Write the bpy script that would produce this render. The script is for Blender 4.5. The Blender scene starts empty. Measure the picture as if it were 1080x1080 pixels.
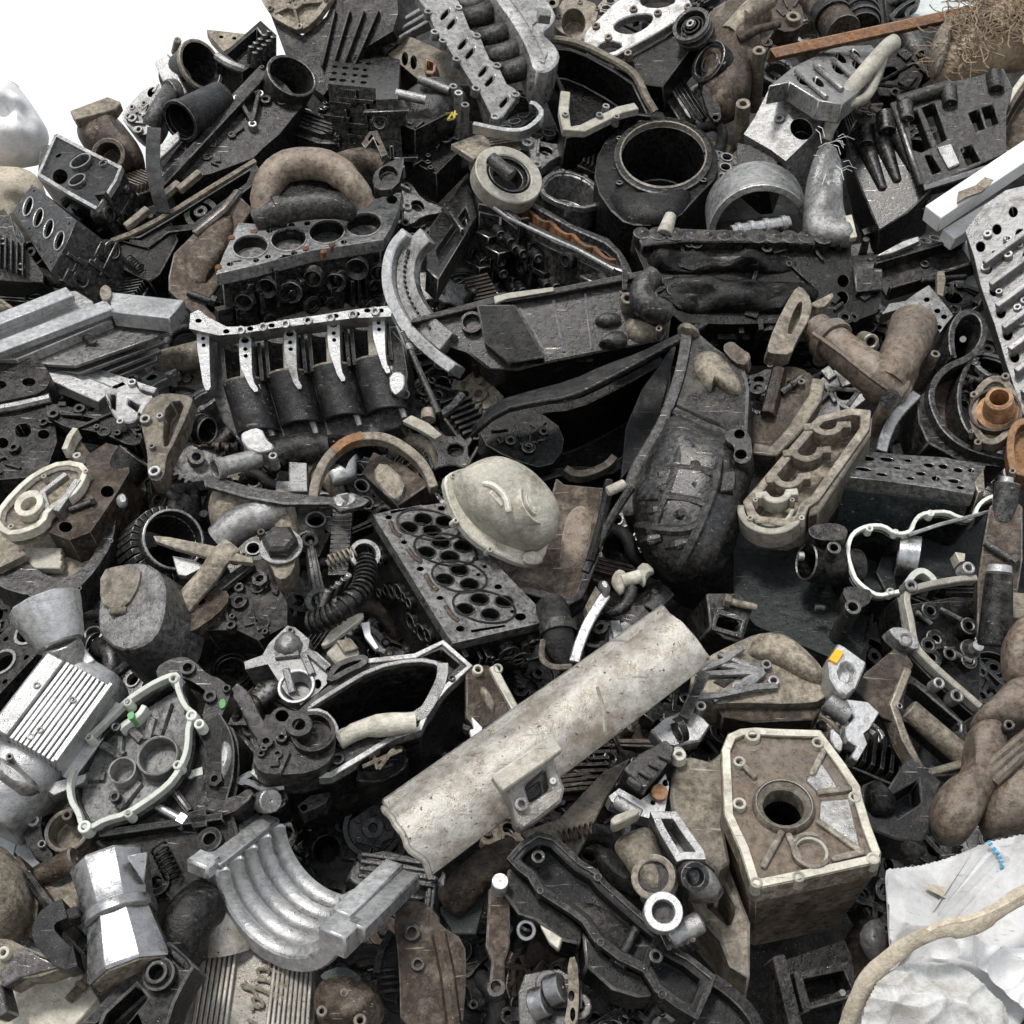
import bpy, bmesh, math, random
from mathutils import Vector, Matrix, noise
from mathutils.geometry import tessellate_polygon, delaunay_2d_cdt
R = math.radians
S = bpy.context.scene
COL = S.collection
rng = random.Random(7)

# ------------------------------------------------------------------ camera model (photo is 1080 square)
PITCH, F, CH = R(12.5), 1304.0, 1.6
CAM = Vector((0, 0, CH))
FWD = Vector((0, math.cos(PITCH), -math.sin(PITCH)))
UP = Vector((0, math.sin(PITCH), math.cos(PITCH)))
HN = Vector((0, -math.sin(R(39)), math.cos(R(39))))      # outward normal of the heap's slope
HP = Vector((0, 2.54, 1.04))                              # a point on the slope
OX = {'1': 0, '2': 260, '3': 520, '4': 780}
OY = {'a': 0, 'b': 260, 'c': 520, 'd': 780}

def ray(u, v):
    return FWD + Vector((1, 0, 0)) * ((u - 540) / F) + UP * ((540 - v) / F)

def slope_point(u, v, h=0.0):
    d = ray(u, v)
    t = ((HP + HN * h - CAM).dot(HN)) / d.dot(HN)
    return CAM + d * t

# ------------------------------------------------------------------ materials
def nd(nt, typ, **kw):
    n = nt.nodes.new(typ)
    for k, v in kw.items():
        setattr(n, k, v)
    return n

def c4(c):
    return (c[0], c[1], c[2], 1.0)

def build_mat(name, dark, light, dirt, amt, metal, rough, bump=.5, chip=None, chip_amt=.0, scale=1.0, spec=.5):
    m = bpy.data.materials.new(name)
    m.use_nodes = True
    nt = m.node_tree
    L = nt.links.new
    b = nt.nodes['Principled BSDF']
    tc = nd(nt, 'ShaderNodeTexCoord')
    oi = nd(nt, 'ShaderNodeObjectInfo')
    mul = nd(nt, 'ShaderNodeMath', operation='MULTIPLY'); mul.inputs[1].default_value = 37.0
    L(oi.outputs['Random'], mul.inputs[0])
    add = nd(nt, 'ShaderNodeVectorMath', operation='ADD')
    L(tc.outputs['Object'], add.inputs[0]); L(mul.outputs[0], add.inputs[1])
    def noi(sc, det, ro=.6, dist=0.0, vec=None):
        n = nd(nt, 'ShaderNodeTexNoise')
        n.inputs['Scale'].default_value = sc * scale; n.inputs['Detail'].default_value = det
        n.inputs['Roughness'].default_value = ro; n.inputs['Distortion'].default_value = dist
        L(vec or add.outputs[0], n.inputs['Vector'])
        return n.outputs['Fac']
    def ramp(src, a, bb, c=0., d=1.):
        r = nd(nt, 'ShaderNodeMapRange'); r.inputs[1].default_value = a; r.inputs[2].default_value = bb
        r.inputs[3].default_value = c; r.inputs[4].default_value = d
        L(src, r.inputs[0]); return r.outputs[0]
    def mix(f, a, bb):
        x = nd(nt, 'ShaderNodeMix', data_type='RGBA')
        if isinstance(f, float): x.inputs[0].default_value = f
        else: L(f, x.inputs[0])
        for s, v in ((6, a), (7, bb)):
            if isinstance(v, tuple): x.inputs[s].default_value = c4(v)
            else: L(v, x.inputs[s])
        return x.outputs[2]
    n1, n2, n3 = noi(9, 6, .62, .2), noi(85, 6, .72), noi(260, 4, .7)
    n4 = noi(20, 9, .78, .15)
    # scuffs: noise drawn out along one direction
    mp = nd(nt, 'ShaderNodeMapping'); mp.inputs['Rotation'].default_value = (.5, .3, .9); mp.inputs['Scale'].default_value = (14, 190, 120)
    L(add.outputs[0], mp.inputs[0])
    sc = noi(1, 3, .6, .0, mp.outputs[0])
    lo_, hi_ = (.45, .82) if sum(dark) < .13 else (.36, .64)
    col = mix(ramp(n2, lo_, hi_), dark, light)
    th = .62 - .3 * amt
    dm = ramp(n4, th - .04, th + .16, 0, .85)
    col = mix(dm, col, dirt)
    # patches where an oil film lies on the metal
    om = ramp(n1, .44, .7)
    col = mix(om, col, mix(.5, col, tuple(x * .5 for x in dark)))
    if chip:
        cm = ramp(n3, .70 - .2 * chip_amt, .73 - .2 * chip_amt)
        col = mix(cm, col, chip)
        sm = ramp(sc, .66, .72)
        col = mix(sm, col, mix(.6, col, chip))
    hs = nd(nt, 'ShaderNodeHueSaturation')
    L(ramp(oi.outputs['Random'], 0, 1, .72, 1.25), hs.inputs['Value'])
    L(col, hs.inputs['Color']); L(hs.outputs[0], b.inputs['Base Color'])
    mm = nd(nt, 'ShaderNodeMath', operation='MULTIPLY_ADD')
    mm.inputs[1].default_value = -metal * .85; mm.inputs[2].default_value = metal
    L(dm, mm.inputs[0]); L(mm.outputs[0], b.inputs['Metallic'])
    rr = nd(nt, 'ShaderNodeMath', operation='SUBTRACT'); rr.use_clamp = True
    L(ramp(n2, .35, .65, max(.15, rough - .14), min(1, rough + .24)), rr.inputs[0])
    oo = nd(nt, 'ShaderNodeMath', operation='MULTIPLY'); oo.inputs[1].default_value = max(0, rough - .24)
    L(om, oo.inputs[0]); L(oo.outputs[0], rr.inputs[1]); L(rr.outputs[0], b.inputs['Roughness'])
    L(ramp(om, 0, 1, spec * .35, spec), b.inputs['Specular IOR Level'])
    if bump:
        s1 = nd(nt, 'ShaderNodeMath', operation='MULTIPLY_ADD'); s1.inputs[1].default_value = .4
        L(n3, s1.inputs[0]); L(n2, s1.inputs[2])
        s2 = nd(nt, 'ShaderNodeMath', operation='MULTIPLY_ADD'); s2.inputs[1].default_value = .35
        L(n4, s2.inputs[0]); L(s1.outputs[0], s2.inputs[2])
        bp = nd(nt, 'ShaderNodeBump'); bp.inputs['Strength'].default_value = min(1, bump); bp.inputs['Distance'].default_value = .0065
        L(s2.outputs[0], bp.inputs['Height']); L(bp.outputs[0], b.inputs['Normal'])
    return m

SPEC = {  # dark, light, dirt, dirt amount, metallic, roughness, bump, chip colour, chips
 'black': ((.013,.0128,.0125), (.095,.093,.09), (.10,.09,.077), .24, .62, .33, .38, (.34,.33,.31), .16),
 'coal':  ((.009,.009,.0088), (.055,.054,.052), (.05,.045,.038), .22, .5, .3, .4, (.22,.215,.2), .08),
 'iron':  ((.036,.0355,.035), (.2,.197,.192), (.05,.044,.037), .36, .78, .35, .36, (.5,.49,.48), .18),
 'alu':   ((.22,.218,.212), (.46,.455,.446), (.085,.076,.064), .32, .8, .38, .38, (.045,.04,.035), .25),
 'silver':((.33,.33,.33), (.49,.49,.485), (.27,.26,.24), .22, .75, .36, .3, (.12,.12,.11), .12),
 'tan':   ((.12,.102,.078), (.37,.325,.255), (.04,.031,.022), .42, .3, .5, .5, (.5,.46,.4), .2),
 'cream': ((.4,.38,.315), (.6,.57,.485), (.15,.125,.088), .36, .15, .55, .5, (.08,.065,.05), .25),
 'brown': ((.04,.03,.023), (.18,.135,.1), (.25,.21,.165), .28, .35, .46, .5, (.42,.37,.3), .15),
 'gun':   ((.035,.0345,.034), (.12,.118,.115), (.12,.108,.09), .16, .85, .3, .2, (.42,.41,.39), .15),
 'grey':  ((.085,.084,.082), (.33,.327,.32), (.04,.035,.03), .4, .75, .36, .4, (.5,.49,.47), .2),
 'ochre': ((.075,.058,.044), (.25,.195,.15), (.3,.27,.225), .3, .25, .42, .35, (.05,.04,.03), .2),
 'trough':((.22,.2,.168), (.46,.445,.41), (.12,.092,.063), .38, .45, .44, .45, (.045,.035,.025), .35),
 'rust':  ((.085,.04,.018), (.3,.15,.07), (.04,.024,.016), .36, .1, .65, .8, None, 0),
 'steel': ((.3,.3,.305), (.44,.44,.44), (.3,.29,.28), .12, .95, .22, .12, (.1,.1,.1), .02),
 'white': ((.62,.617,.61), (.73,.727,.72), (.46,.43,.37), .16, 0, .6, .25, (.25,.22,.18), .08),
 'green': ((.02,.025,.0245), (.048,.058,.055), (.085,.088,.083), .2, .1, .4, .3, (.3,.3,.28), .2),
 'pale':  ((.34,.37,.36), (.48,.51,.5), (.19,.19,.18), .25, .1, .5, .3, (.07,.07,.07), .15),
 'rubber':((.010,.010,.0105), (.032,.032,.033), (.08,.075,.068), .28, 0, .46, .5, (.2,.2,.2), .12),
 'plastic':((.008,.008,.0085), (.022,.022,.024), (.07,.066,.06), .22, 0, .32, .4, (.28,.27,.26), .2),
 'gasket':((.58,.6,.53), (.76,.78,.71), (.4,.4,.34), .25, .1, .5, .3, (.14,.14,.11), .15),
 'orange':((.75,.3,.02), (.85,.38,.03), (.5,.2,.03), .2, 0, .5, .1, None, 0),
 'greenpaint':((.08,.25,.09), (.15,.36,.13), (.06,.1,.06), .3, 0, .5, .1, None, 0),
 'yellowpaint':((.4,.32,.06), (.5,.42,.1), (.12,.1,.04), .4, 0, .5, .1, None, 0),
 'fibre': ((.25,.18,.115), (.48,.38,.27), (.13,.095,.06), .26, 0, .9, .2, None, 0),
 'rope':  ((.38,.33,.25), (.56,.5,.4), (.22,.18,.13), .32, 0, .9, .8, (.14,.11,.08), .2),
 'copper':((.22,.115,.055), (.46,.27,.145), (.1,.06,.035), .34, .4, .48, .6, None, 0),
 'blue':  ((.02,.2,.36), (.05,.32,.5), (.3,.4,.45), .3, 0, .6, .2, None, 0),
 'film':  ((.36,.36,.35), (.52,.52,.5), (.3,.27,.23), .34, 0, .22, .4, (.15,.12,.09), .2),
}
MATS = {}
def M(name):
    if name not in MATS:
        d, l, di, am, me, ro, bu, ch, ca = SPEC[name]
        base = build_mat(name + '_surface', d, l, di, am, me, ro, bu, ch, ca, .4 if name == 'trough' else 1.)
        if name in ('rubber', 'plastic', 'gasket', 'fibre', 'rope', 'white', 'green', 'orange', 'pale', 'silver'):
            k = .12
        else:
            k = .4
        w = (.62, .61, .58)
        el = tuple(a + (x - a) * k for a, x in zip(l, w)); ed = tuple(a + (x - a) * k * .45 for a, x in zip(d, w))
        edge = build_mat(name + '_worn_edge', ed, el, d, .35, min(.9, me + .2), max(.25, ro - .08), bu * .6)
        MATS[name] = (base, edge)
    return MATS[name]

# ------------------------------------------------------------------ mesh builder (coordinates local to the thing)
def circ(x, y, r, n=20, ry=None, rot=0.0):
    ry = r if ry is None else ry
    c, s = math.cos(rot), math.sin(rot)
    out = []
    for i in range(n):
        a = 2 * math.pi * i / n
        p, q = r * math.cos(a), ry * math.sin(a)
        out.append((x + p * c - q * s, y + p * s + q * c))
    return out

def area2(p):
    return sum(p[i][0] * p[(i + 1) % len(p)][1] - p[(i + 1) % len(p)][0] * p[i][1] for i in range(len(p))) / 2

def chaikin(p, n=1, closed=True):
    for _ in range(n):
        q = []
        m = len(p)
        rg = range(m) if closed else range(m - 1)
        if not closed: q.append(p[0])
        for i in rg:
            a, b = p[i], p[(i + 1) % m]
            q.append(tuple(x * .75 + y * .25 for x, y in zip(a, b))); q.append(tuple(x * .25 + y * .75 for x, y in zip(a, b)))
        if not closed: q.append(p[-1])
        p = q
    return p

def inset(p, w):
    """polygon moved inwards by w (outwards when negative)"""
    if area2(p) < 0: p = p[::-1]
    n = len(p); out = []
    for i in range(n):
        a, b, c = Vector(p[i - 1]), Vector(p[i]), Vector(p[(i + 1) % n])
        d1, d2 = (b - a), (c - b)
        if d1.length < 1e-9 or d2.length < 1e-9:
            out.append(tuple(b)); continue
        d1.normalize(); d2.normalize()
        n1, n2 = Vector((-d1.y, d1.x)), Vector((-d2.y, d2.x))
        k = 1 + n1.dot(n2)
        m = (n1 + n2) / max(k, .45)
        out.append(tuple(b + m * w))
    return out

def inside(p, x, y):
    r = False; j = len(p) - 1
    for i in range(len(p)):
        if (p[i][1] > y) != (p[j][1] > y) and x < (p[j][0] - p[i][0]) * (y - p[i][1]) / (p[j][1] - p[i][1]) + p[i][0]:
            r = not r
        j = i
    return r

def fill_loops(loops):
    """triangles over an outline with holes; (vertices, triangles) or None when the loops cross"""
    vs = [Vector((a.x, a.y)) for lp in loops for a in lp]; fc = []; k = 0
    for lp in loops: fc.append(list(range(k, k + len(lp)))); k += len(lp)
    ov, oe, of, orig, _, _ = delaunay_2d_cdt(vs, [], fc, 1, 1e-7)
    mp = {}
    for i, o in enumerate(orig):
        if not o: return None
        mp[i] = o[0]
    out = []; fl = [[(a.x, a.y) for a in lp] for lp in loops]
    for f in of:
        if len(f) != 3: return None
        c = (ov[f[0]] + ov[f[1]] + ov[f[2]]) / 3
        if inside(fl[0], c.x, c.y) and not any(inside(h, c.x, c.y) for h in fl[1:]): out.append(tuple(mp[i] for i in f))
    return out

class MB:
    def __init__(s):
        s.v, s.f, s.sm, s.mi = [], [], [], {}
    def add(s, vs, fs, smooth=False, soot_shade=()):
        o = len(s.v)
        for i in soot_shade: s.mi[len(s.f) + i] = 2
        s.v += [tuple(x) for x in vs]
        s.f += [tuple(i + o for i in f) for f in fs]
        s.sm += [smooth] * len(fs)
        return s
    def ext(s, p, z0=0., z1=-.03, holes=(), taper=1.0, hd=.02, thru=False, shift=(0, 0), smooth=False):
        """prism: face p at z0, back at z1 (scaled by taper); holes = loops or (loop, depth)"""
        p = [tuple(a[:2]) for a in p]
        if area2(p) < 0: p = p[::-1]
        hs = []
        for h in holes:
            if isinstance(h, tuple) and len(h) == 2 and isinstance(h[1], (int, float)) and not isinstance(h[0], (int, float)):
                lp, d = h
            else:
                lp, d = h, hd
            lp = [tuple(a[:2]) for a in lp]
            if area2(lp) < 0: lp = lp[::-1]
            hs.append((lp, d))
        n = len(p); soot_shade = []
        cx = sum(a[0] for a in p) / n; cy = sum(a[1] for a in p) / n
        back = [(cx + (a[0] - cx) * taper + shift[0], cy + (a[1] - cy) * taper + shift[1]) for a in p]
        loops = [[Vector((a[0], a[1], 0)) for a in p]] + [[Vector((a[0], a[1], 0)) for a in lp] for lp, d in hs]
        tri = (fill_loops(loops) if len(loops) > 1 else None) or tessellate_polygon(loops)
        flat = [a for lp in loops for a in lp]
        vs = [(a.x, a.y, z0) for a in flat]
        fs = [tuple(t) for t in tri]
        if thru:
            o = len(vs)
            vs += [(a.x, a.y, z1) for a in flat]
            fs += [tuple(i + o for i in t[::-1]) for t in tri]
            k = 0
            for lp in loops:
                m = len(lp)
                for i in range(m):
                    a, b = k + i, k + (i + 1) % m
                    fs.append((a, a + o, b + o, b))
                k += m
        else:
            o = len(vs)
            vs += [(a[0], a[1], z1) for a in back]
            t2 = tessellate_polygon([[Vector((a[0], a[1], 0)) for a in back]])
            fs += [tuple(i + o for i in t[::-1]) for t in t2]
            for i in range(n):
                j = (i + 1) % n
                fs.append((i, i + o, j + o, j))
            k = n; A0 = abs(area2(p))
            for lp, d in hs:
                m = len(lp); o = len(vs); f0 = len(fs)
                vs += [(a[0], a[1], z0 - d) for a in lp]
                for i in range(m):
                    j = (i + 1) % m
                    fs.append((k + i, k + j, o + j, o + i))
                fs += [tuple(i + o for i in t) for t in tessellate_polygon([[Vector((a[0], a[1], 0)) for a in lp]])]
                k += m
                if abs(area2(lp)) < .14 * A0: soot_shade += range(f0, len(fs))  # small holes turn coal dark inside: shade painted in along with soot
        return s.add(vs, fs, smooth, soot_shade)
    def loft(s, loops, caps=True, closed=True, smooth=True):
        n = len(loops[0]); vs = [v for lp in loops for v in lp]; fs = []
        for k in range(len(loops) - 1):
            for i in range(n if closed else n - 1):
                j = (i + 1) % n
                fs.append((k * n + i, k * n + j, (k + 1) * n + j, (k + 1) * n + i))
        if caps:
            fs.append(tuple(range(n))[::-1]); o = (len(loops) - 1) * n
            fs.append(tuple(o + i for i in range(n)))
        return s.add(vs, fs, smooth)
    def tube(s, path, r, n=10, closed=False, flat=1.0, caps=True):
        path = [Vector(p) for p in path]; m = len(path)
        rs = [r] * m if not isinstance(r, (list, tuple)) else [r[min(len(r) - 1, int(i * len(r) / m))] for i in range(m)]
        loops = []; nv = None
        for i in range(m):
            if closed: t = path[(i + 1) % m] - path[i - 1]
            else: t = path[min(i + 1, m - 1)] - path[max(i - 1, 0)]
            t.normalize()
            if nv is None:
                nv = Vector((0, 0, 1)) if abs(t.z) < .9 else Vector((1, 0, 0))
            nv = (nv - t * nv.dot(t))
            if nv.length < 1e-6: nv = t.orthogonal()
            nv.normalize(); bv = t.cross(nv)
            loops.append([path[i] + nv * rs[i] * flat * math.cos(2 * math.pi * k / n) + bv * rs[i] * math.sin(2 * math.pi * k / n) for k in range(n)])
        if closed: loops.append(loops[0])
        return s.loft(loops, caps and not closed)
    def strip(s, path, w, z0, z1, closed=False, w2=None):
        """flat band of half width w that follows a path in the plane"""
        pts = [Vector(p[:2]) for p in path]; m = len(pts); l, r_ = [], []
        for i in range(m):
            a = pts[i - 1] if (i > 0 or closed) else pts[0]
            b = pts[(i + 1) % m] if (i < m - 1 or closed) else pts[-1]
            d = b - a
            if d.length < 1e-9: d = Vector((1, 0))
            d.normalize(); nn = Vector((-d.y, d.x))
            k = w if w2 is None else w + (w2 - w) * i / (m - 1)
            l.append(pts[i] + nn * k); r_.append(pts[i] - nn * k)
        loops = [[(l[i].x, l[i].y, z0), (r_[i].x, r_[i].y, z0), (r_[i].x, r_[i].y, z1), (l[i].x, l[i].y, z1)] for i in range(m)]
        if closed: loops.append(loops[0])
        return s.loft(loops, not closed, True, False)
    def rev(s, prof, o=(0, 0, 0), ax=(0, 0, 1), n=24, a0=0., a1=360., smooth=True, up=None, sy=1.0):
        """profile [(radius, along axis)] turned about an axis; a closed profile gives a solid ring"""
        o, ax = Vector(o), Vector(ax).normalized()
        u = Vector(up) if up is not None else (Vector((1, 0, 0)) if abs(ax.x) < .9 else Vector((0, 1, 0)))
        u = (u - ax * u.dot(ax)).normalized(); w = ax.cross(u)
        full = abs(a1 - a0) >= 359.9
        m = n if full else n + 1
        loops = []
        for i in range(m):
            a = R(a0 + (a1 - a0) * i / n)
            d = u * math.cos(a) + w * math.sin(a) * sy
            loops.append([o + d * r + ax * z for r, z in prof])
        if full: loops.append(loops[0])
        k = len(prof); vs = [v for lp in loops for v in lp]; fs = []
        for i in range(len(loops) - 1):
            for j in range(k):
                q = (j + 1) % k
                fs.append((i * k + j, i * k + q, (i + 1) * k + q, (i + 1) * k + j))
        if not full:
            fs.append(tuple(range(k))); fs.append(tuple((len(loops) - 1) * k + i for i in range(k))[::-1])
        return s.add(vs, fs, smooth)
    def cyl(s, c, r, z0, z1, hole=0., r2=None, n=20, hd=None):
        """upright cylinder, or a boss with a blind hole"""
        r2 = r if r2 is None else r2
        x, y = c[0], c[1]
        if hole:
            hd = hd if hd is not None else min(.03, abs(z0 - z1) * .8)
            pr = [(.0005, z1), (r2, z1), (r, z0), (hole, z0), (hole * .96, z0 - hd), (.0005, z0 - hd)]
        else:
            pr = [(.0005, z1), (r2, z1), (r, z0), (.0005, z0)]
        return s.rev(pr, (x, y, 0), (0, 0, 1), n)
    def rod(s, a, b, r, r2=None, n=12, hole=0.):
        a, b = Vector(a), Vector(b); L = (b - a).length; r2 = r if r2 is None else r2
        if hole:
            pr = [(.0005, L * .1), (.0005, 0), (r, 0), (r2, L), (hole, L), (hole, L * .1)]
            pr = [(.0005, 0), (r, 0), (r2, L), (hole, L), (hole, L * .1), (.0005, L * .1)]
        else:
            pr = [(.0005, 0), (r, 0), (r2, L), (.0005, L)]
        return s.rev(pr, a, b - a, n)
    def blob(s, p, H, rings=6, back=.5, z=0., lump=0., pw=.5, ctr=None):
        """swollen shape over an outline: rises by H, falls back by H*back"""
        p = [tuple(a[:2]) for a in p]
        if area2(p) < 0: p = p[::-1]
        n = len(p)
        cx = sum(a[0] for a in p) / n; cy = sum(a[1] for a in p) / n
        if ctr: cx, cy = ctr
        loops = []
        def ring(k, sg, hh):
            t = k / rings * math.pi / 2
            q = math.cos(t) ** (.9); zz = math.sin(t) ** (2 * pw)
            lp = []
            for a in p:
                x, y = cx + (a[0] - cx) * q, cy + (a[1] - cy) * q
                d = noise.noise(Vector((x * 14, y * 14, hh * 40))) * lump * zz if lump else 0
                lp.append((x, y, z + sg * hh * zz + d))
            return lp
        for k in range(rings - 1, 0, -1): loops.append(ring(k, -1, H * back))
        for k in range(0, rings): loops.append(ring(k, 1, H))
        return s.loft(loops, True, True, True)
    def box(s, c, sx, sy, sz, ax=(1, 0, 0), ay=(0, 1, 0)):
        c = Vector(c); ax = Vector(ax).normalized(); ay = Vector(ay); ay = (ay - ax * ay.dot(ax)).normalized(); az = ax.cross(ay)
        vs = [c + ax * sx * i / 2 + ay * sy * j / 2 + az * sz * k / 2 for i in (-1, 1) for j in (-1, 1) for k in (-1, 1)]
        return s.add(vs, [(0, 1, 3, 2), (4, 6, 7, 5), (0, 4, 5, 1), (2, 3, 7, 6), (0, 2, 6, 4), (1, 5, 7, 3)])
    def halfpipe(s, a, b, d, t, up=(0, 0, 1), n=14, s0=0., s1=180., sag=1.0, out=1):
        """curved shell over the chord d, from line a to line b, thickness t; out=1 bulges to up, -1 hollows away from it"""
        a, b, d, up = Vector(a), Vector(b), Vector(d), Vector(up).normalized()
        loops = []
        Rr = d.length / 2; dn = d.normalized()
        def arc(o, r, sg):
            return [o + dn * (Rr - r * math.cos(R(s0 + (s1 - s0) * i / n))) + up * (out * sag * r * math.sin(R(s0 + (s1 - s0) * i / n))) for i in range(n + 1)]
        for k in range(7):
            o = a + (b - a) * k / 6
            loops.append(arc(o, Rr, 1) + arc(o, Rr - t, 1)[::-1])
        return s.loft(loops, True, True, True)
    def mesh(s, name, mat, bevel=.003):
        me = bpy.data.meshes.new(name)
        bm = bmesh.new()
        vs = [bm.verts.new(v) for v in s.v]
        for fi, (f, sm) in enumerate(zip(s.f, s.sm)):
            g = []
            for i in f:
                if vs[i] not in g: g.append(vs[i])
            if len(g) < 3: continue
            try:
                fa = bm.faces.new(g); fa.smooth = sm; fa.material_index = s.mi.get(fi, 0)
            except ValueError:
                pass
        bmesh.ops.remove_doubles(bm, verts=bm.verts, dist=1e-5)
        bmesh.ops.dissolve_degenerate(bm, edges=bm.edges, dist=1e-6)
        bmesh.ops.recalc_face_normals(bm, faces=bm.faces)
        bm.to_mesh(me); bm.free()
        me.set_sharp_from_angle(angle=R(38))
        mats = M(mat)
        me.materials.append(mats[0]); me.materials.append(mats[1])
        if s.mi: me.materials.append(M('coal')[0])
        return me

def add_bevel(o, w):
    if not w: return
    b = o.modifiers.new('worn_edges', 'BEVEL')
    b.width = w; b.segments = 1; b.limit_method = 'ANGLE'; b.angle_limit = R(42)
    b.material = 1; b.use_clamp_overlap = True

THINGS = []      # (pixel x, pixel y, label) of each thing, for the labels of the small scrap in the gaps
class Th:
    """one thing: its own plane in the heap (el = tilt of its face above the horizontal view, yaw = turn), outlines are laid out in that plane"""
    def __init__(s, name, label, cat, crop, c, h=0., el=51, yaw=0, group=None, roll=0, dist=None):
        s.name, s.label, s.cat, s.group = name, label, cat, group
        s.q = crop
        s.ox, s.oy = OX[crop[1]], OY[crop[0]]
        u, v = s.uv(*c)
        s.c = (u, v)
        s.O = slope_point(u, v, h) if dist is None else CAM + ray(u, v) * dist
        e, y = R(el), R(yaw)
        s.N = Vector((math.sin(y) * math.cos(e), -math.cos(y) * math.cos(e), math.sin(e)))
        s.X = Vector((0, 0, 1)).cross(s.N)
        if s.X.length < 1e-4: s.X = Vector((1, 0, 0))
        s.X.normalize(); s.Y = s.N.cross(s.X)
        s.k = (s.O - CAM).dot(FWD) / F / 3.6
        s.Mx = Matrix(((s.X.x, s.Y.x, s.N.x, s.O.x), (s.X.y, s.Y.y, s.N.y, s.O.y), (s.X.z, s.Y.z, s.N.z, s.O.z), (0, 0, 0, 1)))
        s.root = None; s.parts = 0
        THINGS.append((u, v, label))
    def uv(s, x, y):
        return s.ox + x / 3.6, s.oy + y / 3.6
    def p(s, x, y, z=0.):
        d = ray(*s.uv(x, y))
        t = ((s.O + s.N * z - CAM).dot(s.N)) / d.dot(s.N)
        w = CAM + d * t - s.O
        return Vector((w.dot(s.X), w.dot(s.Y), z))
    def P(s, pts, z=0., ch=0):
        q = [tuple(s.p(a[0], a[1], a[2] if len(a) > 2 else z))[:2] for a in pts]
        return chaikin(q, ch) if ch else q
    def P3(s, pts, z=0., ch=0):
        q = [tuple(s.p(a[0], a[1], a[2] if len(a) > 2 else z)) for a in pts]
        return chaikin(q, ch, False) if ch else q
    def C(s, x, y, r, ry=None, rot=0., n=18, z=0.):
        if ry is None:
            a = s.p(x, y, z); return circ(a.x, a.y, r * s.k, n)
        return [tuple(s.p(px, py, z))[:2] for px, py in circ(x, y, r, n, ry, R(rot))]
    def toL(s, vec):
        vec = Vector(vec); return Vector((vec.dot(s.X), vec.dot(s.Y), vec.dot(s.N)))
    def _tag(s, o):
        o['label'] = s.label; o['category'] = s.cat
        if s.group: o['group'] = s.group
    def part(s, name, mb, mat, bevel=.003, parent=None, label=None):
        if s.root is None:
            s.root = bpy.data.objects.new(s.name, None); COL.objects.link(s.root)
            s.root.empty_display_size = .05
            s.root.matrix_world = s.Mx; s._tag(s.root)
        o = bpy.data.objects.new(name, mb.mesh(name, mat)); COL.objects.link(o)
        o.parent = parent or s.root
        if label: o['label'] = label
        add_bevel(o, bevel); s.parts += 1
        if parent is None: s.last = o
        return o
    def solo(s, mb, mat, bevel=.003):
        o = bpy.data.objects.new(s.name, mb.mesh(s.name, mat)); COL.objects.link(o)
        o.matrix_world = s.Mx; s._tag(o); add_bevel(o, bevel); s.root = o
        return o
    def bosses(s, pts, r, h=.012, mat='alu', hole=.5, z=0., deep=None, name='bolt_boss', parent=None):
        parent = parent or s.last
        if h > .04: deep = deep or h + .02
        elif h > .008: h = .004 + h * .45
        deep = deep or max(.02, z * .9)
        for q in pts:
            a = s.p(q[0], q[1], z + h); rr = (q[2] if len(q) > 2 else r) * s.k
            m = MB().cyl((a.x, a.y), rr, z + h, z - deep, hole * rr, rr * 1.12, 14, hd=h + deep * .7)
            s.part(name, m, mat, .0015, parent)
    def wall(s, a, b, z0, z1, n, mat, seed=0, sg=1, sz=1., name='wall_details'):
        """bosses, ports, ribs and pads cast on a side wall that runs from pixel a to pixel b"""
        g = random.Random(seed * 7 + 1); A, B = s.p(*a), s.p(*b); d = (B - A); L = d.length; d.normalize()
        nn = Vector((d.y, -d.x, 0)) * sg; m = MB()
        for i in range(n):
            q = A + d * L * (i + g.uniform(.15, .85)) / n; q.z = -(z0 + (z1 - z0) * g.random()); r = g.uniform(.010, .028) * sz; k = g.random()
            if k < .34: m.rev([(.0005, .002), (r * .62, .002), (r * .66, .012), (r, .010), (r * 1.1, -.03), (.0005, -.03)], q, nn, 14)
            elif k < .5: m.rev([(.0005, .016), (r * .6, .014), (r * .7, -.03), (.0005, -.03)], q, nn, 6)
            elif k < .78: m.box(q, g.uniform(.006, .012), .03, g.uniform(.04, .1) * sz, d, nn)
            elif k < .9: m.box(q, g.uniform(.05, .12) * sz, .03, g.uniform(.008, .014), d, nn)
            else: m.box(q, g.uniform(.03, .06) * sz, .02, g.uniform(.03, .06) * sz, d, nn)
        return s.part(name, m, mat, .0015, s.last)
    def greeb(s, m, outl, n, z=0., seed=0, size=1.0):
        """cast pads, ribs and bolt stubs scattered over a face (part of the casting)"""
        g = random.Random(seed * 17 + 3)
        xs = [a[0] for a in outl]; ys = [a[1] for a in outl]
        k = 0; tries = 0
        while k < n and tries < n * 12:
            tries += 1
            x, y = g.uniform(min(xs), max(xs)), g.uniform(min(ys), max(ys))
            if not inside(outl, x, y): continue
            k += 1; w = g.random(); r = g.uniform(.006, .016) * size
            if w < .4: m.cyl((x, y), r, z + g.uniform(.004, .014) * size, z - .01, r * .5, r * 1.15, 12)
            elif w < .75:
                a = g.uniform(0, 3.14); L = g.uniform(.02, .06) * size
                m.box((x, y, z), L, .006 * size, .016 * size, (math.cos(a), math.sin(a), 0), (-math.sin(a), math.cos(a), 0))
            else:
                a = g.uniform(0, 3.14); L = g.uniform(.015, .035) * size
                m.box((x, y, z), L, L * .7, .012 * size, (math.cos(a), math.sin(a), 0), (-math.sin(a), math.cos(a), 0))
        return m

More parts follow.
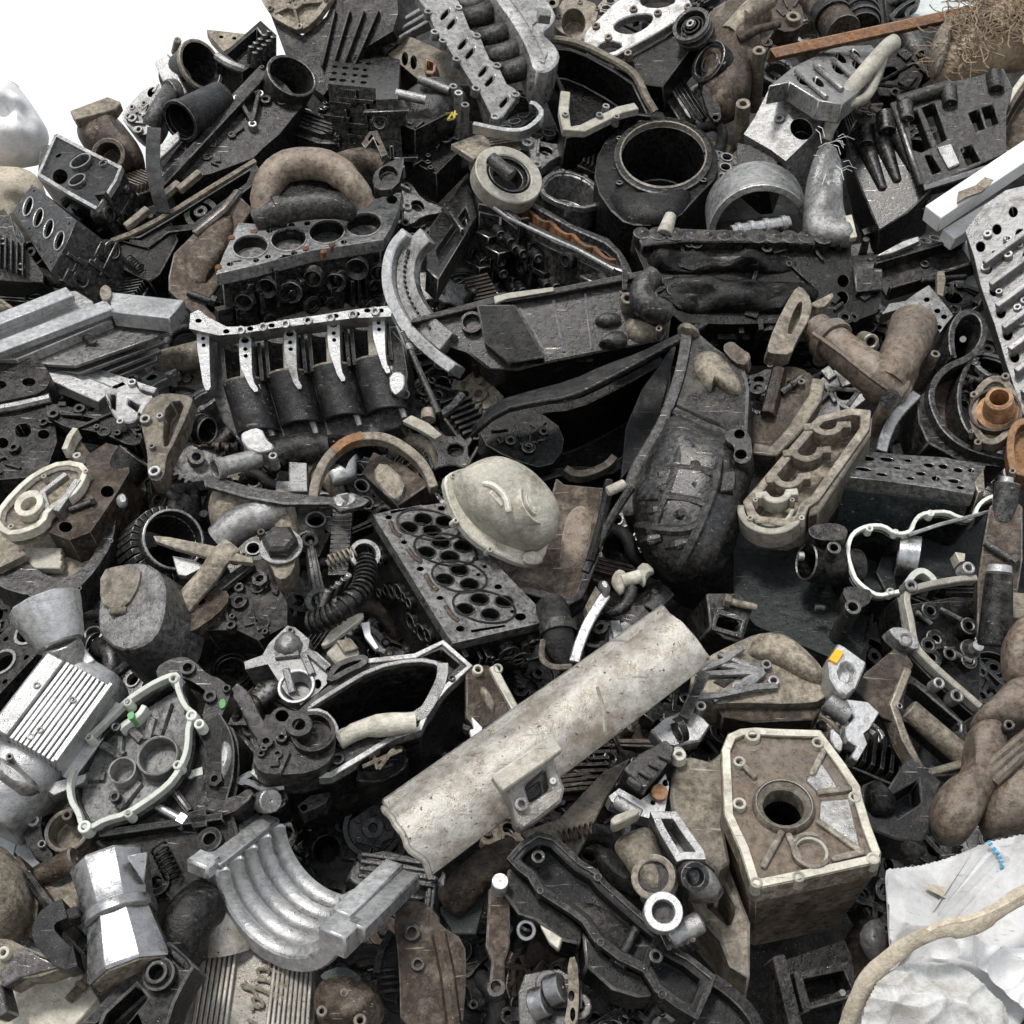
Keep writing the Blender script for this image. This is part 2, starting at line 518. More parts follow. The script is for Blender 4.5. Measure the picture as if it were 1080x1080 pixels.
# ================================================================== setting
cam = bpy.data.cameras.new('camera'); co = bpy.data.objects.new('camera', cam); COL.objects.link(co)
co.location = CAM; co.rotation_euler = (R(90) - PITCH, 0, 0)
cam.sensor_fit = 'HORIZONTAL'; cam.sensor_width = 36; cam.lens = 36 * F / 1080
cam.clip_end = 2000; S.camera = co

w = bpy.data.worlds.new('World'); S.world = w; w.use_nodes = True
nt = w.node_tree; bg = nt.nodes['Background']
SUN_EL, SUN_ROT = R(64), R(215)
sky = nd(nt, 'ShaderNodeTexSky', sky_type='NISHITA'); sky.sun_disc = False
sky.sun_elevation = SUN_EL; sky.sun_rotation = SUN_ROT
tc = nd(nt, 'ShaderNodeTexCoord')
mp = nd(nt, 'ShaderNodeMapping'); mp.inputs['Scale'].default_value = (1, 1, 2.6)
nt.links.new(tc.outputs['Generated'], mp.inputs[0])
nz = nd(nt, 'ShaderNodeTexNoise'); nz.inputs['Scale'].default_value = 2.3; nz.inputs['Detail'].default_value = 6; nz.inputs['Distortion'].default_value = .4
nt.links.new(mp.outputs[0], nz.inputs['Vector'])
mr = nd(nt, 'ShaderNodeMapRange'); mr.inputs[1].default_value = .30; mr.inputs[2].default_value = .5
nt.links.new(nz.outputs['Fac'], mr.inputs[0])
mx = nd(nt, 'ShaderNodeMix', data_type='RGBA'); mx.inputs[7].default_value = (6.5, 6.6, 6.75, 1)
nt.links.new(mr.outputs[0], mx.inputs[0]); nt.links.new(sky.outputs[0], mx.inputs[6])
nt.links.new(mx.outputs[2], bg.inputs['Color']); bg.inputs['Strength'].default_value = .15

sl = bpy.data.lights.new('sun', 'SUN'); sl.energy = 2.6; sl.angle = R(11); sl.color = (1, .97, .93)
so = bpy.data.objects.new('sun', sl); COL.objects.link(so)
# sky sun_rotation turns clockwise seen from above, from +Y
sd = Vector((math.sin(SUN_ROT) * math.cos(SUN_EL), math.cos(SUN_ROT) * math.cos(SUN_EL), math.sin(SUN_EL)))
so.rotation_euler = sd.to_track_quat('Z', 'Y').to_euler()
so.location = (0, -3, 8)
S.view_settings.view_transform = 'Standard'; S.view_settings.look = 'None'; S.view_settings.exposure = 0.22; S.view_settings.gamma = 1
S.render.engine = 'CYCLES'

def structure(name, me):
    o = bpy.data.objects.new(name, me); COL.objects.link(o); o['kind'] = 'structure'; return o

me = bpy.data.meshes.new('ground'); me.from_pydata([(-400, -400, 0), (400, -400, 0), (400, 400, 0), (-400, 400, 0)], [], [(0, 1, 2, 3)])
me.materials.append(build_mat('yard_concrete', (.16, .155, .145), (.3, .29, .27), (.09, .08, .07), .4, 0, .85, .3)); structure('ground', me)

# the dark packed body of the heap, under and behind the parts that show
def crest(x):
    return 1.53 + max(0, min(1.45, (x + 1.55) * 1.0)) if x > -1.55 else 1.53 + (x + 1.55) * .5
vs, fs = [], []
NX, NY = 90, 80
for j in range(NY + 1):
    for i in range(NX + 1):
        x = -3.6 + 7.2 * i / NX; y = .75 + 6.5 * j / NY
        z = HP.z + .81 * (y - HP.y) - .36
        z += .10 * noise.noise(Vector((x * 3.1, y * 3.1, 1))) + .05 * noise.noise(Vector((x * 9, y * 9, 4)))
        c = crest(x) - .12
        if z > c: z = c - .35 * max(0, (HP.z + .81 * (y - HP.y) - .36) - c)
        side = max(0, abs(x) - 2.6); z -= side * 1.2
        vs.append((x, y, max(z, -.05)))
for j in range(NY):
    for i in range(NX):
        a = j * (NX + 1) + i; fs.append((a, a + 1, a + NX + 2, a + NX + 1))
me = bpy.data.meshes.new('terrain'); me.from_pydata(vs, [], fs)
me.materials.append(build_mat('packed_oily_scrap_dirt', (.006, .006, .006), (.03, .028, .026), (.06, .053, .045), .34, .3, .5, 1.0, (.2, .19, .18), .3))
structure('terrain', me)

# ================================================================== top left: the skyline
t = Th('sack', 'pale white woven sack with tied tan neck, standing far off beside the heap', 'sack', 'a1', (30, 480), el=8, yaw=10, dist=4.9)
m = MB().blob(t.P([(-190, 330), (-60, 300), (0, 305), (62, 318), (110, 380), (150, 440), (185, 500), (180, 560), (150, 640), (-190, 640)], ch=2), .16, 14, .9, lump=.09)
t.part('fabric', m, 'white', 0)
m = MB().blob(t.P([(-30, 310), (0, 300), (40, 300), (66, 318), (70, 340), (20, 335), (-30, 336)], z=.03, ch=1), .05, 4, 1); t.part('tied_neck', m, 'rope', 0)
t = Th('sack', 'lower tan-grey sack under the pale white woven sack', 'sack', 'a1', (20, 700), el=8, yaw=10, dist=4.7)
t.solo(MB().blob(t.P([(-190, 640), (0, 632), (110, 640), (170, 700), (190, 860), (80, 960), (-190, 960)], ch=2), .16, 10, .9, lump=.08), 'rope', 0)

t = Th('engine_block', 'black engine block with one large and two small round ports, highest block by the sky', 'engine block', 'a1', (300, 655), h=.05, el=48, yaw=-24)
m = MB(); o = t.P([(215, 515), (335, 578), (460, 640), (440, 690), (405, 745), (370, 795), (262, 735), (150, 665)])
hs = [(t.C(310, 618, 40, 36), .08), (t.C(228, 670, 29, 29), .06), (t.C(297, 690, 31, 30), .07), (t.C(397, 625, 12), .03), (t.C(222, 590, 13), .02)]
hs = [(a_, b_ + .05) for a_, b_ in hs]; m.ext(o, 0, -.20, hs, taper=.97); t.part('casting', m, 'black'); t.wall((150, 665), (370, 795), .03, .17, 7, 'black', 1); t.wall((370, 795), (460, 640), .03, .17, 7, 'iron', 2)
m = MB()
for q in ((310, 618, 45), (297, 690, 36), (397, 625, 18)):
    a = t.p(*q[:2]); r = q[2] * t.k
    m.rev([(r * .84, -.02), (r, -.02), (r, .008), (r * .84, .008)], (a.x, a.y, 0), (0, 0, 1), 20)
t.part('port_rings', m, 'alu', .001)
t.part('deck_rim', MB().strip(o + [o[0]], .005, .004, -.01), 'alu', .001)
m = MB().ext(t.P([(130, 520), (212, 512), (150, 662), (118, 640)]), -.03, -.15, [(t.C(160, 560, 16), .02)]); t.part('side_flange', m, 'iron')

t = Th('cylinder_head', 'dark cylinder head showing four oval chambers in a row, below the three-port block', 'cylinder head', 'a1', (165, 860), h=.06, el=34, yaw=-38)
m = MB(); o = t.P([(122, 700), (200, 765), (290, 838), (250, 930), (192, 1032), (120, 920), (52, 800)])
hs = [(t.C(x, y, 15, 36, 18), .03) for x, y in ((108, 785), (147, 828), (186, 870), (226, 915))]
hs += [(t.C(x, y, 6), .02) for x, y in ((128, 725), (262, 850), (192, 995), (72, 800), (150, 945), (112, 868))]
m.ext(o, 0, -.19, hs); t.part('casting', m, 'iron'); t.wall((192, 1032), (290, 838), .03, .16, 9, 'iron', 3)
m = MB()
for x, y in ((108, 785), (147, 828), (186, 870), (226, 915)):
    lo, li = t.C(x, y, 18, 40, 18), t.C(x, y, 14.5, 35, 18); m.ext(lo, .003, -.006, [li], thru=True)
t.part('chamber_rims', m, 'alu', .001)
m = MB(); a = t.p(320, 960, -.12)
m.rod(a + Vector((0, 0, 0)), a + t.toL((.25, -.5, .1)).normalized() * .12, 34 * t.k, hole=20 * t.k); t.part('side_port', m, 'black', .001)

t = Th('gear_casing', 'finned dark grey casing at the edge beside the four-chamber cylinder head', 'casing', 'a1', (60, 940), h=.02, el=20, yaw=10)
m = MB().ext(t.P([(-60, 820), (40, 815), (60, 900), (110, 960), (168, 1040), (165, 1075), (-60, 1060)]), 0, -.15)
for i in range(6):
    m.box(t.p(-20 + 22 * i, 945 + i * 9, .01), .005, .085, .03)
t.part('body', m, 'iron'); t.bosses([(78, 1012, 15), (8, 915, 14)], 14, .03, 'alu')

t = Th('turbine_housing', 'rounded brown pump housing leaning on the skyline behind the three-port block', 'pump housing', 'a1', (420, 560), h=-.04, el=40, yaw=0)
m = MB().blob(t.P([(285, 510), (330, 475), (440, 455), (500, 520), (545, 580), (550, 640), (470, 650), (330, 570)], ch=2), .08, 6, 1, lump=.015); t.part('body', m, 'brown', 0)
m = MB(); a = t.p(440, 615, .03); m.rod(a, a + Vector((0, -.03, .06)), 62 * t.k, hole=46 * t.k, n=20); t.part('inlet', m, 'brown', .002)
m = MB().ext(t.P([(300, 505), (440, 452), (490, 470), (470, 500), (320, 540)]), .085, .05); t.part('top_flange', m, 'tan')

t = Th('bracket', 'small grey bracket casting with bolt holes on the skyline beside the elbow pipe', 'bracket', 'a1', (510, 430), h=.0, el=30, yaw=-10)
o = t.P([(470, 420), (510, 375), (555, 330), (610, 325), (615, 400), (590, 480), (540, 520), (490, 490), (460, 450)], ch=1)
m = MB().ext(o, 0, -.07, [(t.C(580, 350, 22), .04), (t.C(525, 490, 13), .03)]); t.greeb(m, o, 12, 0, 3); t.part('casting', m, 'alu'); t.bosses([(500, 405), (545, 390), (525, 490, 16)], 12)
t = Th('elbow_pipe', 'stubby grey elbow pipe above the hanging black strap', 'pipe', 'a1', (610, 400), h=.06, el=45)
t.part('pipe', MB().tube(t.P3([(650, 345, 0), (625, 385, .02), (590, 440, .02), (575, 480, 0)], ch=2), 36 * t.k, 12), 'iron', 0)
t.part('collar', MB().tube(t.P3([(672, 350, -.01), (640, 355, .0)]), 52 * t.k, 14), 'iron', .002)
t = Th('strap', 'flat black strap hanging down across the open channel', 'strap', 'a1', (590, 640), h=.11, el=48)
pts = t.P3([(585, 480, .0), (578, 560, .02), (580, 640, .025), (595, 720, .02), (620, 805, -.02)], ch=2)
m = MB(); lp = []
for q in pts:
    q = Vector(q); lp.append([q + Vector((-.018, 0, 0)), q + Vector((.018, 0, -.004)), q + Vector((.018, 0, -.009)), q + Vector((-.018, 0, -.005))])
t.solo(m.loft(lp, True, True, False), 'rubber', .001)

t = Th('air_duct', 'short black round duct lying open-ended beside the hanging black strap', 'duct', 'a1', (750, 430), h=.05, el=50)
a, b = t.p(695, 455, .03), t.p(840, 375, .0)
m = MB().rod(b, a, 66 * t.k, 74 * t.k, 24, hole=66 * t.k); t.part('duct', m, 'plastic', .002)
t.part('rim', MB().rev([(66 * t.k, 0), (80 * t.k, 0), (80 * t.k, .015), (66 * t.k, .015)], a, a - b, 24), 'black', .001)

t = Th('gearbox_housing', 'large grey gearbox housing with open round mouth and triangular rib', 'gearbox housing', 'a1', (900, 450), h=.02, el=40, yaw=8)
o = t.P([(600, 655), (690, 540), (850, 390), (985, 250), (1085, 320), (1150, 400), (1060, 510), (1000, 560), (960, 600), (800, 660), (640, 690)])
m = MB().ext(o, 0, -.14, taper=.96); t.greeb(m, o, 14, 0, 5); t.part('casting', m, 'iron')
m = MB()
tri = [(900, 370), (985, 352), (958, 468)]
for i in range(3):
    a, b = t.p(*tri[i], .012), t.p(*tri[(i + 1) % 3], .012); m.box((a + b) / 2, (b - a).length, .012, .025, b - a, (-(b - a).y, (b - a).x, 0))
t.part('triangle_rib', m, 'iron'); t.bosses(tri, 17, .035, 'silver', .45)
m = MB(); a = t.p(1110, 285, .045); d = t.toL((.35, -.55, .45)).normalized()
m.rev([(92 * t.k, -.14), (100 * t.k, 0), (88 * t.k, 0), (82 * t.k, -.14)], a, d, 28); t.part('mouth', m, 'iron', .002)
m = MB().box(t.p(800, 520, .01), .5, .025, .05, t.p(985, 250) - t.p(600, 660), (1, 1, 0)); t.part('edge_rail', m, 'black')
t.part('pale_plate', MB().ext(t.P([(600, 590), (685, 525), (690, 560), (605, 640)]), .03, .015), 'alu')

t = Th('round_housing', 'grey round housing with dark oval mouth, highest on the skyline beside the thin tan plate', 'housing', 'a1', (740, 240), h=-.02, el=25, yaw=25)
a = t.p(765, 245, .06); d = t.toL((.75, -.6, .25)).normalized()
m = MB().rev([(.001, -.14), (70 * t.k, -.14), (92 * t.k, 0), (84 * t.k, 0), (64 * t.k, -.12), (.001, -.12)], a, d, 28); t.part('bowl', m, 'iron', .002)
m = MB().rev([(84 * t.k, .0), (97 * t.k, .0), (97 * t.k, -.014), (84 * t.k, -.014)], a, d, 28); t.part('rim', m, 'tan', .001)
t.part('lug', MB().cyl(t.p(672, 165, .0), 14 * t.k, .02, -.05), 'tan')
t = Th('metal_plate', 'thin tan plate standing on edge on the skyline', 'plate', 'a1', (645, 280), h=.0, el=30, yaw=-20)
t.solo(MB().ext(t.P([(583, 235), (635, 200), (660, 250), (705, 345), (690, 370), (620, 315)]), 0, -.02), 'alu')
t = Th('cover_plate', 'small three-cornered grey plate with holes on the skyline', 'cover plate', 'a1', (850, 150), h=-.02, el=40, yaw=10)
t.solo(MB().ext(t.P([(785, 112), (930, 128), (920, 150), (850, 195), (800, 140)]), 0, -.03, [t.C(840, 140, 8), t.C(890, 145, 8)]), 'tan')
t = Th('cylinder_head', 'small dark cylinder head with rows of cam followers below the skyline bell housing', 'cylinder head', 'a1', (940, 180), h=.0, el=48, yaw=15)
m = MB().ext(t.P([(820, 225), (990, 75), (1050, 130), (1050, 190), (920, 270)]), 0, -.10, [(t.P([(862, 205), (975, 105), (1000, 140), (900, 235)]), .05)]); t.part('casting', m, 'black')
m = MB()
for i in range(5):
    for j in range(2):
        a = t.p(950 + i * 17 + j * 14, 235 - i * 15 + j * 22, .0); m.rod(a, a + Vector((.004, .012, .045)), .011, .009, 10)
t.part('followers', m, 'iron', .001)
t.part('rail', MB().tube(t.P3([(825, 215, .02), (870, 245, .03), (925, 265, .02)], ch=1), .013, 8), 'alu', 0)

t = Th('bell_housing', 'pale faced bell housing cut by the top edge, crown of the heap beside the sky', 'bell housing', 'a2', (190, 30), h=.04, el=22, yaw=-14)
o = t.P([(30, -60), (60, 10), (95, 62), (150, 95), (200, 118), (245, 92), (290, 40), (330, -20), (330, -90), (30, -90)], ch=1)
m = MB().ext(o, 0, -.025, [(inset(o, .018), .012)]); t.part('face_flange', m, 'tan')
m = MB(); 
for a, b in (((180, 20), (110, 55)), ((180, 20), (200, 100)), ((180, 20), (290, 10)), ((180, 20), (130, -60))):
    a, b = t.p(*a, -.005), t.p(*b, -.005); m.box((a + b) / 2, (b - a).length, .008, .018, b - a, (-(b - a).y, (b - a).x, 0))
m.cyl(t.p(185, 5), .03, .006, -.01, .018); t.part('ribs', m, 'tan'); t.bosses([(88, 30), (200, 98), (160, -2), (300, -10)], 12, .01, 'tan')
m = MB().ext(t.P([(50, -40), (66, 5), (100, 62), (200, 116), (290, 45), (330, -40), (560, -40), (565, 30), (545, 100), (420, 175), (280, 345), (215, 300), (135, 190)]), -.026, -.22); t.part('bell', m, 'black'); t.wall((135, 190), (280, 345), .05, .2, 6, 'black', 4); t.wall((280, 345), (545, 100), .05, .2, 10, 'black', 5)
m = MB(); 
for i in range(4):
    a, b = t.p(330 + i * 55, 30), t.p(280 + i * 40, 250); m.box((a + b) / 2 + Vector((0, 0, -.02)), (b - a).length, .008, .03, b - a, (-(b - a).y, (b - a).x, 0))
t.part('bell_ribs', m, 'black')

t = Th('cylinder_head', 'black cylinder head with a light slotted deck above the curved tan manifold', 'cylinder head', 'a2', (430, 290), h=.06, el=72, yaw=-6)
o = t.P([(342, 182), (500, 200), (582, 226), (575, 375), (492, 378), (490, 335), (308, 318)])
hs = []
for i in range(5):
    for j in range(4):
        if rng.random() < .85: 
            x = 352 + j * 38 - i * 6 + rng.uniform(-5, 5); y = 205 + i * 24 + j * 4
            hs.append((t.C(x, y, rng.uniform(7, 17), 6), .03))
m = MB().ext(o, 0, -.19, hs); t.part('casting', m, 'iron'); t.wall((308, 318), (490, 335), .02, .18, 12, 'black', 6); t.wall((492, 378), (575, 375), .02, .16, 6, 'black', 7)
m = MB()
for x, y, r in ((420, 455, 27), (480, 460, 18), (530, 440, 30), (350, 430, 14), (370, 515, 16), (410, 515, 16), (470, 515, 14)):
    # ports on the front wall
    zz = -.03 - (y - 330) / 220 * .14; a = t.p(x, 340, 0); pos = Vector((a.x, t.p(400, 325).y - .002, zz))
    m.rev([(r * t.k * .7, .02), (r * t.k * .7, -.004), (r * t.k, -.004), (r * t.k, .02)], pos, (0, 1, 0), 16)
t.part('port_rings', m, 'black', .001)

t = Th('cylinder_head', 'tan-stained cylinder head with two oval ports and rust square port beside the intake manifold', 'cylinder head', 'a2', (690, 220), h=-.03, el=35, yaw=-12)
m = MB().ext(t.P([(520, 105), (640, 145), (760, 200), (860, 300), (860, 330), (650, 300), (530, 200)]), 0, -.16, [(t.C(601, 222, 12, 26), .06), (t.C(634, 236, 12, 27), .06)]); t.part('casting', m, 'tan')
m = MB().ext(t.P([(672, 212), (722, 230), (716, 285), (670, 272)], z=.03, ch=1), .03, -.02, [(t.P([(684, 226), (710, 236), (706, 268), (682, 262)], z=.03), .06)]); t.part('square_port', m, 'copper')
t = Th('rail_bracket', 'grey slotted rail bracket tucked behind the intake manifold at the top', 'bracket', 'a2', (620, 70), h=-.01, el=45, yaw=20)
m = MB()
for i in range(3): m.box(t.p(610 + i * 14, 75 + i * 22), .16, .012, .03, t.p(700, 20) - t.p(560, 100), (1, 1, 0))
m.ext(t.P([(545, 95), (690, 20), (720, 60), (580, 120)]), -.02, -.05); t.solo(m, 'alu')

t = Th('water_pump', 'grey-green water pump with two stub pipes and yellow paint mark', 'water pump', 'a2', (690, 420), h=.06, el=48, yaw=5)
m = MB().blob(t.P([(570, 400), (640, 345), (760, 320), (830, 360), (845, 420), (790, 480), (690, 510), (600, 480)], ch=2), .07, 6, 1, lump=.02); t.part('body', m, 'iron', 0)
t.part('stub_pipe', MB().rod(t.p(770, 345, .08), t.p(655, 300, .09), 17 * t.k, hole=11 * t.k), 'alu', .001)
t.part('stub_pipe', MB().rod(t.p(680, 380, .08), t.p(565, 355, .09), 18 * t.k, hole=11 * t.k), 'alu', .001)
m = MB(); o = t.P([(590, 410), (720, 390), (760, 480), (640, 540), (540, 500)]); m.ext(o, .04, -.1); t.greeb(m, o, 10, .04, 2); t.part('mounting', m, 'black')
m = MB()
for q in ([(758, 432), (782, 428), (764, 456), (786, 452)], [(792, 422), (788, 450)], [(778, 438), (800, 434)]):
    m.tube([Vector(a) for a in t.P3([(x, y, .076) for x, y in q])], .0032, 6)
t.part('paint_mark', m, 'yellowpaint', 0); t.bosses([(805, 350), (830, 395), (785, 325)], 16, .09, 'alu')
t = Th('cast_bracket', 'black ribbed bracket with ring eyes below the yellow marked water pump', 'bracket', 'a2', (720, 560), h=.0, el=50)
o = t.P([(560, 480), (700, 500), (830, 480), (840, 540), (720, 660), (600, 600)]); m = MB().ext(o, 0, -.1); t.greeb(m, o, 16, 0, 8); t.part('casting', m, 'coal'); t.bosses([(757, 525, 22), (815, 495, 20)], 20, .02, 'black')

t = Th('intake_manifold', 'light grey intake manifold with paired slots in its flange, at the top edge', 'intake manifold', 'a2', (860, 200), h=.10, el=46, yaw=12)
o = t.P([(640, -20), (690, 40), (715, 105), (735, 140), (755, 160), (790, 215), (815, 245), (865, 325), (890, 355), (925, 425), (945, 458), (975, 440), (1035, 360), (1020, 335), (990, 318), (955, 245), (925, 225), (885, 130), (850, 110), (815, 20), (790, -30)])
hs = []
for x, y in ((755, 52), (780, 88), (822, 165), (850, 200), (900, 268), (925, 305), (980, 385)):
    hs.append((t.P([(x - 22, y + 12), (x + 12, y - 26), (x + 22, y - 14), (x - 12, y + 26)], ch=1), .06))
m = MB().ext(o, 0, -.03, hs); t.part('port_flange', m, 'alu')
t.bosses([(715, 118, 16), (745, 150, 15), (805, 25, 16), (875, 132, 16), (798, 220, 16), (952, 245, 17), (872, 332, 17), (1022, 355, 17), (945, 440, 17), (690, 40, 16)], 16, .006, 'alu', .55)
for i, (x, y, x2, y2) in enumerate(((800, 0, 900, -30), (825, 60, 930, 30), (885, 135, 985, 100), (920, 205, 1020, 180), (965, 265, 1070, 240))):
    m = MB().tube(t.P3([(x - 10, y + 14, -.05), (x + 40, y + 8, -.015), (x + 75, y - 4, -.005), (x2 + 40, y2 - 10, -.01)], ch=2), .033, 14); t.part('runner', m, 'iron' if i else 'alu', 0)
o = t.P([(880, -30), (1060, -30), (1092, 20), (1166, 108), (1150, 150), (1108, 186), (1150, 220), (1178, 262), (1170, 300), (1130, 335), (1080, 330), (1060, 250), (1000, 140), (940, 60)], ch=1)
t.part('plenum', MB().ext(o, .055, -.06, taper=1.06), 'alu', .018); t.part('plenum_pad', MB().ext(inset(o, .035), .061, .04, taper=1.1), 'alu', .006)
t.part('end_lug', MB().ext(t.P([(1080, 165), (1130, 175), (1130, 200), (1085, 195)]), .12, .09), 'alu')

t = Th('steel_hook', 'bright bent steel bracket strip under the intake manifold', 'bracket', 'a3', (100, 480), h=.1, el=48)
pts = t.P([(-75, 478), (-20, 490), (60, 505), (120, 502), (165, 470), (188, 438), (165, 405), (140, 398)], ch=1) 
m = MB().strip(chaikin(t.P([(-75, 478), (-20, 490), (60, 505), (120, 502), (165, 470), (188, 438), (165, 405), (140, 398)]), 1, False), .007, .01, -.02); t.solo(m, 'steel', .001)

t = Th('bearing_ring', 'thick pale bearing ring standing behind the rust-stained engine block', 'bearing ring', 'a3', (60, 650), h=.07, el=36, yaw=24)
a = t.p(62, 660); Rr = 135 * t.k
m = MB().rev([(Rr, 0), (Rr, -.05), (Rr * .66, -.05), (Rr * .66, 0)], a, (0, 0, 1), 48); t.part('ring', m, 'cream', .003)
m = MB().rev([(Rr * .66, -.012), (Rr * .66, -.06), (Rr * .44, -.06), (Rr * .44, -.012)], a, (0, 0, 1), 40)
m.rev([(Rr * .6, .0), (Rr * .6, -.03), (Rr * .56, -.03), (Rr * .56, 0)], a, (0, 0, 1), 40); t.part('inner_race', m, 'black', .002)
t.part('shaft', MB().rod(t.p(-10, 600, .05), t.p(70, 668, .06), 26 * t.k, n=16), 'iron', .002)
t = Th('metal_plate', 'tan flat plate wedged beside the thick pale bearing ring', 'plate', 'a2', (850, 560), h=.06, el=55, yaw=10)
t.solo(MB().ext(t.P([(775, 545), (890, 503), (920, 530), (940, 590), (860, 600)]), 0, -.02), 'tan')

# ---- big open block with orange inside
t = Th('engine_block', 'black open engine block with bright orange rust inside, middle of the heap top', 'engine block', 'a3', (170, 880), h=.06, el=70, yaw=16)
X = -936 / 1.0  # a2 -> a3 shift in zoom units
o = t.P([(-96, 625), (-50, 640), (10, 690), (110, 745), (215, 800), (300, 850), (440, 905), (485, 950), (512, 990), (532, 1040), (455, 1015), (330, 955), (210, 905), (110, 850), (30, 790), (-56, 772)])
inn = t.P([(-58, 668), (0, 710), (100, 755), (210, 815), (300, 865), (425, 920), (470, 960), (490, 1010), (440, 995), (330, 935), (215, 880), (110, 828), (35, 775), (-36, 742)])
m = MB().ext(o, 0, -.02, [inn], thru=True); t.part('deck_rim', m, 'iron', .003)
m = MB()
m.ext(inset(o, .003), -.021, -.26, [(inset(inn, -.002), .13)], taper=.98, shift=(0, -.02)); t.part('casting', m, 'gun', .004); t.wall((-56, 772), (210, 905), .02, .24, 13, 'gun', 8); t.wall((210, 905), (455, 1015), .02, .24, 12, 'gun', 9)
m = MB(); wav = []
for i in range(61):
    q = i / 60; x0, y0 = -30 + 490 * q, 690 + 285 * q
    wav.append(tuple(t.p(x0 + 6, y0 + 8 + 16 * abs(math.sin(math.pi * q * 6)), -.012))[:2])
m.strip(wav, .006, -.012, -.15); t.part('bore_walls', m, 'rust', .002)
m = MB(); lp = chaikin(t.P([(-20, 705), (100, 755), (215, 815), (320, 868), (430, 920), (480, 985)]), 2, False)
m.strip(lp, .008, -.05, -.2); t.part('rust_wall', m, 'copper', .002)
m = MB().ext(t.P([(-96, 625), (-58, 772), (-205, 1012), (-250, 970), (-240, 820)]), -.03, -.09, [(t.P([(-100, 740), (-85, 790), (-200, 960), (-215, 900)]), .03)]); 
m.box(t.p(-150, 830, -.01), .012, .2, .02); t.part('end_wall', m, 'gun', .003)
m = MB(); o2 = t.P([(-40, 800), (120, 880), (440, 1030), (380, 1090), (-150, 1120), (-190, 1040)])
front = MB()
nrm = Vector((0, -1, 0))
g = random.Random(4)
for i in range(26):
    f = g.random(); a = t.p(-50 + 500 * f, 785 + 240 * f, 0); zz = -g.uniform(.03, .2)
    if g.random() < .5: front.rev([(.0005, -.006), (.012, -.012), (.016, .03), (.0005, .03)], (a.x, a.y - .012, zz), (0, 1, 0), 12)
    else: front.box((a.x, a.y - .006, zz), g.uniform(.02, .07), .02, g.uniform(.01, .09), t.p(450, 1020) - t.p(-50, 780), (0, 0, 1))
t.part('wall_bosses', front, 'gun', .002)
t.part('gasket_strip', MB().tube(t.P3([(5, 790, .006), (60, 830, .012), (200, 895, .006), (320, 948, .015), (460, 1025, .006)]), .005, 6), 'silver', 0)
t.bosses([(-60, 790, 16), (-15, 830, 14)], 14, -.06, 'alu')

# ---- casting with the large round mouth
t = Th('bell_housing', 'black bell housing with a large round dark mouth, above the long black cover', 'bell housing', 'a3', (640, 600), h=.0, el=56, yaw=0)
o = t.P([(400, 560), (500, 460), (640, 440), (780, 470), (850, 560), (860, 660), (770, 750), (700, 830), (560, 860), (470, 830), (380, 700)], ch=1)
m = MB().ext(o, 0, -.18, [(t.C(645, 602, 158, 122, n=32), .17)], taper=1.0); t.part('casting', m, 'coal')
a = t.p(645, 602); 
lo, li = t.C(645, 602, 186, 146, n=36), t.C(645, 602, 164, 127, n=36)
t.part('mouth_flange', MB().ext(lo, .012, -.01, [li], thru=True), 'black', .003)
lo, li = t.C(645, 604, 166, 129, n=36), t.C(645, 602, 160, 123, n=36)
t.part('gasket', MB().ext(lo, .015, -.02, [li], thru=True), 'tan', .001)
t.bosses([(480, 520), (560, 462), (760, 480), (815, 570), (800, 680), (690, 740), (480, 690)], 14, .014, 'black')
m = MB()
m.blob(t.P([(430, 720), (560, 760), (700, 745), (770, 740), (700, 830), (600, 860), (480, 830)], ch=1), .03, 4, 1, lump=.02); t.part('lower_swell', m, 'coal', 0)

t = Th('casing', 'open black casing with pale broken rim, above the large round mouth', 'casing', 'a3', (400, 330), h=.05, el=46, yaw=8)
m = MB(); o = t.P([(215, 150), (300, 158), (370, 185), (470, 240), (545, 290), (590, 380), (610, 420), (540, 410), (450, 440), (380, 480), (280, 500), (262, 430), (275, 350), (230, 250)])
m.ext(o, -.02, -.14, [(inset(o, .012), .1)]); t.part('shell', m, 'coal')
t.part('rim_pipe', MB().tube(t.P3([(160, 165, -.02), (215, 148, .0), (300, 158, .01), (370, 185, .01), (470, 235, .01), (545, 285, .01), (580, 370, .0), (615, 425, -.02)], ch=2), .012, 8), 'tan', 0)
m = MB().strip(t.P([(275, 350), (268, 420), (280, 490), (340, 490), (420, 450), (480, 420), (545, 405)], ch=0), .014, .004, -.02); t.part('broken_rim', m, 'cream', .002)
t.bosses([(405, 433, 14), (470, 440, 12), (275, 430, 12), (430, 400, 14)], 12, .02, 'alu')

t = Th('timing_cover', 'timing cover with pale edges and three openings, by the grooved pulley at the top', 'timing cover', 'a3', (560, 110), h=.09, el=36, yaw=-14)
o = t.P([(340, 130), (390, 80), (480, -10), (560, -40), (700, -40), (760, 10), (745, 50), (640, 115), (540, 170), (445, 222), (395, 200), (345, 170)], ch=1)
h1, h2, h3 = t.P([(470, 80), (530, 55), (610, 50), (600, 90), (540, 128), (480, 125), (455, 105)], ch=2), t.P([(550, -10), (670, -20), (700, 5), (640, 30), (570, 25)], ch=1), t.P([(395, 170), (440, 150), (500, 170), (450, 200), (405, 195)], ch=1)
m = MB().ext(o, 0, -.03, [h1, h2, h3], thru=True); t.part('frame', m, 'alu', .003)
m = MB().ext(t.P([(450, 225), (640, 118), (760, 15), (775, 120), (720, 190), (640, 300), (570, 290), (530, 250)]), -.031, -.14); t.part('side_wall', m, 'coal')
t.bosses([(533, 30), (625, 45), (437, 137), (512, 198), (390, 95), (740, 20)], 15, .008, 'tan')
t = Th('pulley', 'grooved grey pulley beside the timing cover at the top', 'pulley', 'a3', (752, 90), h=.15, el=28, yaw=-32)
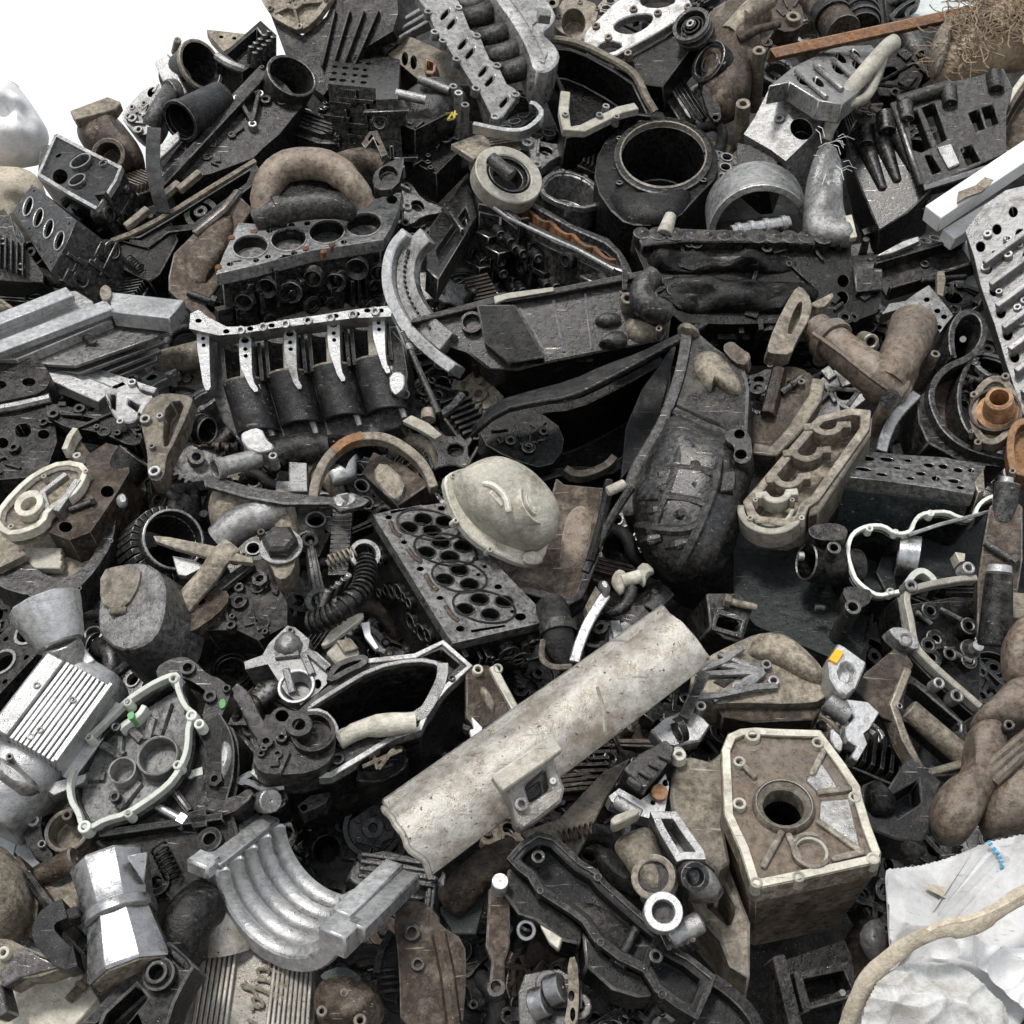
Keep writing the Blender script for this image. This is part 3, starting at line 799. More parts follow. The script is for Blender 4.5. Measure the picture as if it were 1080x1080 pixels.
r = 74 * t.k; a = t.p(750, 90)
m = MB().rev([(.0005, -.05), (r, -.05), (r, -.035), (r * .9, -.03), (r, -.025), (r, -.012), (r * .9, -.008), (r, 0), (r * .8, 0), (r * .74, -.03), (.0005, -.03)], a, (0, 0, 1), 36); t.part('rim', m, 'iron', .001)
m = MB()
for k in range(3): m.rev([(r * (.62 - k * .17), -.03), (r * (.62 - k * .17), -.012 + k * .006), (r * (.54 - k * .17), -.012 + k * .006), (r * (.54 - k * .17), -.03)], a, (0, 0, 1), 28)
t.part('rings', m, 'black', .001)
t.part('hub', MB().cyl(a, r * .22, .004, -.04, r * .1), 'alu', .001)

t = Th('throttle_body', 'tan square throttle body with a round bore at the top edge beside the intake manifold', 'throttle body', 'a3', (300, 80), h=.03, el=32, yaw=-5)
o = t.P([(225, 70), (275, -20), (330, -10), (405, 20), (385, 100), (340, 165), (270, 130), (235, 105)], ch=1)
t.part('plate', MB().ext(o, 0, -.07, [(t.C(305, 85, 46, 54, n=24), .06)]), 'tan'); t.bosses([(250, 60), (395, 30), (345, 150), (330, 5)], 10, .005, 'tan')
t = Th('flange_ring', 'small pale twin-eyed flange at the top edge above the intake plenum', 'flange', 'a3', (190, 15), h=.08, el=40)
t.solo(MB().ext(t.P([(130, 10), (170, 30), (240, 35), (255, 0), (240, -40), (150, -40)], ch=1), 0, -.03, [t.C(180, 5, 18, 14), t.C(225, 10, 12, 10)]), 'tan')

t = Th('turbo_housing', 'brown rusty turbo housing with a dark round flange, at the top beside the pulley', 'turbo housing', 'a3', (910, 230), h=.03, el=40, yaw=-8)
o = t.P([(795, 100), (850, 60), (930, 20), (1010, 0), (1060, 60), (1060, 110), (1015, 160), (1020, 220), (985, 300), (975, 380), (940, 430), (840, 470), (800, 400), (785, 300), (765, 210)], ch=2)
m = MB().blob(o, .10, 8, .8, lump=.035, pw=.4); t.part('body', m, 'brown', 0)
a = t.p(815, 232, .075); d = t.toL((-.75, -.55, .35)).normalized(); r = 80 * t.k
m = MB().rev([(.0005, -.04), (r, -.05), (r, 0), (r * .78, 0), (r * .7, -.03), (.0005, -.03)], a, d, 28); t.part('inlet_flange', m, 'black', .002)
m = MB().rev([(r * .5, -.03), (r * .5, -.005), (r * .4, -.005), (r * .4, -.03)], a, d, 24); t.part('inner_ring', m, 'iron', .001)
t.part('outlet', MB().tube(t.P3([(900, 130, .08), (960, 60, .09), (1000, 20, .1), (1050, -10, .1)], ch=1), 40 * t.k, 12), 'tan', 0)
t.part('arm', MB().tube(t.P3([(930, 150, .09), (1010, 110, .1), (1090, 90, .1)]), [22 * t.k, 16 * t.k, 14 * t.k], 10), 'brown', 0)
t.bosses([(1010, 190, 24), (950, 392, 26), (800, 120, 14), (870, 232, 14)], 20, .1, 'tan')
m = MB().ext(t.P([(785, 380), (830, 360), (870, 490), (845, 520), (815, 480)], ch=1), .05, .03, [t.C(842, 495, 11)]); t.part('lower_lug', m, 'black')

# ================================================================== top right
t = Th('starter_motor', 'dark cylindrical starter motor lying behind the rusty angle bar', 'starter motor', 'a4', (330, 60), h=.0, el=50)
t.part('body', MB().rod(t.p(395, 120, .0), t.p(250, -60, -.02), 66 * t.k, 66 * t.k, 24), 'brown', .002)
t.part('end_cap', MB().rod(t.p(355, 70, .0), t.p(335, 40, .0), 74 * t.k, 72 * t.k, 24), 'black', .002)
t = Th('alternator', 'dark finned alternator at the top edge beside the cylindrical starter motor', 'alternator', 'a4', (480, 40), h=.0, el=50)
a, b = t.p(470, 105, 0), t.p(440, -60, 0)
m = MB().rod(a, b, 62 * t.k, n=26); t.part('body', m, 'black', .002)
m = MB()
for i in range(5):
    o = a + (b - a) * (.1 + .17 * i); m.rev([(58 * t.k, 0), (70 * t.k, 0), (70 * t.k, .012), (58 * t.k, .012)], o, b - a, 26)
t.part('fins', m, 'iron', .001)
t = Th('bracket', 'tan lobed bracket at the top edge between turbo housing and starter motor', 'bracket', 'a4', (150, 70), h=.1, el=40)
o = t.P([(60, 30), (140, -20), (230, 0), (250, 90), (190, 125), (120, 100), (110, 200), (60, 210), (40, 120)], ch=1)
m = MB().ext(o, 0, -.06); t.greeb(m, o, 7, 0, 11); t.part('casting', m, 'brown'); t.bosses([(205, 60, 28), (70, 190, 18)], 20, .03, 'tan')
t = Th('metal_sheet', 'pale grey-green sheet metal panel at the top edge beside the tan fibre tangle', 'sheet panel', 'a4', (800, 20), h=-.06, el=60, yaw=-5)
t.solo(MB().ext(t.P([(645, 70), (680, -40), (1000, -60), (985, 40), (880, 25), (760, 50)]), 0, -.01), 'pale', .001)
t = Th('engine_surround', 'dark engine cover frame at the top edge before the pale sheet panel', 'frame', 'a4', (610, 40), h=-.01, el=45)
o = t.P([(560, 80), (600, 20), (680, -20), (690, 10), (640, 40), (650, 75)], ch=1); t.solo(MB().ext(o, 0, -.03, [inset(o, .012)], thru=True), 'iron')
t = Th('angle_bar', 'long rusty angle iron bar lying across the top of the heap', 'angle bar', 'a4', (500, 120), h=.12, el=46, yaw=0)
a0, a1 = t.p(128, 205), t.p(890, 40)
dv = (a1 - a0).normalized(); pv = Vector((-dv.y, dv.x, 0))
m = MB(); m.box((a0 + a1) / 2 + Vector((0, 0, 0)), (a1 - a0).length, .036, .006, dv, pv); t.part('web', m, 'rust', .001)
m = MB(); m.box((a0 + a1) / 2 + pv * .021 + Vector((0, 0, -.02)), (a1 - a0).length, .006, .045, dv, pv); t.part('flange', m, 'copper', .001)

t = Th('fibre_tangle', 'tan tangle of dry fibre like a bird nest, in the top corner', 'fibre tangle', 'a4', (930, 180), h=.09, el=40)
o = t.P([(712, 250), (735, 170), (800, 90), (900, 35), (1000, 20), (1150, 10), (1150, 260), (1050, 235), (960, 265), (850, 300), (735, 330)], ch=2)
t.part('core', MB().blob(o, .09, 7, .6, lump=.03), 'fibre', 0)
m = MB(); g = random.Random(9); xs = [a[0] for a in o]; ys = [a[1] for a in o]
cx, cy = sum(xs) / len(xs), sum(ys) / len(ys)
n = 0
while n < 420:
    x, y = g.uniform(min(xs), max(xs)), g.uniform(min(ys), max(ys))
    if not inside(o, x, y): continue
    n += 1
    e = min(1, ((x - cx) / (max(xs) - cx)) ** 2 + ((y - cy) / (max(ys) - cy)) ** 2)
    z = .085 * math.sqrt(max(0, 1 - e)) + g.uniform(0, .03); an = g.uniform(0, 6.28); pts = []
    p_ = Vector((x, y, z))
    for k in range(6):
        pts.append(p_.copy()); an += g.uniform(-1.1, 1.1); p_ = p_ + Vector((math.cos(an), math.sin(an), g.uniform(-.5, .5))) * .016
    m.tube(chaikin([tuple(q) for q in pts], 1, False), g.uniform(.0012, .0024), 4)
t.part('strands', m, 'fibre', 0)
t.part('bulb', MB().blob(t.P([(705, 250), (720, 180), (760, 125), (800, 105), (790, 200), (760, 300), (725, 330)], ch=2), .06, 5, 1, z=.03), 'tan', 0)

t = Th('cylinder_head', 'light worn cylinder head with slotted top, under the rusty angle bar', 'cylinder head', 'a4', (230, 400), h=.13, el=38, yaw=-20)
o = t.P([(15, 510), (60, 440), (115, 330), (190, 305), (300, 375), (350, 420), (270, 520), (175, 612), (120, 570)])
m = MB().ext(o, 0, -.12, [(t.C(235, 490, 45, 38, 40), .05)]); t.part('front_wall', m, 'alu'); t.bosses([(190, 355, 20), (152, 445, 20)], 20, .012, 'alu', .45)
q = t.P([(115, 330), (190, 305), (300, 375), (350, 420)]); 
m = MB(); 
# the slotted deck runs back from the front wall
f = Th('deck', '', '', 'a4', (330, 290), h=.16, el=68, yaw=12); THINGS.pop()
hs = [(f.C(x, y, 26, 13, 40), .03) for x, y in ((240, 305), (310, 265), (375, 262), (300, 310), (385, 220), (440, 205), (450, 250))]
m = MB().ext(f.P([(112, 325), (200, 255), (310, 200), (370, 175), (500, 170), (560, 230), (470, 330), (390, 395), (300, 380), (190, 310)]), 0, -.05, hs)
for i in range(4): m.tube([f.p(215 + i * 70, 270 - i * 22, .008), f.p(330 + i * 60, 370 - i * 30, .008)], .008, 8)
o_ = t.part('deck', m, 'alu'); o_.parent = t.root; o_.matrix_parent_inverse = Matrix.Identity(4); o_.matrix_local = t.Mx.inverted() @ f.Mx
m = MB().ext(t.P([(-15, 520), (75, 535), (150, 580), (110, 690), (60, 695), (-15, 630)]), -.02, -.13); t.part('end_box', m, 'iron')
t = Th('branch_pipe', 'pale beige forked pipe rising between the light worn head and the dark gearbox case', 'pipe', 'a4', (470, 330), h=.2, el=46)
t.part('main_tube', MB().tube(t.P3([(590, 158, .02), (560, 175, .02), (480, 270, .0), (410, 350, -.02), (365, 430, -.05), (325, 530, -.1)], ch=2), [.021, .021, .022, .022, .019, .016], 14), 'cream', 0)
t.part('branch', MB().tube(t.P3([(548, 215, .0), (520, 300, -.02), (490, 365, -.03), (440, 390, -.02), (400, 400, -.015), (370, 430, -.02)], ch=2), 17 * t.k, 12), 'cream', 0)

t = Th('gearbox_case', 'dark gearbox case with fluted side and light windowed flange, beside the forked pipe', 'gearbox case', 'a4', (720, 520), h=.09, el=30, yaw=-16)
o = t.P([(405, 500), (445, 430), (520, 425), (570, 410), (610, 480), (650, 600), (700, 700), (735, 700), (640, 790), (530, 862), (500, 790), (440, 650)])
m = MB().ext(o, -.02, -.24); 
for x0, y0, x1, y1 in ((455, 500, 545, 720), (520, 480, 600, 690), (580, 470, 660, 650)):
    m.tube([t.p(x0, y0, -.02), t.p(x1, y1, -.02)], [.03, .012], 12)
t.part('casting', m, 'gun', .004); t.wall((500, 790), (735, 700), .04, .2, 9, 'gun', 10)
t.part('cap_lug', MB().rod(t.p(550, 430, .02), t.p(560, 500, .02), 34 * t.k, n=16), 'gun', .002)
t.part('cap_lug', MB().rod(t.p(470, 480, .01), t.p(480, 550, .01), 30 * t.k, n=16), 'black', .002)
o = t.P([(570, 402), (680, 365), (790, 325), (900, 300), (1000, 270), (1035, 350), (1010, 440), (1010, 590), (900, 640), (790, 690), (725, 705), (690, 720), (640, 610), (600, 500)])
hs = [t.P([(690, 420), (738, 400), (785, 540), (750, 560)]), t.P([(640, 440), (672, 430), (725, 570), (690, 590), (655, 580)]), t.P([(865, 440), (905, 425), (930, 500), (895, 510)]), t.P([(915, 420), (960, 408), (980, 480), (940, 495)]), t.P([(700, 600), (728, 600), (765, 660), (730, 675)]), t.P([(835, 575), (880, 560), (912, 622), (862, 640)])]
m = MB().ext(o, .015, -.05, hs, thru=True)
m.tube([t.p(590, 415, .02), t.p(690, 705, .02)], .009, 8); m.tube([t.p(600, 390, .02), t.p(800, 330, .02)], .02, 10)
t.part('windowed_flange', m, 'iron', .003)
for x, y in ((635, 455), (800, 395), (975, 340)): t.part('bolt_pillar', MB().rod(t.p(x - 8, y - 60, .02), t.p(x, y, .025), 32 * t.k, 28 * t.k, 14), 'iron', .002)
t.part('bottom_edge', MB().tube([t.p(700, 715, .02), t.p(800, 685, .022), t.p(1000, 620, .02)], .009, 6), 'steel', 0)
t.bosses([(900, 402, 12), (840, 570, 14), (800, 600, 10)], 12, .02, 'black')
t.part('inner_web', MB().ext(t.P([(745, 575), (800, 560), (835, 640), (790, 660)]), .022, 0), 'alu')

t = Th('rimmed_cover', 'brown cover with a pale rim cut by the edge beside the windowed gearbox flange', 'cover', 'a4', (1050, 450), h=.12, el=30, yaw=-25)
o = t.P([(965, 490), (1020, 380), (1100, 270), (1180, 260), (1180, 560), (1040, 585), (990, 580)], ch=1)
t.part('shell', MB().ext(o, 0, -.06, [(inset(o, .018), .04)]), 'brown'); t.part('rim', MB().strip(o, .008, .006, -.02, True), 'cream', .002)

t = Th('square_tube', 'white painted square tube with a dirty stain, poking in from the edge', 'square tube', 'a4', (910, 720), h=.17, el=46)
a, b = t.p(728, 832, .0), t.p(1120, 570, .05); dv = (b - a).normalized(); pv = Vector((-dv.y, dv.x, 0))
t.part('tube', MB().box((a + b) / 2, (b - a).length, .052, .05, dv, pv), 'white', .002)
m = MB(); c = t.p(880, 730, .045); m.ext([tuple((c + dv * x + pv * y)[:2]) for x, y in ((-.06, -.01), (-.03, .015), (.02, .008), (.06, .016), (.07, -.004), (.02, -.016), (-.03, -.008))], c.z + .006, c.z)
t.part('stain', m, 'tan', 0)
t = Th('square_tube', 'short pale square tube end under the dirty white square tube', 'square tube', 'a4', (820, 890), h=.1, el=46)
a, b = t.p(785, 912), t.p(1000, 780); dv = (b - a).normalized(); t.solo(MB().box((a + b) / 2, (b - a).length, .04, .04, dv, (-dv.y, dv.x, 0)), 'white', .002)

t = Th('bearing_saddle', 'white-grey half-round bearing saddle above the long black cover', 'bearing saddle', 'a3', (1010, 760), h=.1, el=-24, yaw=-8)
a = t.p(1010, 880, .0); r = 196 * t.k; d = Vector((.05, .0, 1)).normalized()
m = MB().rev([(r, -.15), (r, .0), (r * .88, .0), (r * .88, -.15)], a, d, 40, -8, 188, up=(1, 0, 0)); t.part('saddle', m, 'silver', .003)
m = MB().rev([(r * 1.005, .0), (r * 1.005, .012), (r * .86, .012), (r * .86, .0)], a, d, 40, -6, 186, up=(1, 0, 0)); t.part('lip', m, 'alu', .002)
t = Th('shaft', 'polished steel shaft lying under the white-grey bearing saddle', 'shaft', 'a3', (1000, 880), h=.1, el=48)
a, b = t.p(905, 885), t.p(1125, 848)
t.part('journal', MB().rod(a, b, 30 * t.k, n=20), 'steel', .002)
m = MB(); d = b - a
for f in (.08, .3, .55, .85): m.rev([(28 * t.k, 0), (35 * t.k, 0), (35 * t.k, .012), (28 * t.k, .012)], a + d * f, d, 20)
t.part('collars', m, 'alu', .001)

t = Th('plastic_bag', 'crumpled grey plastic bag with frayed strands between saddle and gearbox case', 'plastic bag', 'a4', (320, 760), h=.13, el=40)
o = t.P([(240, 915), (245, 760), (262, 650), (300, 560), (350, 560), (392, 630), (385, 720), (392, 810), (425, 900), (430, 935), (370, 935)], ch=1)
m = MB().blob(o, .05, 9, .8, lump=.05, pw=.4); t.part('film', m, 'alu', 0)
m = MB(); g = random.Random(5)
for i in range(16):
    x, y = g.uniform(310, 400), g.uniform(510, 670); p_ = t.p(x, y, .05); an = g.uniform(0, 6.28); L = g.uniform(.02, .05)
    m.tube([p_, p_ + Vector((math.cos(an) * L * .5, math.sin(an) * L * .5, .012)), p_ + Vector((math.cos(an) * L, math.sin(an) * L, .0))], .0009, 4)
t.part('frayed_strands', m, 'white', 0)
t.part('orange_tip', MB().ext(t.P([(390, 850), (415, 845), (435, 930), (410, 935)]), .03, .015), 'cream', .001)

# light cylinder head at the right edge
t = Th('cylinder_head', 'light grey cylinder head full of valve pockets, cut by the edge', 'cylinder head', 'b4', (1000, 200), h=.16, el=40, yaw=-32)
o = t.P([(855, -60), (930, -160), (1010, -215), (1200, -260), (1250, 520), (1180, 640), (1085, 660), (1050, 560), (1010, 440), (965, 290), (915, 150), (890, 40)])
hs = []; sp = []
for i in range(6):
    for j in range(4):
        x, y = 925 + i * 26 + j * 62 - 10, 0 + i * 84 - j * 66
        sp.append((x, y)); hs.append((t.C(x, y, 18, 21, n=14), .04))
sp = [q for q in sp if inside(inset(o, .02), *tuple(t.p(*q))[:2])]
hs = [(t.C(x, y, 17, 20, n=14), .04) for x, y in sp]
m = MB().ext(o, 0, -.15, hs); t.part('casting', m, 'alu', .003)
m = MB()
for x, y in sp:
    a = t.p(x, y, -.03); m.cyl((a.x, a.y), .010, -.005, -.04, .004)
t.part('valve_stems', m, 'iron', .001)
for i in range(7):
    a, b = t.p(930 + i * 24, 75 + i * 82, .012), t.p(1130 + i * 24, -75 + i * 82, .012)
    t.part('cam_tower', MB().box((a + b) / 2, (b - a).length, .014, .03, b - a, (-(b - a).y, (b - a).x, 0)), 'alu', .002)
m = MB(); g = random.Random(3)
for i in range(26):
    x, y = g.uniform(880, 1090), g.uniform(-60, 560); a = t.p(x, y)
    if inside(inset(o, .012), a.x, a.y): m.cyl((a.x, a.y), g.uniform(.006, .011), g.uniform(.006, .014), -.01, .004, n=12)
t.part('stud_bosses', m, 'alu', .001)
t = Th('metal_sheet', 'narrow pale green sheet edge behind the light cylinder head full of valve pockets', 'sheet panel', 'b4', (880, 90), h=.03, el=45)
t.solo(MB().ext(t.P([(862, -40), (930, -60), (940, 170), (860, 140), (848, 90)]), 0, -.012), 'pale', .001)

t = Th('channel_beam', 'dark steel channel beam below the black gearbox case', 'beam', 'b4', (690, 90), h=.03, el=40, yaw=-6)
a, b = t.p(530, 150), t.p(870, 50); dv = (b - a).normalized(); pv = Vector((-dv.y, dv.x, 0)); c = (a + b) / 2; L = (b - a).length
m = MB().box(c, L, .085, .012, dv, pv); m.box(c + pv * .04 + Vector((0, 0, .02)), L, .01, .05, dv, pv); m.box(c - pv * .04 + Vector((0, 0, .02)), L, .01, .05, dv, pv)
t.part('channel', m, 'black', .002); t.bosses([(705, 62, 18)], 18, .02, 'coal')
t.part('bright_edge', MB().ext(t.P([(500, 95), (600, 40), (660, 20), (665, 40), (560, 85)]), .06, .045), 'alu', .002)
t = Th('linkage_rod', 'thin dark rod with a tan clip lying below the channel beam', 'rod', 'b4', (790, 120), h=.07, el=45)
t.part('rod', MB().rod(t.p(690, 128), t.p(860, 115), 11 * t.k, n=10), 'iron', .001)
t.part('clip', MB().ext(t.P([(742, 115), (768, 112), (775, 150), (765, 210), (742, 200)]), .02, 0), 'tan', .002)

# long black cover
t = Th('engine_cover', 'long oily black engine cover with lumpy top edge, stretching below the bearing saddle', 'engine cover', 'b3', (850, 120), h=.07, el=36, yaw=2)
o = t.P([(530, -15), (570, -40), (720, -30), (940, -20), (1080, -5), (1200, -10), (1360, 0), (1362, 80), (1470, 90), (1475, 200), (1460, 250), (1330, 300), (1180, 290), (1080, 290), (900, 295), (720, 290), (660, 240), (580, 100)])
m = MB().ext(o, 0, -.2, [(t.C(1330, 130, 22, 24), .05), (t.C(1325, 195, 24, 26), .05)]); t.part('casting', m, 'coal', .004); t.wall((720, 290), (1330, 300), .02, .18, 14, 'black', 11)
m = MB()
g = random.Random(12)
for i in range(13):
    x = 560 + i * 62; a = t.p(x, -18 + i * 1.5, .0); r = g.uniform(.016, .03); m.rev([(.0005, -.03), (r, -.03), (r * .92, .03), (.0005, .034)], a, (0, .2, 1), 12)
t.part('bolt_heads', m, 'black', .002)
m = MB(); m.blob(t.P([(575, 30), (700, 20), (900, 25), (1090, 30), (1170, 70), (1100, 110), (900, 95), (700, 110), (600, 90)], ch=2), .035, 6, .4, lump=.05)
m.blob(t.P([(600, 130), (760, 120), (950, 140), (1180, 130), (1260, 180), (1150, 260), (900, 250), (720, 260), (640, 200)], ch=2), .03, 6, .4, lump=.06); t.part('swelled_wall', m, 'coal', 0)
t.part('top_ledge', MB().ext(t.P([(535, -30), (720, -42), (940, -34), (1080, -18), (1210, -22), (1215, 20), (1080, 12), (900, 10), (720, 8), (560, 25)]), .03, -.05), 'black', .004)
m = MB(); t.greeb(m, o, 34, .0, 21, 1.3); t.part('wall_pads', m, 'coal', .002)
t.part('ear', MB().ext(t.P([(1360, 95), (1470, 100), (1470, 180), (1370, 190)]), .02, -.08), 'black')
t.part('oil_spout', MB().rod(t.p(650, -45, .03), t.p(675, -120, .03), .02, .014, 12), 'cream', .002)
t.bosses([(1030, -45, 18), (1240, -8, 18)], 18, .02, 'iron')

# ================================================================== middle left and centre
t = Th('intake_pipe', 'fat curved tan-brown manifold pipe lying on the four-bore head', 'manifold', 'a2', (250, 710), h=.13, el=48)
m = MB().tube(t.P3([(70, 810, -.02), (70, 730, .01), (120, 640, .03), (220, 618, .04), (320, 630, .04), (395, 690, .03), (450, 780, -.02)], ch=2), [.034, .037, .040, .041, .040, .038, .034, .030], 18); t.part('upper_bend', m, 'ochre', 0)
m = MB().tube(t.P3([(40, 835, -.03), (120, 800, -.01), (220, 782, .0), (330, 776, -.005), (400, 790, -.03)], ch=2), .034, 16); m.rev([(.03, -.008), (.041, -.008), (.041, .008), (.03, .008)], t.p(120, 800, -.01), t.p(220, 782) - t.p(40, 835), 20); t.part('lower_bend', m, 'iron', 0)
m = MB().blob(t.P([(110, 690), (230, 655), (350, 680), (410, 750), (380, 800), (230, 805), (110, 800)], ch=2), .02, 5, 1, z=-.005, lump=.01); t.part('throat', m, 'coal', 0)  # this throat is an added dark fill for the shadow between the bends
m = MB().tube(t.P3([(330, 640, .01), (420, 610, .0), (480, 615, -.01), (520, 640, -.02)], ch=1), .034, 14); t.part('outlet', m, 'brown', 0)
o = t.P([(500, 660), (590, 615), (603, 630), (575, 740), (490, 745), (478, 700)], ch=1); t.part('outlet_flange', MB().ext(o, .02, -.005, [(t.C(540, 685, 36, 34), .022)]), 'iron'); t.bosses([(590, 630, 10)], 10, .024, 'alu')
t.part('bracket_strip', MB().ext(t.P([(440, 580), (470, 535), (500, 530), (540, 620), (515, 630), (485, 560), (455, 600)]), .03, .015), 'brown', .002)

t = Th('cylinder_head', 'silvery cylinder head with four large round bores in a row and rusty water holes', 'cylinder head', 'a2', (250, 900), h=.09, el=66, yaw=8)
o = t.P([(-115, 1040), (-85, 960), (-30, 845), (30, 850), (200, 815), (400, 780), (510, 750), (530, 732), (588, 732), (580, 790), (545, 870), (520, 910), (420, 925), (250, 950), (40, 1005)])
hs = []
for x, y in ((445, 855), (305, 882), (160, 910), (15, 938)): hs.append((t.C(x, y, 66, 43, -8, n=28), .09))
for x, y in ((552, 757),): hs.append((t.C(x, y, 20, 17), .03))
rust = []
for i in range(4):
    x, y = 375 - i * 144, 868 + i * 28
    for dx, dy in ((0, -48), (-6, 50), (-60, -42), (-50, 64), (62, 62)): rust.append((x + dx, y + dy))
for x, y in rust:
    a = t.p(x, y)
    if inside(inset(o, .01), a.x, a.y) : hs.append((t.C(x, y, 12, 8, -10, n=10), .015))
m = MB().ext(o, 0, -.022, hs[:5], thru=True)
m = MB().ext(o, 0, -.03, hs); t.part('deck', m, 'alu', .002)
m = MB()
for i, (x, y) in enumerate(rust):
    if i % 3 == 0: m.ext(t.C(x, y, 13, 8, -10, n=10), .003, -.012)
t.part('rust_patches', m, 'rust', 0)
m = MB().ext(inset(o, .008), -.031, -.16); t.part('casting', m, 'black', .004); t.wall((-110, 1035), (520, 905), .05, .15, 20, 'black', 12)
m = MB()
f0, f1 = t.p(-60, 1030), t.p(560, 905); dv = (f1 - f0)
for i in range(7):
    q = f0 + dv * (.06 + .14 * i); m.rev([(.016, .02), (.016, .004), (.021 + .004 * (i % 3), -.003 - .004 * (i % 2)), (.027, .02)], (q.x, q.y - .0, -.085 + .025 * (i % 2)), (.15, 1, 0), 16)
t.part('port_rings', m, 'iron', .002)
m = MB()
for x, y in ((445, 855), (305, 882), (160, 910), (15, 938)):
    lo, li = t.C(x, y, 71, 47, -8, n=28), t.C(x, y, 66, 43, -8, n=28); m.ext(lo, .003, -.004, [li], thru=True)
t.part('bore_rims', m, 'silver', 0)

t = Th('open_casing', 'long dark open casing with a straight pale rim, below the hanging black strap', 'casing', 'a1', (700, 800), h=.03, el=40, yaw=-8)
o = t.P([(425, 905), (520, 880), (640, 810), (800, 710), (960, 612), (985, 640), (960, 700), (830, 800), (740, 870), (640, 880), (560, 940)])
m = MB().ext(o, 0, -.13, [(inset(o, .02), .1)]); t.part('shell', m, 'coal')
t.part('pale_rim', MB().tube(t.P3([(425, 915, .0), (510, 885, .006), (640, 815, .008), (800, 715, .006), (970, 612, .0)], ch=1), .008, 6), 'tan', 0)
t.part('front_wall', MB().ext(t.P([(430, 920), (520, 890), (640, 820), (670, 900), (600, 1030), (560, 1060), (460, 1010)]), -.01, -.1), 'coal')
m = MB()
for x, y in ((520, 830), (640, 730), (720, 690)):
    a = t.p(x, y, .01); m.box(a, .075, .018, .02, (.6, .8, 0), (-.8, .6, 0))
t.part('bearing_caps', m, 'tan', .002)
a = t.p(765, 810, -.02); m = MB().rev([(.03, 0), (.045, 0), (.045, -.04), (.03, -.04)], a, (.3, -.3, .9), 24); m.cyl((a.x, a.y), .018, -.01, -.06, .008); t.part('seal_ring', m, 'iron', .001)

t = Th('brown_cover', 'crumpled dark brown sheet cover below the long dark open casing', 'cover', 'a1', (760, 900), h=.07, el=38, yaw=14)
o = t.P([(640, 1050), (660, 960), (740, 880), (900, 735), (960, 790), (900, 880), (880, 1000), (780, 1160), (850, 1230), (790, 1240), (640, 1100)])
m = MB().ext(o, 0, -.02); m.tube([t.p(740, 890, .0), t.p(850, 800, .01), t.p(905, 730, .0)], .012, 8); t.part('sheet', m, 'brown', .003)
m = MB().blob(t.P([(680, 1000), (760, 890), (880, 800), (890, 880), (840, 1000), (760, 1100)], ch=1), .025, 5, .5, lump=.02); t.part('bulge', m, 'brown', 0)

# radiator profiles
t = Th('aluminium_profile', 'broken finned white aluminium radiator body lying at the edge on the heap', 'radiator', 'b1', (350, 300), h=.1, el=60, yaw=-10)
m = MB()
prof = [(0, 0), (.03, 0), (.03, -.012), (.006, -.016), (.006, -.03), (.03, -.034), (.03, -.05), (0, -.05)]
ax0, ax1 = (425, 225), (-60, 430)
for i, (x0, y0, x1, y1, z) in enumerate(((270, 180, -90, 322, .02), (420, 230, -60, 415, .015))):
    a, b = t.p(x0, y0, z), t.p(x1, y1, z); dv = (b - a).normalized(); pv = Vector((-dv.y, dv.x, 0))
    m.box((a + b) / 2, (b - a).length, .05, .018, dv, pv)
t.part('top_fin', m, 'silver', .002)
m = MB().ext(t.P([(425, 200), (560, 215), (710, 232), (650, 300), (430, 275)]), .02, -.02); t.part('end_face', m, 'silver', .002)
m = MB().ext(t.P([(250, 165), (285, 160), (350, 200), (360, 230), (420, 190), (440, 200), (420, 270), (60, 420), (-60, 420), (-60, 300)]), -.005, -.03); t.part('web', m, 'alu', .002)
m = MB()
for i in range(4):
    x0, y0 = 640 - i * 18, 298 + i * 42
    a, b = t.p(430 + i * 55, 272 + i * 22, -.02 - i * .03), t.p(-20 + i * 90, 425 + i * 18, -.02 - i * .03)
    dv = (b - a); c = t.p(640 - i * 15, 310 + i * 38, -.02 - i * .03)
    m.ext([tuple(a[:2]), tuple(c[:2]), tuple((c + dv * .8)[:2]), tuple(b[:2])], -.03 - i * .028, -.04 - i * .028)
t.part('lower_fins', m, 'alu', .002)
t.part('sealed_end', MB().ext(t.C(415, 215, 22, 28), .03, .01), 'tan', .002)
t = Th('aluminium_profile', 'grey ribbed aluminium strip running below the finned white radiator body', 'metal profile', 'b1', (250, 500), h=.04, el=55, yaw=5)
m = MB()
for i in range(4):
    a, b = t.p(20 + i * 70, 420 + i * 8, -.005 * i), t.p(400 + i * 65, 590 - i * 8, -.005 * i); dv = (b - a).normalized()
    m.box((a + b) / 2, (b - a).length, .038 if i == 0 else .02, .03, dv, (-dv.y, dv.x, 0))
t.part('ribs', m, 'silver', .002); m = MB().ext(t.P([(150, 440), (300, 460), (560, 545), (540, 590), (400, 560)]), -.02, -.04); t.part('back', m, 'alu', .002)

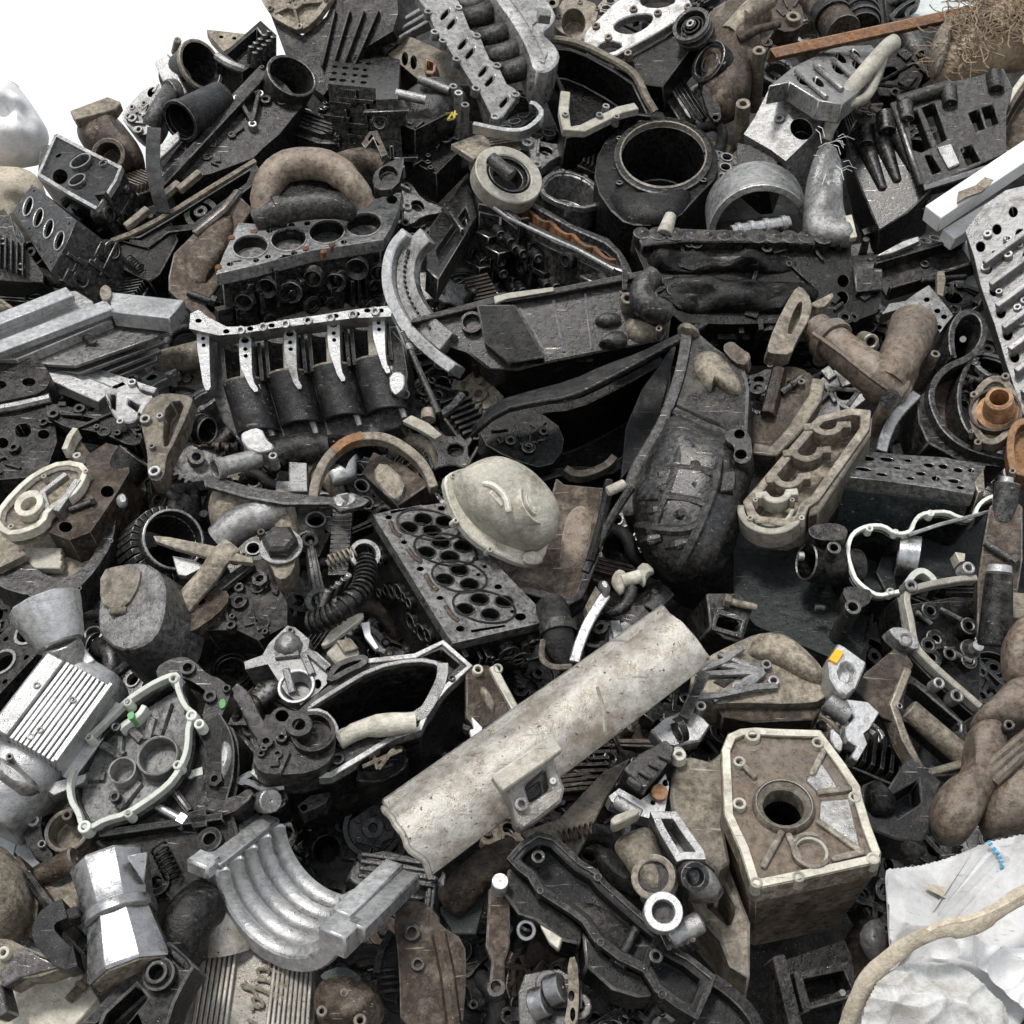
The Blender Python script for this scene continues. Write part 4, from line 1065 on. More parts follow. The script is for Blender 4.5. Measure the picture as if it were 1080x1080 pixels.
t = Th('cylinder_head', 'black cylinder head with square ports at the edge, below the finned radiator body', 'cylinder head', 'b1', (90, 640), h=.06, el=50, yaw=-8)
m = MB().ext(t.P([(-60, 480), (60, 475), (150, 458), (195, 490), (212, 545), (180, 590), (90, 610), (-60, 640)], ch=1), .03, -.03, [(t.C(20, 560, 26, 16), .02), (t.C(130, 550, 26, 16), .02)]); t.part('upper_deck', m, 'black')
t.part('joint_strip', MB().tube(t.P3([(-60, 625, .01), (60, 605, .014), (190, 575, .01)]), .011, 8), 'alu', 0)
o = t.P([(-60, 640), (60, 620), (180, 600), (205, 640), (215, 740), (170, 870), (-60, 890)]); m = MB().ext(o, 0, -.15, [(t.P([(55, 675), (115, 668), (118, 720), (60, 725)], ch=1), .05), (t.C(165, 712, 22, 18), .04), (t.C(10, 745, 22, 20), .04)]); t.greeb(m, o, 9, 0, 31); t.part('lower_casting', m, 'black')

t = Th('bracket', 'pale grey triangular cast bracket at the end of the ribbed aluminium strip', 'bracket', 'b1', (470, 580), h=.1, el=50, yaw=0)
o = t.P([(390, 545), (440, 520), (500, 498), (522, 530), (545, 560), (590, 565), (560, 610), (520, 660), (480, 672), (440, 655), (415, 610)], ch=1)
m = MB().ext(o, 0, -.05, [t.P([(412, 560), (440, 558), (438, 620), (422, 610)]), t.P([(485, 575), (530, 600), (520, 625), (485, 600)])], thru=True); t.part('casting', m, 'alu'); t.bosses([(500, 512, 17), (455, 660, 14)], 16, .012, 'silver')
t = Th('engine_mount', 'tan-grey engine mount arm with an open pocket and single eye pointing down', 'engine mount', 'b1', (610, 680), h=.13, el=46, yaw=-6)
o = t.P([(530, 650), (545, 605), (575, 575), (620, 552), (735, 565), (720, 610), (690, 680), (650, 760), (628, 800), (622, 870), (600, 890), (565, 880), (558, 840), (560, 790), (545, 720)], ch=1)
m = MB().ext(o, 0, -.05, [(t.P([(630, 590), (705, 580), (670, 680), (625, 780), (615, 700)], ch=1), .045)]); t.part('arm', m, 'tan'); t.bosses([(585, 850, 24), (550, 652, 22), (575, 755, 12), (605, 640, 14)], 20, .015, 'alu', .5)
t = Th('linkage', 'long greasy dark arm lying across under the pale triangular bracket', 'arm', 'b1', (350, 680), h=.08, el=48, yaw=4)
o = t.P([(170, 640), (185, 595), (240, 600), (400, 640), (530, 680), (545, 740), (500, 760), (400, 710), (300, 690), (260, 690)], ch=1); m = MB().ext(o, 0, -.05, [(t.P([(230, 625), (380, 655), (380, 672), (240, 650)]), .02)]); t.greeb(m, o, 10, 0, 41); t.part('casting', m, 'black'); t.bosses([(200, 630, 22), (365, 680, 10)], 20, .015, 'iron')

t = Th('timing_case', 'pale edged timing case with an oval hole, lying at the edge of the heap', 'timing case', 'b1', (170, 950), h=.1, el=52, yaw=-6)
o = t.P([(-20, 1030), (60, 930), (140, 862), (240, 820), (330, 838), (310, 900), (275, 945), (180, 1000), (165, 1050), (90, 1085), (20, 1090)], ch=1)
m = MB().ext(o, 0, -.04, [(inset(o, .013), .012)]); t.part('casting', m, 'tan'); 
t.part('rim', MB().strip(o, .006, .004, -.02, True), 'cream', .001)
lo, li = t.C(115, 985, 60, 44, -35), t.C(115, 988, 34, 22, -35); t.part('oval_boss', MB().ext(lo, .01, -.012, [(li, .03)]), 'cream', .002)
m = MB(); m.strip(t.P([(215, 1010), (250, 960), (300, 890)]), .007, .006, -.02); m.strip(t.P([(185, 1010), (160, 930), (250, 860)]), .006, .0, -.02); t.part('ribs', m, 'alu', .001)
m = MB().ext(t.P([(245, 810), (250, 760), (285, 700), (330, 760), (390, 720), (470, 740), (480, 830), (420, 930), (330, 1060), (250, 1090), (170, 1060), (280, 950), (335, 845)]), -.02, -.12, [(t.C(395, 905, 26, 22), .04), (t.C(235, 1040, 26, 20), .04)]); t.part('side_case', m, 'brown')
t.bosses([(290, 790, 16), (40, 1060, 12), (165, 870, 10), (325, 850, 10)], 12, .008, 'cream')
m = MB().strip(t.P([(250, 780), (270, 730), (292, 700)]), .006, .01, -.02); t.part('broken_edge', m, 'cream', .001)

t = Th('flywheel_housing', 'broad tan-grey round housing with a flat rim, under the pale edged timing case', 'flywheel housing', 'c1', (230, 220), h=.03, el=52, yaw=-4)
a = t.p(185, 150); 
o = t.P([(-60, 330), (-60, 255), (20, 265), (105, 248), (135, 290), (180, 320), (235, 335), (300, 312), (350, 262), (385, 190), (392, 100), (375, 20), (440, -50), (452, 60), (432, 200), (370, 300), (290, 385), (180, 400), (60, 390)], ch=1)
t.part('rim', MB().ext(o, .01, -.07), 'iron')
t.part('disc', MB().ext(t.P([(-40, 100), (60, 0), (375, 10), (395, 100), (385, 190), (350, 265), (300, 315), (235, 338), (140, 295), (100, 250), (-40, 260)], ch=1), -.02, -.06), 'tan', .002)
m = MB()
for i in range(3): m.box(t.p(160, 232 + i * 24, .0), .085, .02, .02)
t.part('pale_steps', m, 'cream', .002); t.part('broken_lug', MB().ext(t.P([(-40, 270), (30, 275), (110, 248), (125, 268), (60, 300), (20, 320), (-40, 320)]), .035, .01), 'tan')
t.bosses([(420, 180, 10), (120, 380, 12), (300, 360, 10)], 12, .016, 'iron')
t = Th('outlet_pipe', 'dark round pipe shell behind the engine mount arm', 'pipe', 'b1', (500, 830), h=.04, el=46, yaw=10)
a, b = t.p(520, 800, .03), t.p(440, 900, .0); t.part('pipe', MB().rod(b, a, 70 * t.k, 78 * t.k, 26, hole=70 * t.k), 'coal', .002)
t = Th('outlet_pipe', 'dark short pipe stub beside the four-sleeve engine block and engine mount arm', 'pipe', 'b1', (760, 690), h=.05, el=46, yaw=10)
a, b = t.p(790, 700, .03), t.p(700, 680, .0); t.part('pipe', MB().rod(b, a, 48 * t.k, 52 * t.k, 22, hole=44 * t.k), 'black', .002); t.part('collar', MB().rev([(50 * t.k, 0), (60 * t.k, 0), (60 * t.k, .014), (50 * t.k, .014)], b + (a - b) * .5, a - b, 22), 'iron', .001)

# engine block half with four sleeves
t = Th('engine_block', 'halved engine block with four black cylinder sleeves under a bright holed rail', 'engine block', 'b2', (200, 480), h=.13, el=24, yaw=-6)
o = t.P([(-195, 270), (-150, 265), (-40, 330), (100, 310), (300, 285), (540, 248), (560, 275), (590, 350), (600, 480), (570, 660), (420, 700), (250, 725), (100, 745), (-40, 740), (-120, 640), (-170, 500)])
t.part('backing', MB().ext(o, -.05, -.14), 'iron', .004)
sx = [(-95, 535), (70, 505), (235, 480), (395, 455)]
wd = 165
for i, (x, y) in enumerate(sx):
    a, b = t.p(x + 10, y + (0), -.045), t.p(x + 65, y + 190, -.045)
    d = t.p(x + wd + 8, y - 22, -.045) - a
    m = MB().halfpipe(a, b, d, .012, (0, 0, 1), 16, 0, 180, 1, 1); t.part('sleeve', m, 'plastic', .002)
    # sleeve's worn lip
    m = MB().halfpipe(a - (b - a) * .03, a + (b - a) * .012, d, .014, (0, 0, 1), 16); t.part('sleeve_lip', m, 'tan', .001)
    a2, b2 = t.p(x - 5, y - 150, -.012), t.p(x + 8, y - 5, -.012); d2 = t.p(x + wd - 18, y - 172, -.012) - a2
    m = MB().halfpipe(a2, b2, d2, .008, (0, 0, 1), 14, 0, 180, 1, -1); t.part('crank_recess', m, 'coal', .001)
    m = MB().ext(t.P([(x + 55, y - 165), (x + 75, y - 180), (x + 95, y - 168), (x + 112, y - 60), (x + 122, y - 15), (x + 60, y - 5), (x + 62, y - 60)], ch=1), -.018, -.04); t.part('con_rod', m, 'cream', .003)
for i, (x, y, x2, y2) in enumerate(((-165, 340, -145, 545), (-5, 380, 40, 550), (165, 355, 205, 540), (330, 320, 370, 510), (500, 280, 540, 480))):
    m = MB().ext(t.P([(x - 22, y - 40), (x + 26, y - 48), (x + 26, y + 45), (x + 30, y2 - 40), (x2 + 12, y2), (x2 - 14, y2 + 6), (x - 12, y + 90), (x - 20, y + 50)], ch=1), .005, -.06, [(t.C(x + 2, y - 20, 15, 10), .02), (t.C(x + 3, y + 12, 8, 7), .02), (t.C(x + 5, y + 38, 8, 7), .02)]); t.part('main_web', m, 'silver' if i != 2 else 'alu', .003)
    if i: m = MB().tube([t.p(x2, y2 - 20, -.02), t.p(x2 + 60, y2 + 170, -.03)], [.011, .007], 8); t.part('web_fin', m, 'alu', 0)
m = MB()
lp = t.P([(-195, 272), (-165, 258), (-130, 285), (-60, 322), (20, 322), (120, 302), (280, 280), (420, 258), (545, 244), (562, 268), (558, 285), (420, 290), (280, 308), (120, 328), (0, 348), (-90, 355), (-200, 330)])
hs = [(t.C(x, y, 12, 8), .02) for x, y in ((-165, 300), (-60, 340), (30, 330), (110, 318), (240, 297), (350, 282), (470, 262), (520, 262), (430, 275))]
m.ext(lp, .03, -.03, hs); t.part('top_rail', m, 'silver', .003)
for i in range(7): t.part('rail_boss', MB().cyl(t.p(-20 + i * 85, 320 - i * 12, .03), .010, .036, .0, .005, n=12), 'alu', .001, t.last)
m = MB().ext(t.P([(530, 290), (585, 350), (605, 470), (600, 560), (560, 560), (545, 420)]), -.02, -.1); t.greeb(m, t.P([(540, 470), (600, 480), (600, 560), (560, 560)]), 5, -.02, 9); t.part('end_wall', m, 'black', .003)
t.part('broken_lug', MB().ext(t.P([(545, 485), (600, 480), (605, 540), (570, 575), (545, 545)], ch=1), .01, -.03), 'silver', .002)

t = Th('water_neck', 'light grey elbow fitting with two bolt lugs, under the sleeves of the halved block', 'pipe fitting', 'b1', (930, 810), h=.17, el=48)
t.part('tube', MB().rod(t.p(985, 800, .0), t.p(815, 845, .03), 36 * t.k, 36 * t.k, 22, hole=30 * t.k), 'alu', .002)
t.part('bead', MB().rod(t.p(846, 838, .025), t.p(816, 846, .031), 42 * t.k, 42 * t.k, 22, hole=30 * t.k), 'alu', .002)
o = t.P([(950, 780), (975, 720), (1005, 715), (1020, 750), (1050, 780), (1045, 800), (1010, 815), (970, 810), (925, 750), (920, 730), (960, 725)], ch=1); t.part('flange', MB().ext(t.P([(915, 750), (940, 725), (1000, 715), (1020, 760), (1050, 785), (1035, 808), (960, 810)], ch=1), .025, -.02), 'alu'); t.bosses([(998, 738, 20), (1035, 792, 17)], 16, .035, 'alu', .5)

t = Th('steel_strip', 'flat grey steel blade with a pointed end lying under the steel half hoop', 'blade', 'b2', (200, 950), h=.19, el=56, yaw=0)
o = t.P([(-165, 870), (-150, 860), (0, 905), (150, 930), (320, 948), (400, 930), (470, 960), (440, 980), (355, 1003), (320, 975), (140, 975), (0, 950), (-160, 905)])
t.part('blade', MB().ext(o, 0, -.014), 'iron', .003); t.part('dented_tip', MB().blob(t.P([(325, 945), (400, 932), (420, 965), (350, 995)], ch=1), .012, 4, .5, lump=.02), 'steel', 0)
t = Th('steel_hoop', 'tan steel half hoop standing above the flat steel blade', 'hoop', 'b2', (490, 830), h=.17, el=40, yaw=4)
pts = t.P([(250, 960), (262, 880), (300, 800), (370, 735), (460, 712), (540, 722), (620, 770), (680, 830), (712, 912)])
t.part('hoop', MB().strip(chaikin(pts, 2, False), 17 * t.k, 0, -.03), 'tan', .002)
m = MB().strip(chaikin(t.P([(330, 775), (375, 736), (440, 716)]), 1, False), 17.4 * t.k, .0012, -.02); t.part('rust_mark', m, 'copper', 0)
t = Th('metal_strip', 'short pale bent strip beside the end of the steel half hoop', 'metal strip', 'b2', (660, 680), h=.13, el=52)
t.solo(MB().ext(t.P([(590, 660), (625, 638), (690, 668), (742, 712), (715, 728), (650, 690)], ch=0), 0, -.012), 'cream', .002)
t = Th('mount_block', 'tan and brown mounting block inside the steel half hoop', 'mount', 'b2', (560, 870), h=.12, el=42, yaw=-20)
o = t.P([(438, 860), (480, 778), (600, 830), (695, 900), (650, 930), (570, 985)]); m = MB().ext(o, 0, -.09); t.part('body', m, 'brown'); t.part('pale_face', MB().ext(t.P([(480, 880), (520, 820), (612, 900), (590, 970), (550, 975)], ch=1), .015, -.02), 'tan', .004)
t = Th('scrap_casting', 'broken bright aluminium lump inside the steel half hoop', 'casting', 'b2', (350, 870), h=.09, el=50)
o = t.P([(310, 870), (350, 840), (390, 855), (420, 790), (418, 870), (370, 890), (330, 905)]); t.part('lump', MB().blob(o, .02, 4, 1, lump=.03), 'silver', 0)
t.part('rusty_tab', MB().ext(t.P([(160, 815), (230, 820), (232, 930), (110, 930), (110, 890), (160, 890)]), .0, -.03), 'alu', .002)
t = Th('linkage', 'dark curved arm running beneath the four sleeves', 'arm', 'b2', (180, 780), h=.07, el=46)
t.part('arm', MB().tube(t.P3([(80, 850, 0), (130, 790, .01), (200, 770, .015), (310, 760, .01)], ch=2), [.02, .035, .035, .03], 12), 'black', 0)
t.part('root', MB().rod(t.p(330, 740), t.p(330, 800, -.03), .045, n=18), 'coal', .002)

# ring segment and black sump in the centre
t = Th('flywheel_ring', 'big pale curved ring section leaning on the rust-stained open engine block', 'ring', 'b2', (600, 200), h=.13, el=22, yaw=-30)
pts = t.P([(600, -60), (545, 0), (525, 90), (535, 180), (585, 285), (650, 360), (720, 420), (780, 462)])
t.part('band', MB().strip(chaikin(pts, 2, False), 23 * t.k, 0, -.05), 'silver', .003)
pts = t.P([(660, -60), (600, 0), (580, 80), (590, 165), (635, 250), (690, 310), (740, 350)])
t.part('inner_face', MB().strip(chaikin(pts, 2, False), 40 * t.k, -.02, -.05), 'alu', .002)
m = MB(); lp = chaikin(t.P([(600, 5), (582, 80), (590, 160), (630, 240), (680, 300)]), 3, False)
for q in lp[::2]: m.cyl(q, .0035, -.014, -.03, n=8)
t.part('dot_row', m, 'black', 0)
t = Th('rod', 'thin steel rod leaning beside the big pale ring section', 'rod', 'b2', (660, 480), h=.12, el=46)
t.part('shaft', MB().rod(t.p(590, 325), t.p(730, 635), 12 * t.k, 14 * t.k, 10), 'iron', .001); t.part('joint', MB().rod(t.p(612, 375), t.p(622, 398), 17 * t.k, n=10), 'alu', .001)
t = Th('linkage', 'thin dark link arm branching from the leaning steel rod', 'rod', 'b2', (780, 600), h=.1, el=46)
t.part('arm', MB().tube(t.P3([(740, 640), (780, 615), (820, 565)], ch=1), .010, 8), 'iron', 0); t.part('pin', MB().rod(t.p(690, 625), t.p(690, 660), .016), 'tan', .001)

t = Th('oil_pan', 'long black oily sump with a pale upper edge, centre of the heap', 'oil pan', 'b3', (280, 280), h=.12, el=28, yaw=-4)
o = t.P([(-300, 300), (-230, 275), (0, 215), (240, 178), (470, 135), (600, 105), (640, 220), (660, 330), (640, 355), (400, 402), (200, 442), (90, 470), (-20, 462), (-100, 400), (-220, 360)])
m = MB().ext(o, 0, -.2, taper=.95); t.part('shell', m, 'gun', .004); t.wall((-100, 400), (400, 402), .02, .15, 10, 'black', 13)
t.part('top_edge', MB().ext(t.P([(-310, 305), (-300, 285), (0, 205), (240, 170), (470, 125), (600, 98), (610, 118), (475, 148), (240, 192), (0, 232)]), .02, -.04), 'iron', .002)
t.part('pale_edge', MB().ext(t.P([(5, 205), (60, 192), (230, 170), (235, 186), (60, 215), (10, 235)]), .024, .0), 'cream', .002)
m = MB(); m.tube([t.p(230, 205, .0), t.p(270, 400, .0)], .0035, 5); m.tube([t.p(350, 180, .0), t.p(375, 390, .0)], .003, 5); m.tube([t.p(100, 235, .0), t.p(215, 435, .0)], .004, 6); t.part('creases', m, 'alu', 0)
m = MB().ext(t.P([(-60, 240), (90, 240), (200, 440), (60, 462), (-30, 380)]), .03, -.02); t.part('front_pad', m, 'coal', .004)
m = MB().blob(t.P([(375, 290), (420, 250), (485, 260), (490, 300), (430, 315)], ch=1), .025, 4, .5, lump=.03); m.blob(t.P([(390, 370), (460, 320), (510, 330), (510, 385), (430, 395)], ch=1), .03, 4, .5, lump=.03); t.part('mud_lumps', m, 'iron', 0)
m = MB().blob(t.P([(490, 270), (580, 290), (640, 320), (640, 350), (520, 370)], ch=1), .02, 4, .5, lump=.02); t.part('mud_patch', m, 'tan', 0)
t.part('hose_stub', MB().tube(t.P3([(610, 115, .05), (575, 140, .06), (560, 190, .06), (590, 230, .06), (640, 245, .05), (665, 265, .04)], ch=2), [.026, .028, .03, .028, .024], 14), 'iron', 0)
t.bosses([(510, 195, 24), (655, 265, 20), (630, 310, 12)], 20, .05, 'tan'); t.part('ring_eye', MB().rev([(.02, -.006), (.026, -.006), (.026, .006), (.02, .006)], t.p(-80, 290, .01), (0, 0, 1), 20), 'iron', 0)
t.part('clip', MB().box(t.p(500, 130, .03), .012, .05, .012), 'black', .001)

t = Th('rubber_sheet', 'thick folded black rubber sheet edge sweeping below the oily sump', 'rubber sheet', 'b3', (350, 480), h=.14, el=60, yaw=0)
top = t.P3([(-80, 690, -.06), (0, 590, -.02), (150, 545, .0), (290, 510, .01), (430, 445, .02), (560, 400, .02), (690, 335, .03), (800, 285, .02)], ch=1)
bot = t.P3([(-85, 720, -.08), (30, 620, .02), (160, 590, .03), (290, 572, .03), (430, 505, .03), (570, 430, .03), (690, 365, .03), (810, 295, .02)], ch=1)
lp = []
for a, b in zip(top, bot):
    a, b = Vector(a), Vector(b); lp.append([a, b, b + Vector((0, 0, -.014)), a + Vector((0, .01, -.014))])
t.part('sheet', MB().loft(lp, True, True, False), 'rubber', .003)
t.part('worn_lip', MB().tube([Vector(b) for b in bot], .003, 6), 'iron', 0)

t = Th('duct', 'pitch black open duct mouth under the folded rubber sheet', 'duct', 'b3', (300, 680), h=.0, el=40, yaw=5)
o = t.P([(-60, 740), (0, 650), (180, 600), (300, 590), (450, 520), (680, 390), (670, 560), (600, 740), (500, 830), (440, 870), (280, 860), (160, 900), (20, 860)], ch=1)
t.part('shell', MB().ext(o, 0, -.25, [(inset(o, .02), .2)]), 'coal')
m = MB().ext(t.P([(-40, 650), (60, 640), (230, 700), (270, 800), (200, 890), (60, 850), (-60, 780)], ch=1), .05, -.04); t.greeb(m, t.P([(-20, 700), (200, 720), (200, 850), (0, 800)]), 12, .05, 44); t.part('torn_casting', m, 'coal')
t.part('collar', MB().strip(chaikin(t.P([(270, 865), (310, 890), (370, 880), (430, 850), (455, 820)]), 2, False), .008, .03, .0), 'tan', .001)
m = MB().ext(t.P([(560, 560), (680, 390), (690, 400), (600, 760), (480, 900), (500, 700)]), .02, 0); t.part('side_flap', m, 'rubber', .002)

t = Th('transmission', 'large worn black transmission casing with ribs and curved pale rim, centre of the heap', 'transmission', 'b3', (790, 720), h=.14, el=36, yaw=-16)
o = t.P([(715, 345), (770, 340), (850, 410), (960, 480), (978, 560), (975, 740), (990, 800), (992, 870), (960, 960), (930, 1090), (890, 1200), (830, 1260), (690, 1290), (580, 1210), (540, 1120), (520, 1020), (515, 960), (560, 860), (610, 770), (650, 680), (690, 590), (715, 470)])
m = MB().ext(t.P([(720, 350), (775, 345), (850, 410), (955, 480), (975, 560), (968, 720), (930, 745), (830, 690), (690, 628), (712, 480)]), .03, -.12, taper=1.03)
t.part('upper_casing', m, 'black', .006)
low = t.P([(685, 640), (760, 672), (850, 715), (930, 755), (985, 800), (985, 870), (955, 960), (930, 1090), (890, 1200), (820, 1260), (700, 1285), (590, 1210), (545, 1120), (522, 1020), (530, 940), (575, 840), (630, 740)], ch=1)
m = MB().blob(low, .10, 12, .2, pw=.36, z=-.01); m.ext(inset(low, .012), -.02, -.22, taper=.95); t.part('bulb', m, 'gun', .003)
def on(x, y, dz=0.):
    """height of the bulb over a pixel"""
    q = t.p(x, y); cx = sum(a[0] for a in low) / len(low); cy = sum(a[1] for a in low) / len(low); w = Vector((q.x - cx, q.y - cy)); f = 0
    for k_ in range(1, 41):
        if inside(low, cx + w.x * k_ / 20, cy + w.y * k_ / 20): f = k_ / 20
    e_ = min(1, 1 / max(f, .01)); return t.p(x, y, -.01 + .10 * (1 - e_ ** 2.2) ** .36 + dz)
t.part('rim', MB().strip(chaikin(t.P([(745, 335), (735, 420), (715, 520), (685, 610), (640, 720), (590, 800), (545, 880), (520, 960), (525, 1050)]), 2, False), .011, .04, -.05), 'iron', .003)
t.part('rim_cap', MB().blob(t.P([(700, 345), (740, 328), (790, 350), (785, 375), (720, 370)], ch=1), .03, 4, 1, z=.03, lump=.01), 'tan', 0)
m = MB(); m.tube(t.P3([(690, 628, .034), (800, 682, .04), (900, 725, .038), (965, 765, .03)]), .011, 8); t.part('cross_rib', m, 'iron', 0)
m = MB()
for pts in ([(700, 680), (715, 760), (690, 870), (640, 980), (600, 1090)], [(860, 760), (855, 860), (820, 980), (760, 1120), (700, 1230)], [(610, 850), (700, 840), (790, 850), (850, 870)], [(560, 960), (640, 950), (740, 960), (820, 985)], [(545, 1060), (640, 1075), (720, 1080), (780, 1060)]):
    m.tube([on(x, y, -.001) for x, y in chaikin(pts, 2, False)], .011, 8)
t.part('ribs', m, 'iron', 0)
m = MB()
for x, y, x2, y2, rr in ((600, 880, 690, 860, .014), (610, 930, 690, 915, .013), (735, 820, 800, 850, .014), (730, 920, 800, 900, .011), (585, 1010, 660, 995, .014), (680, 1030, 740, 1010, .012), (570, 1120, 640, 1105, .013), (660, 1140, 740, 1120, .012), (720, 760, 800, 780, .012)):
    m.tube([on(x, y, -.012), on((x + x2) / 2, (y + y2) / 2, .0), on(x2, y2, -.008)], [rr * .7, rr, rr * .8], 8)
t.part('knuckles', m, 'iron', 0)
m = MB().ext(t.P([(890, 780), (930, 760), (985, 780), (995, 870), (960, 900), (920, 880), (930, 830), (895, 810)], ch=1), .085, .0, [(t.C(945, 785, 20, 17), .03), (t.C(950, 860, 22, 18), .03)]); t.part('twin_lug', m, 'iron')
t.part('side_pad', MB().ext(t.P([(885, 925), (930, 918), (925, 990), (872, 1000)]), .085, .0), 'iron')
m = MB().blob(t.P([(750, 470), (790, 430), (860, 430), (940, 520), (950, 600), (880, 580), (840, 540), (830, 600)], ch=2), .016, 5, .5, z=.03, lump=.035); t.part('mud_crust', m, 'tan', 0)
m = MB().ext(t.P([(870, 420), (910, 395), (950, 430), (985, 450), (970, 490), (920, 480)], ch=1), .045, .0); t.part('top_lug', m, 'brown')

t = Th('metal_plate', 'rusty brown plate in the hollow beside the cream domed cover', 'plate', 'c3', (300, 180), h=.06, el=42, yaw=5)
o = t.P([(240, -60), (270, -35), (430, -20), (415, 120), (390, 250), (330, 400), (300, 415), (60, 360), (50, 300), (160, 240)]); t.part('plate', MB().ext(o, 0, -.02), 'brown', .003)
t.part('rust_patch', MB().blob(t.P([(290, 60), (360, 40), (380, 160), (310, 280), (250, 300), (260, 160)], ch=2), .003, 3, .2, lump=.004), 'ochre', 0)
t.part('dark_hem', MB().strip(t.P([(420, 0), (410, 130), (380, 260), (325, 400), (290, 420), (60, 362)]), .008, .012, -.02), 'black', .002)
t = Th('brake_pipe', 'two thin dark rods crossing the rusty brown plate edge towards the black transmission', 'rod', 'c3', (440, 140), h=.12, el=46)
t.part('rod', MB().tube(t.P3([(525, -20, .04), (470, 60, .03), (420, 150, .02), (350, 300, .0)], ch=1), .009, 8), 'iron', 0)
t.part('rod', MB().tube(t.P3([(440, -40, .0), (425, 60, .02), (400, 160, .02), (370, 260, .01)], ch=1), .010, 8), 'coal', 0)
t.part('white_cap', MB().rod(t.p(435, -5, .04), t.p(500, -35, .04), 20 * t.k, n=14), 'cream', .002)

t = Th('domed_cover', 'cream domed cover with raised ribs leaning on the slotted valve face of the big head', 'cover', 'b3', (60, 950), h=.17, el=30, yaw=26)
a = t.p(-20, 1000, -.02)
fl = t.P([(-188, 878), (-150, 850), (-60, 830), (60, 850), (160, 930), (215, 1010), (225, 1090), (195, 1190), (150, 1216), (80, 1195), (0, 1160), (-70, 1120), (-130, 1050), (-172, 960)], ch=1)
t.part('flange', MB().ext(fl, .0, -.022), 'cream', .003)
o = t.P([(-160, 880), (-95, 838), (-20, 812), (80, 850), (160, 920), (218, 1000), (232, 1080), (195, 1150), (140, 1165), (60, 1140), (-20, 1100), (-100, 1030), (-145, 950)], ch=2)
t.part('dome', MB().blob(o, .085, 9, .2, pw=.27, ctr=tuple(t.p(60, 1000))[:2]), 'cream', 0)
m = MB(); m.tube(t.P3([(-40, 900, .068), (0, 905, .08), (50, 950, .085), (60, 1010, .086)], ch=1), .007, 8); m.tube(t.P3([(70, 880, .066), (120, 940, .08), (160, 1010, .078)], ch=1), .006, 8); m.ext(t.P([(-70, 985), (-45, 960), (0, 1015), (-25, 1040)]), .078, .05); t.part('raised_ribs', m, 'cream', .002)
a = t.p(140, 985, .07); m = MB(); m.rev([(.034, -.03), (.040, -.03), (.040, .008), (.034, .008)], a, (.55, .1, .83), 26); m.rev([(.018, -.03), (.024, -.03), (.024, .010), (.018, .010)], a, (.55, .1, .83), 22); t.part('centre_rings', m, 'cream', .001)
t.bosses([(-150, 870), (-140, 1040), (-10, 1150), (180, 1190), (205, 1030)], 11, .004, 'cream')
t.part('lug', MB().ext(t.P([(110, 1165), (165, 1160), (185, 1190), (160, 1215), (110, 1205)], ch=1), .01, -.02), 'cream', .002)

# ================================================================== middle right
t = Th('exhaust_manifold', 'brown rusty forked exhaust manifold with a pale holed flange plate', 'exhaust manifold', 'b4', (520, 430), h=.13, el=46, yaw=4)
t.part('main_pipe', MB().tube(t.P3([(290, 310, .0), (380, 385, .02), (470, 460, .03), (560, 520, .02), (610, 560, .0)], ch=2), [.036, .040, .042, .045, .042, .034], 18), 'ochre', 0)
t.part('branch', MB().tube(t.P3([(560, 510, .03), (600, 440, .045), (640, 360, .04), (660, 300, .02)], ch=2), [.040, .044, .046, .050, .052], 18), 'ochre', 0)
t.part('casting_seam', MB().tube(t.P3([(280, 330, .036), (380, 400, .058), (470, 475, .072), (560, 540, .06)], ch=2), .006, 6), 'ochre', 0); t.part('pipe_band', MB().rev([(.04, -.012), (.05, -.012), (.05, .012), (.04, .012)], t.p(345, 355, .012), t.p(380, 385, .02) - t.p(290, 310, 0), 24), 'ochre', .002); t.part('collector', MB().blob(t.P([(450, 540), (560, 450), (660, 470), (670, 530), (600, 610), (500, 590)], ch=2), .04, 6, .8, z=.0, lump=.012), 'ochre', 0)
o = t.P([(530, 280), (560, 240), (620, 230), (660, 200), (708, 170), (750, 220), (800, 285), (770, 320), (750, 350), (730, 320), (690, 270), (640, 255), (580, 265)]); hs = [(t.C(x, y, 12, 9), .02) for x, y in ((740, 268), (765, 290), (700, 225), (745, 330))]
t.part('flange_plate', MB().ext(o, .02, -.01, hs), 'alu', .002)
t.part('stub', MB().rod(t.p(470, 350, .01), t.p(500, 362, .05), 30 * t.k, n=16, hole=17 * t.k), 'tan', .002)
t.bosses([(355, 300, 24), (680, 340, 22), (745, 405, 18), (575, 570, 28)], 20, .05, 'ochre', .5)
m = MB().rod(t.p(575, 575, .03), t.p(570, 585, .07), 34 * t.k, n=8); t.part('plug', m, 'iron', .002)
o = t.P([(90, 430), (120, 340), (190, 205), (220, 180), (262, 235), (258, 300), (200, 400), (185, 445), (110, 440)], ch=1); t.part('pipe_flange', MB().ext(o, .03, -.01, [(t.P([(165, 360), (200, 260), (228, 235), (225, 290), (190, 370)], ch=1), .03)]), 'tan', .003)
t.part('flange_ear', MB().ext(t.P([(255, 240), (310, 215), (345, 195), (350, 215), (300, 260)], ch=1), .02, -.01), 'tan', .003)

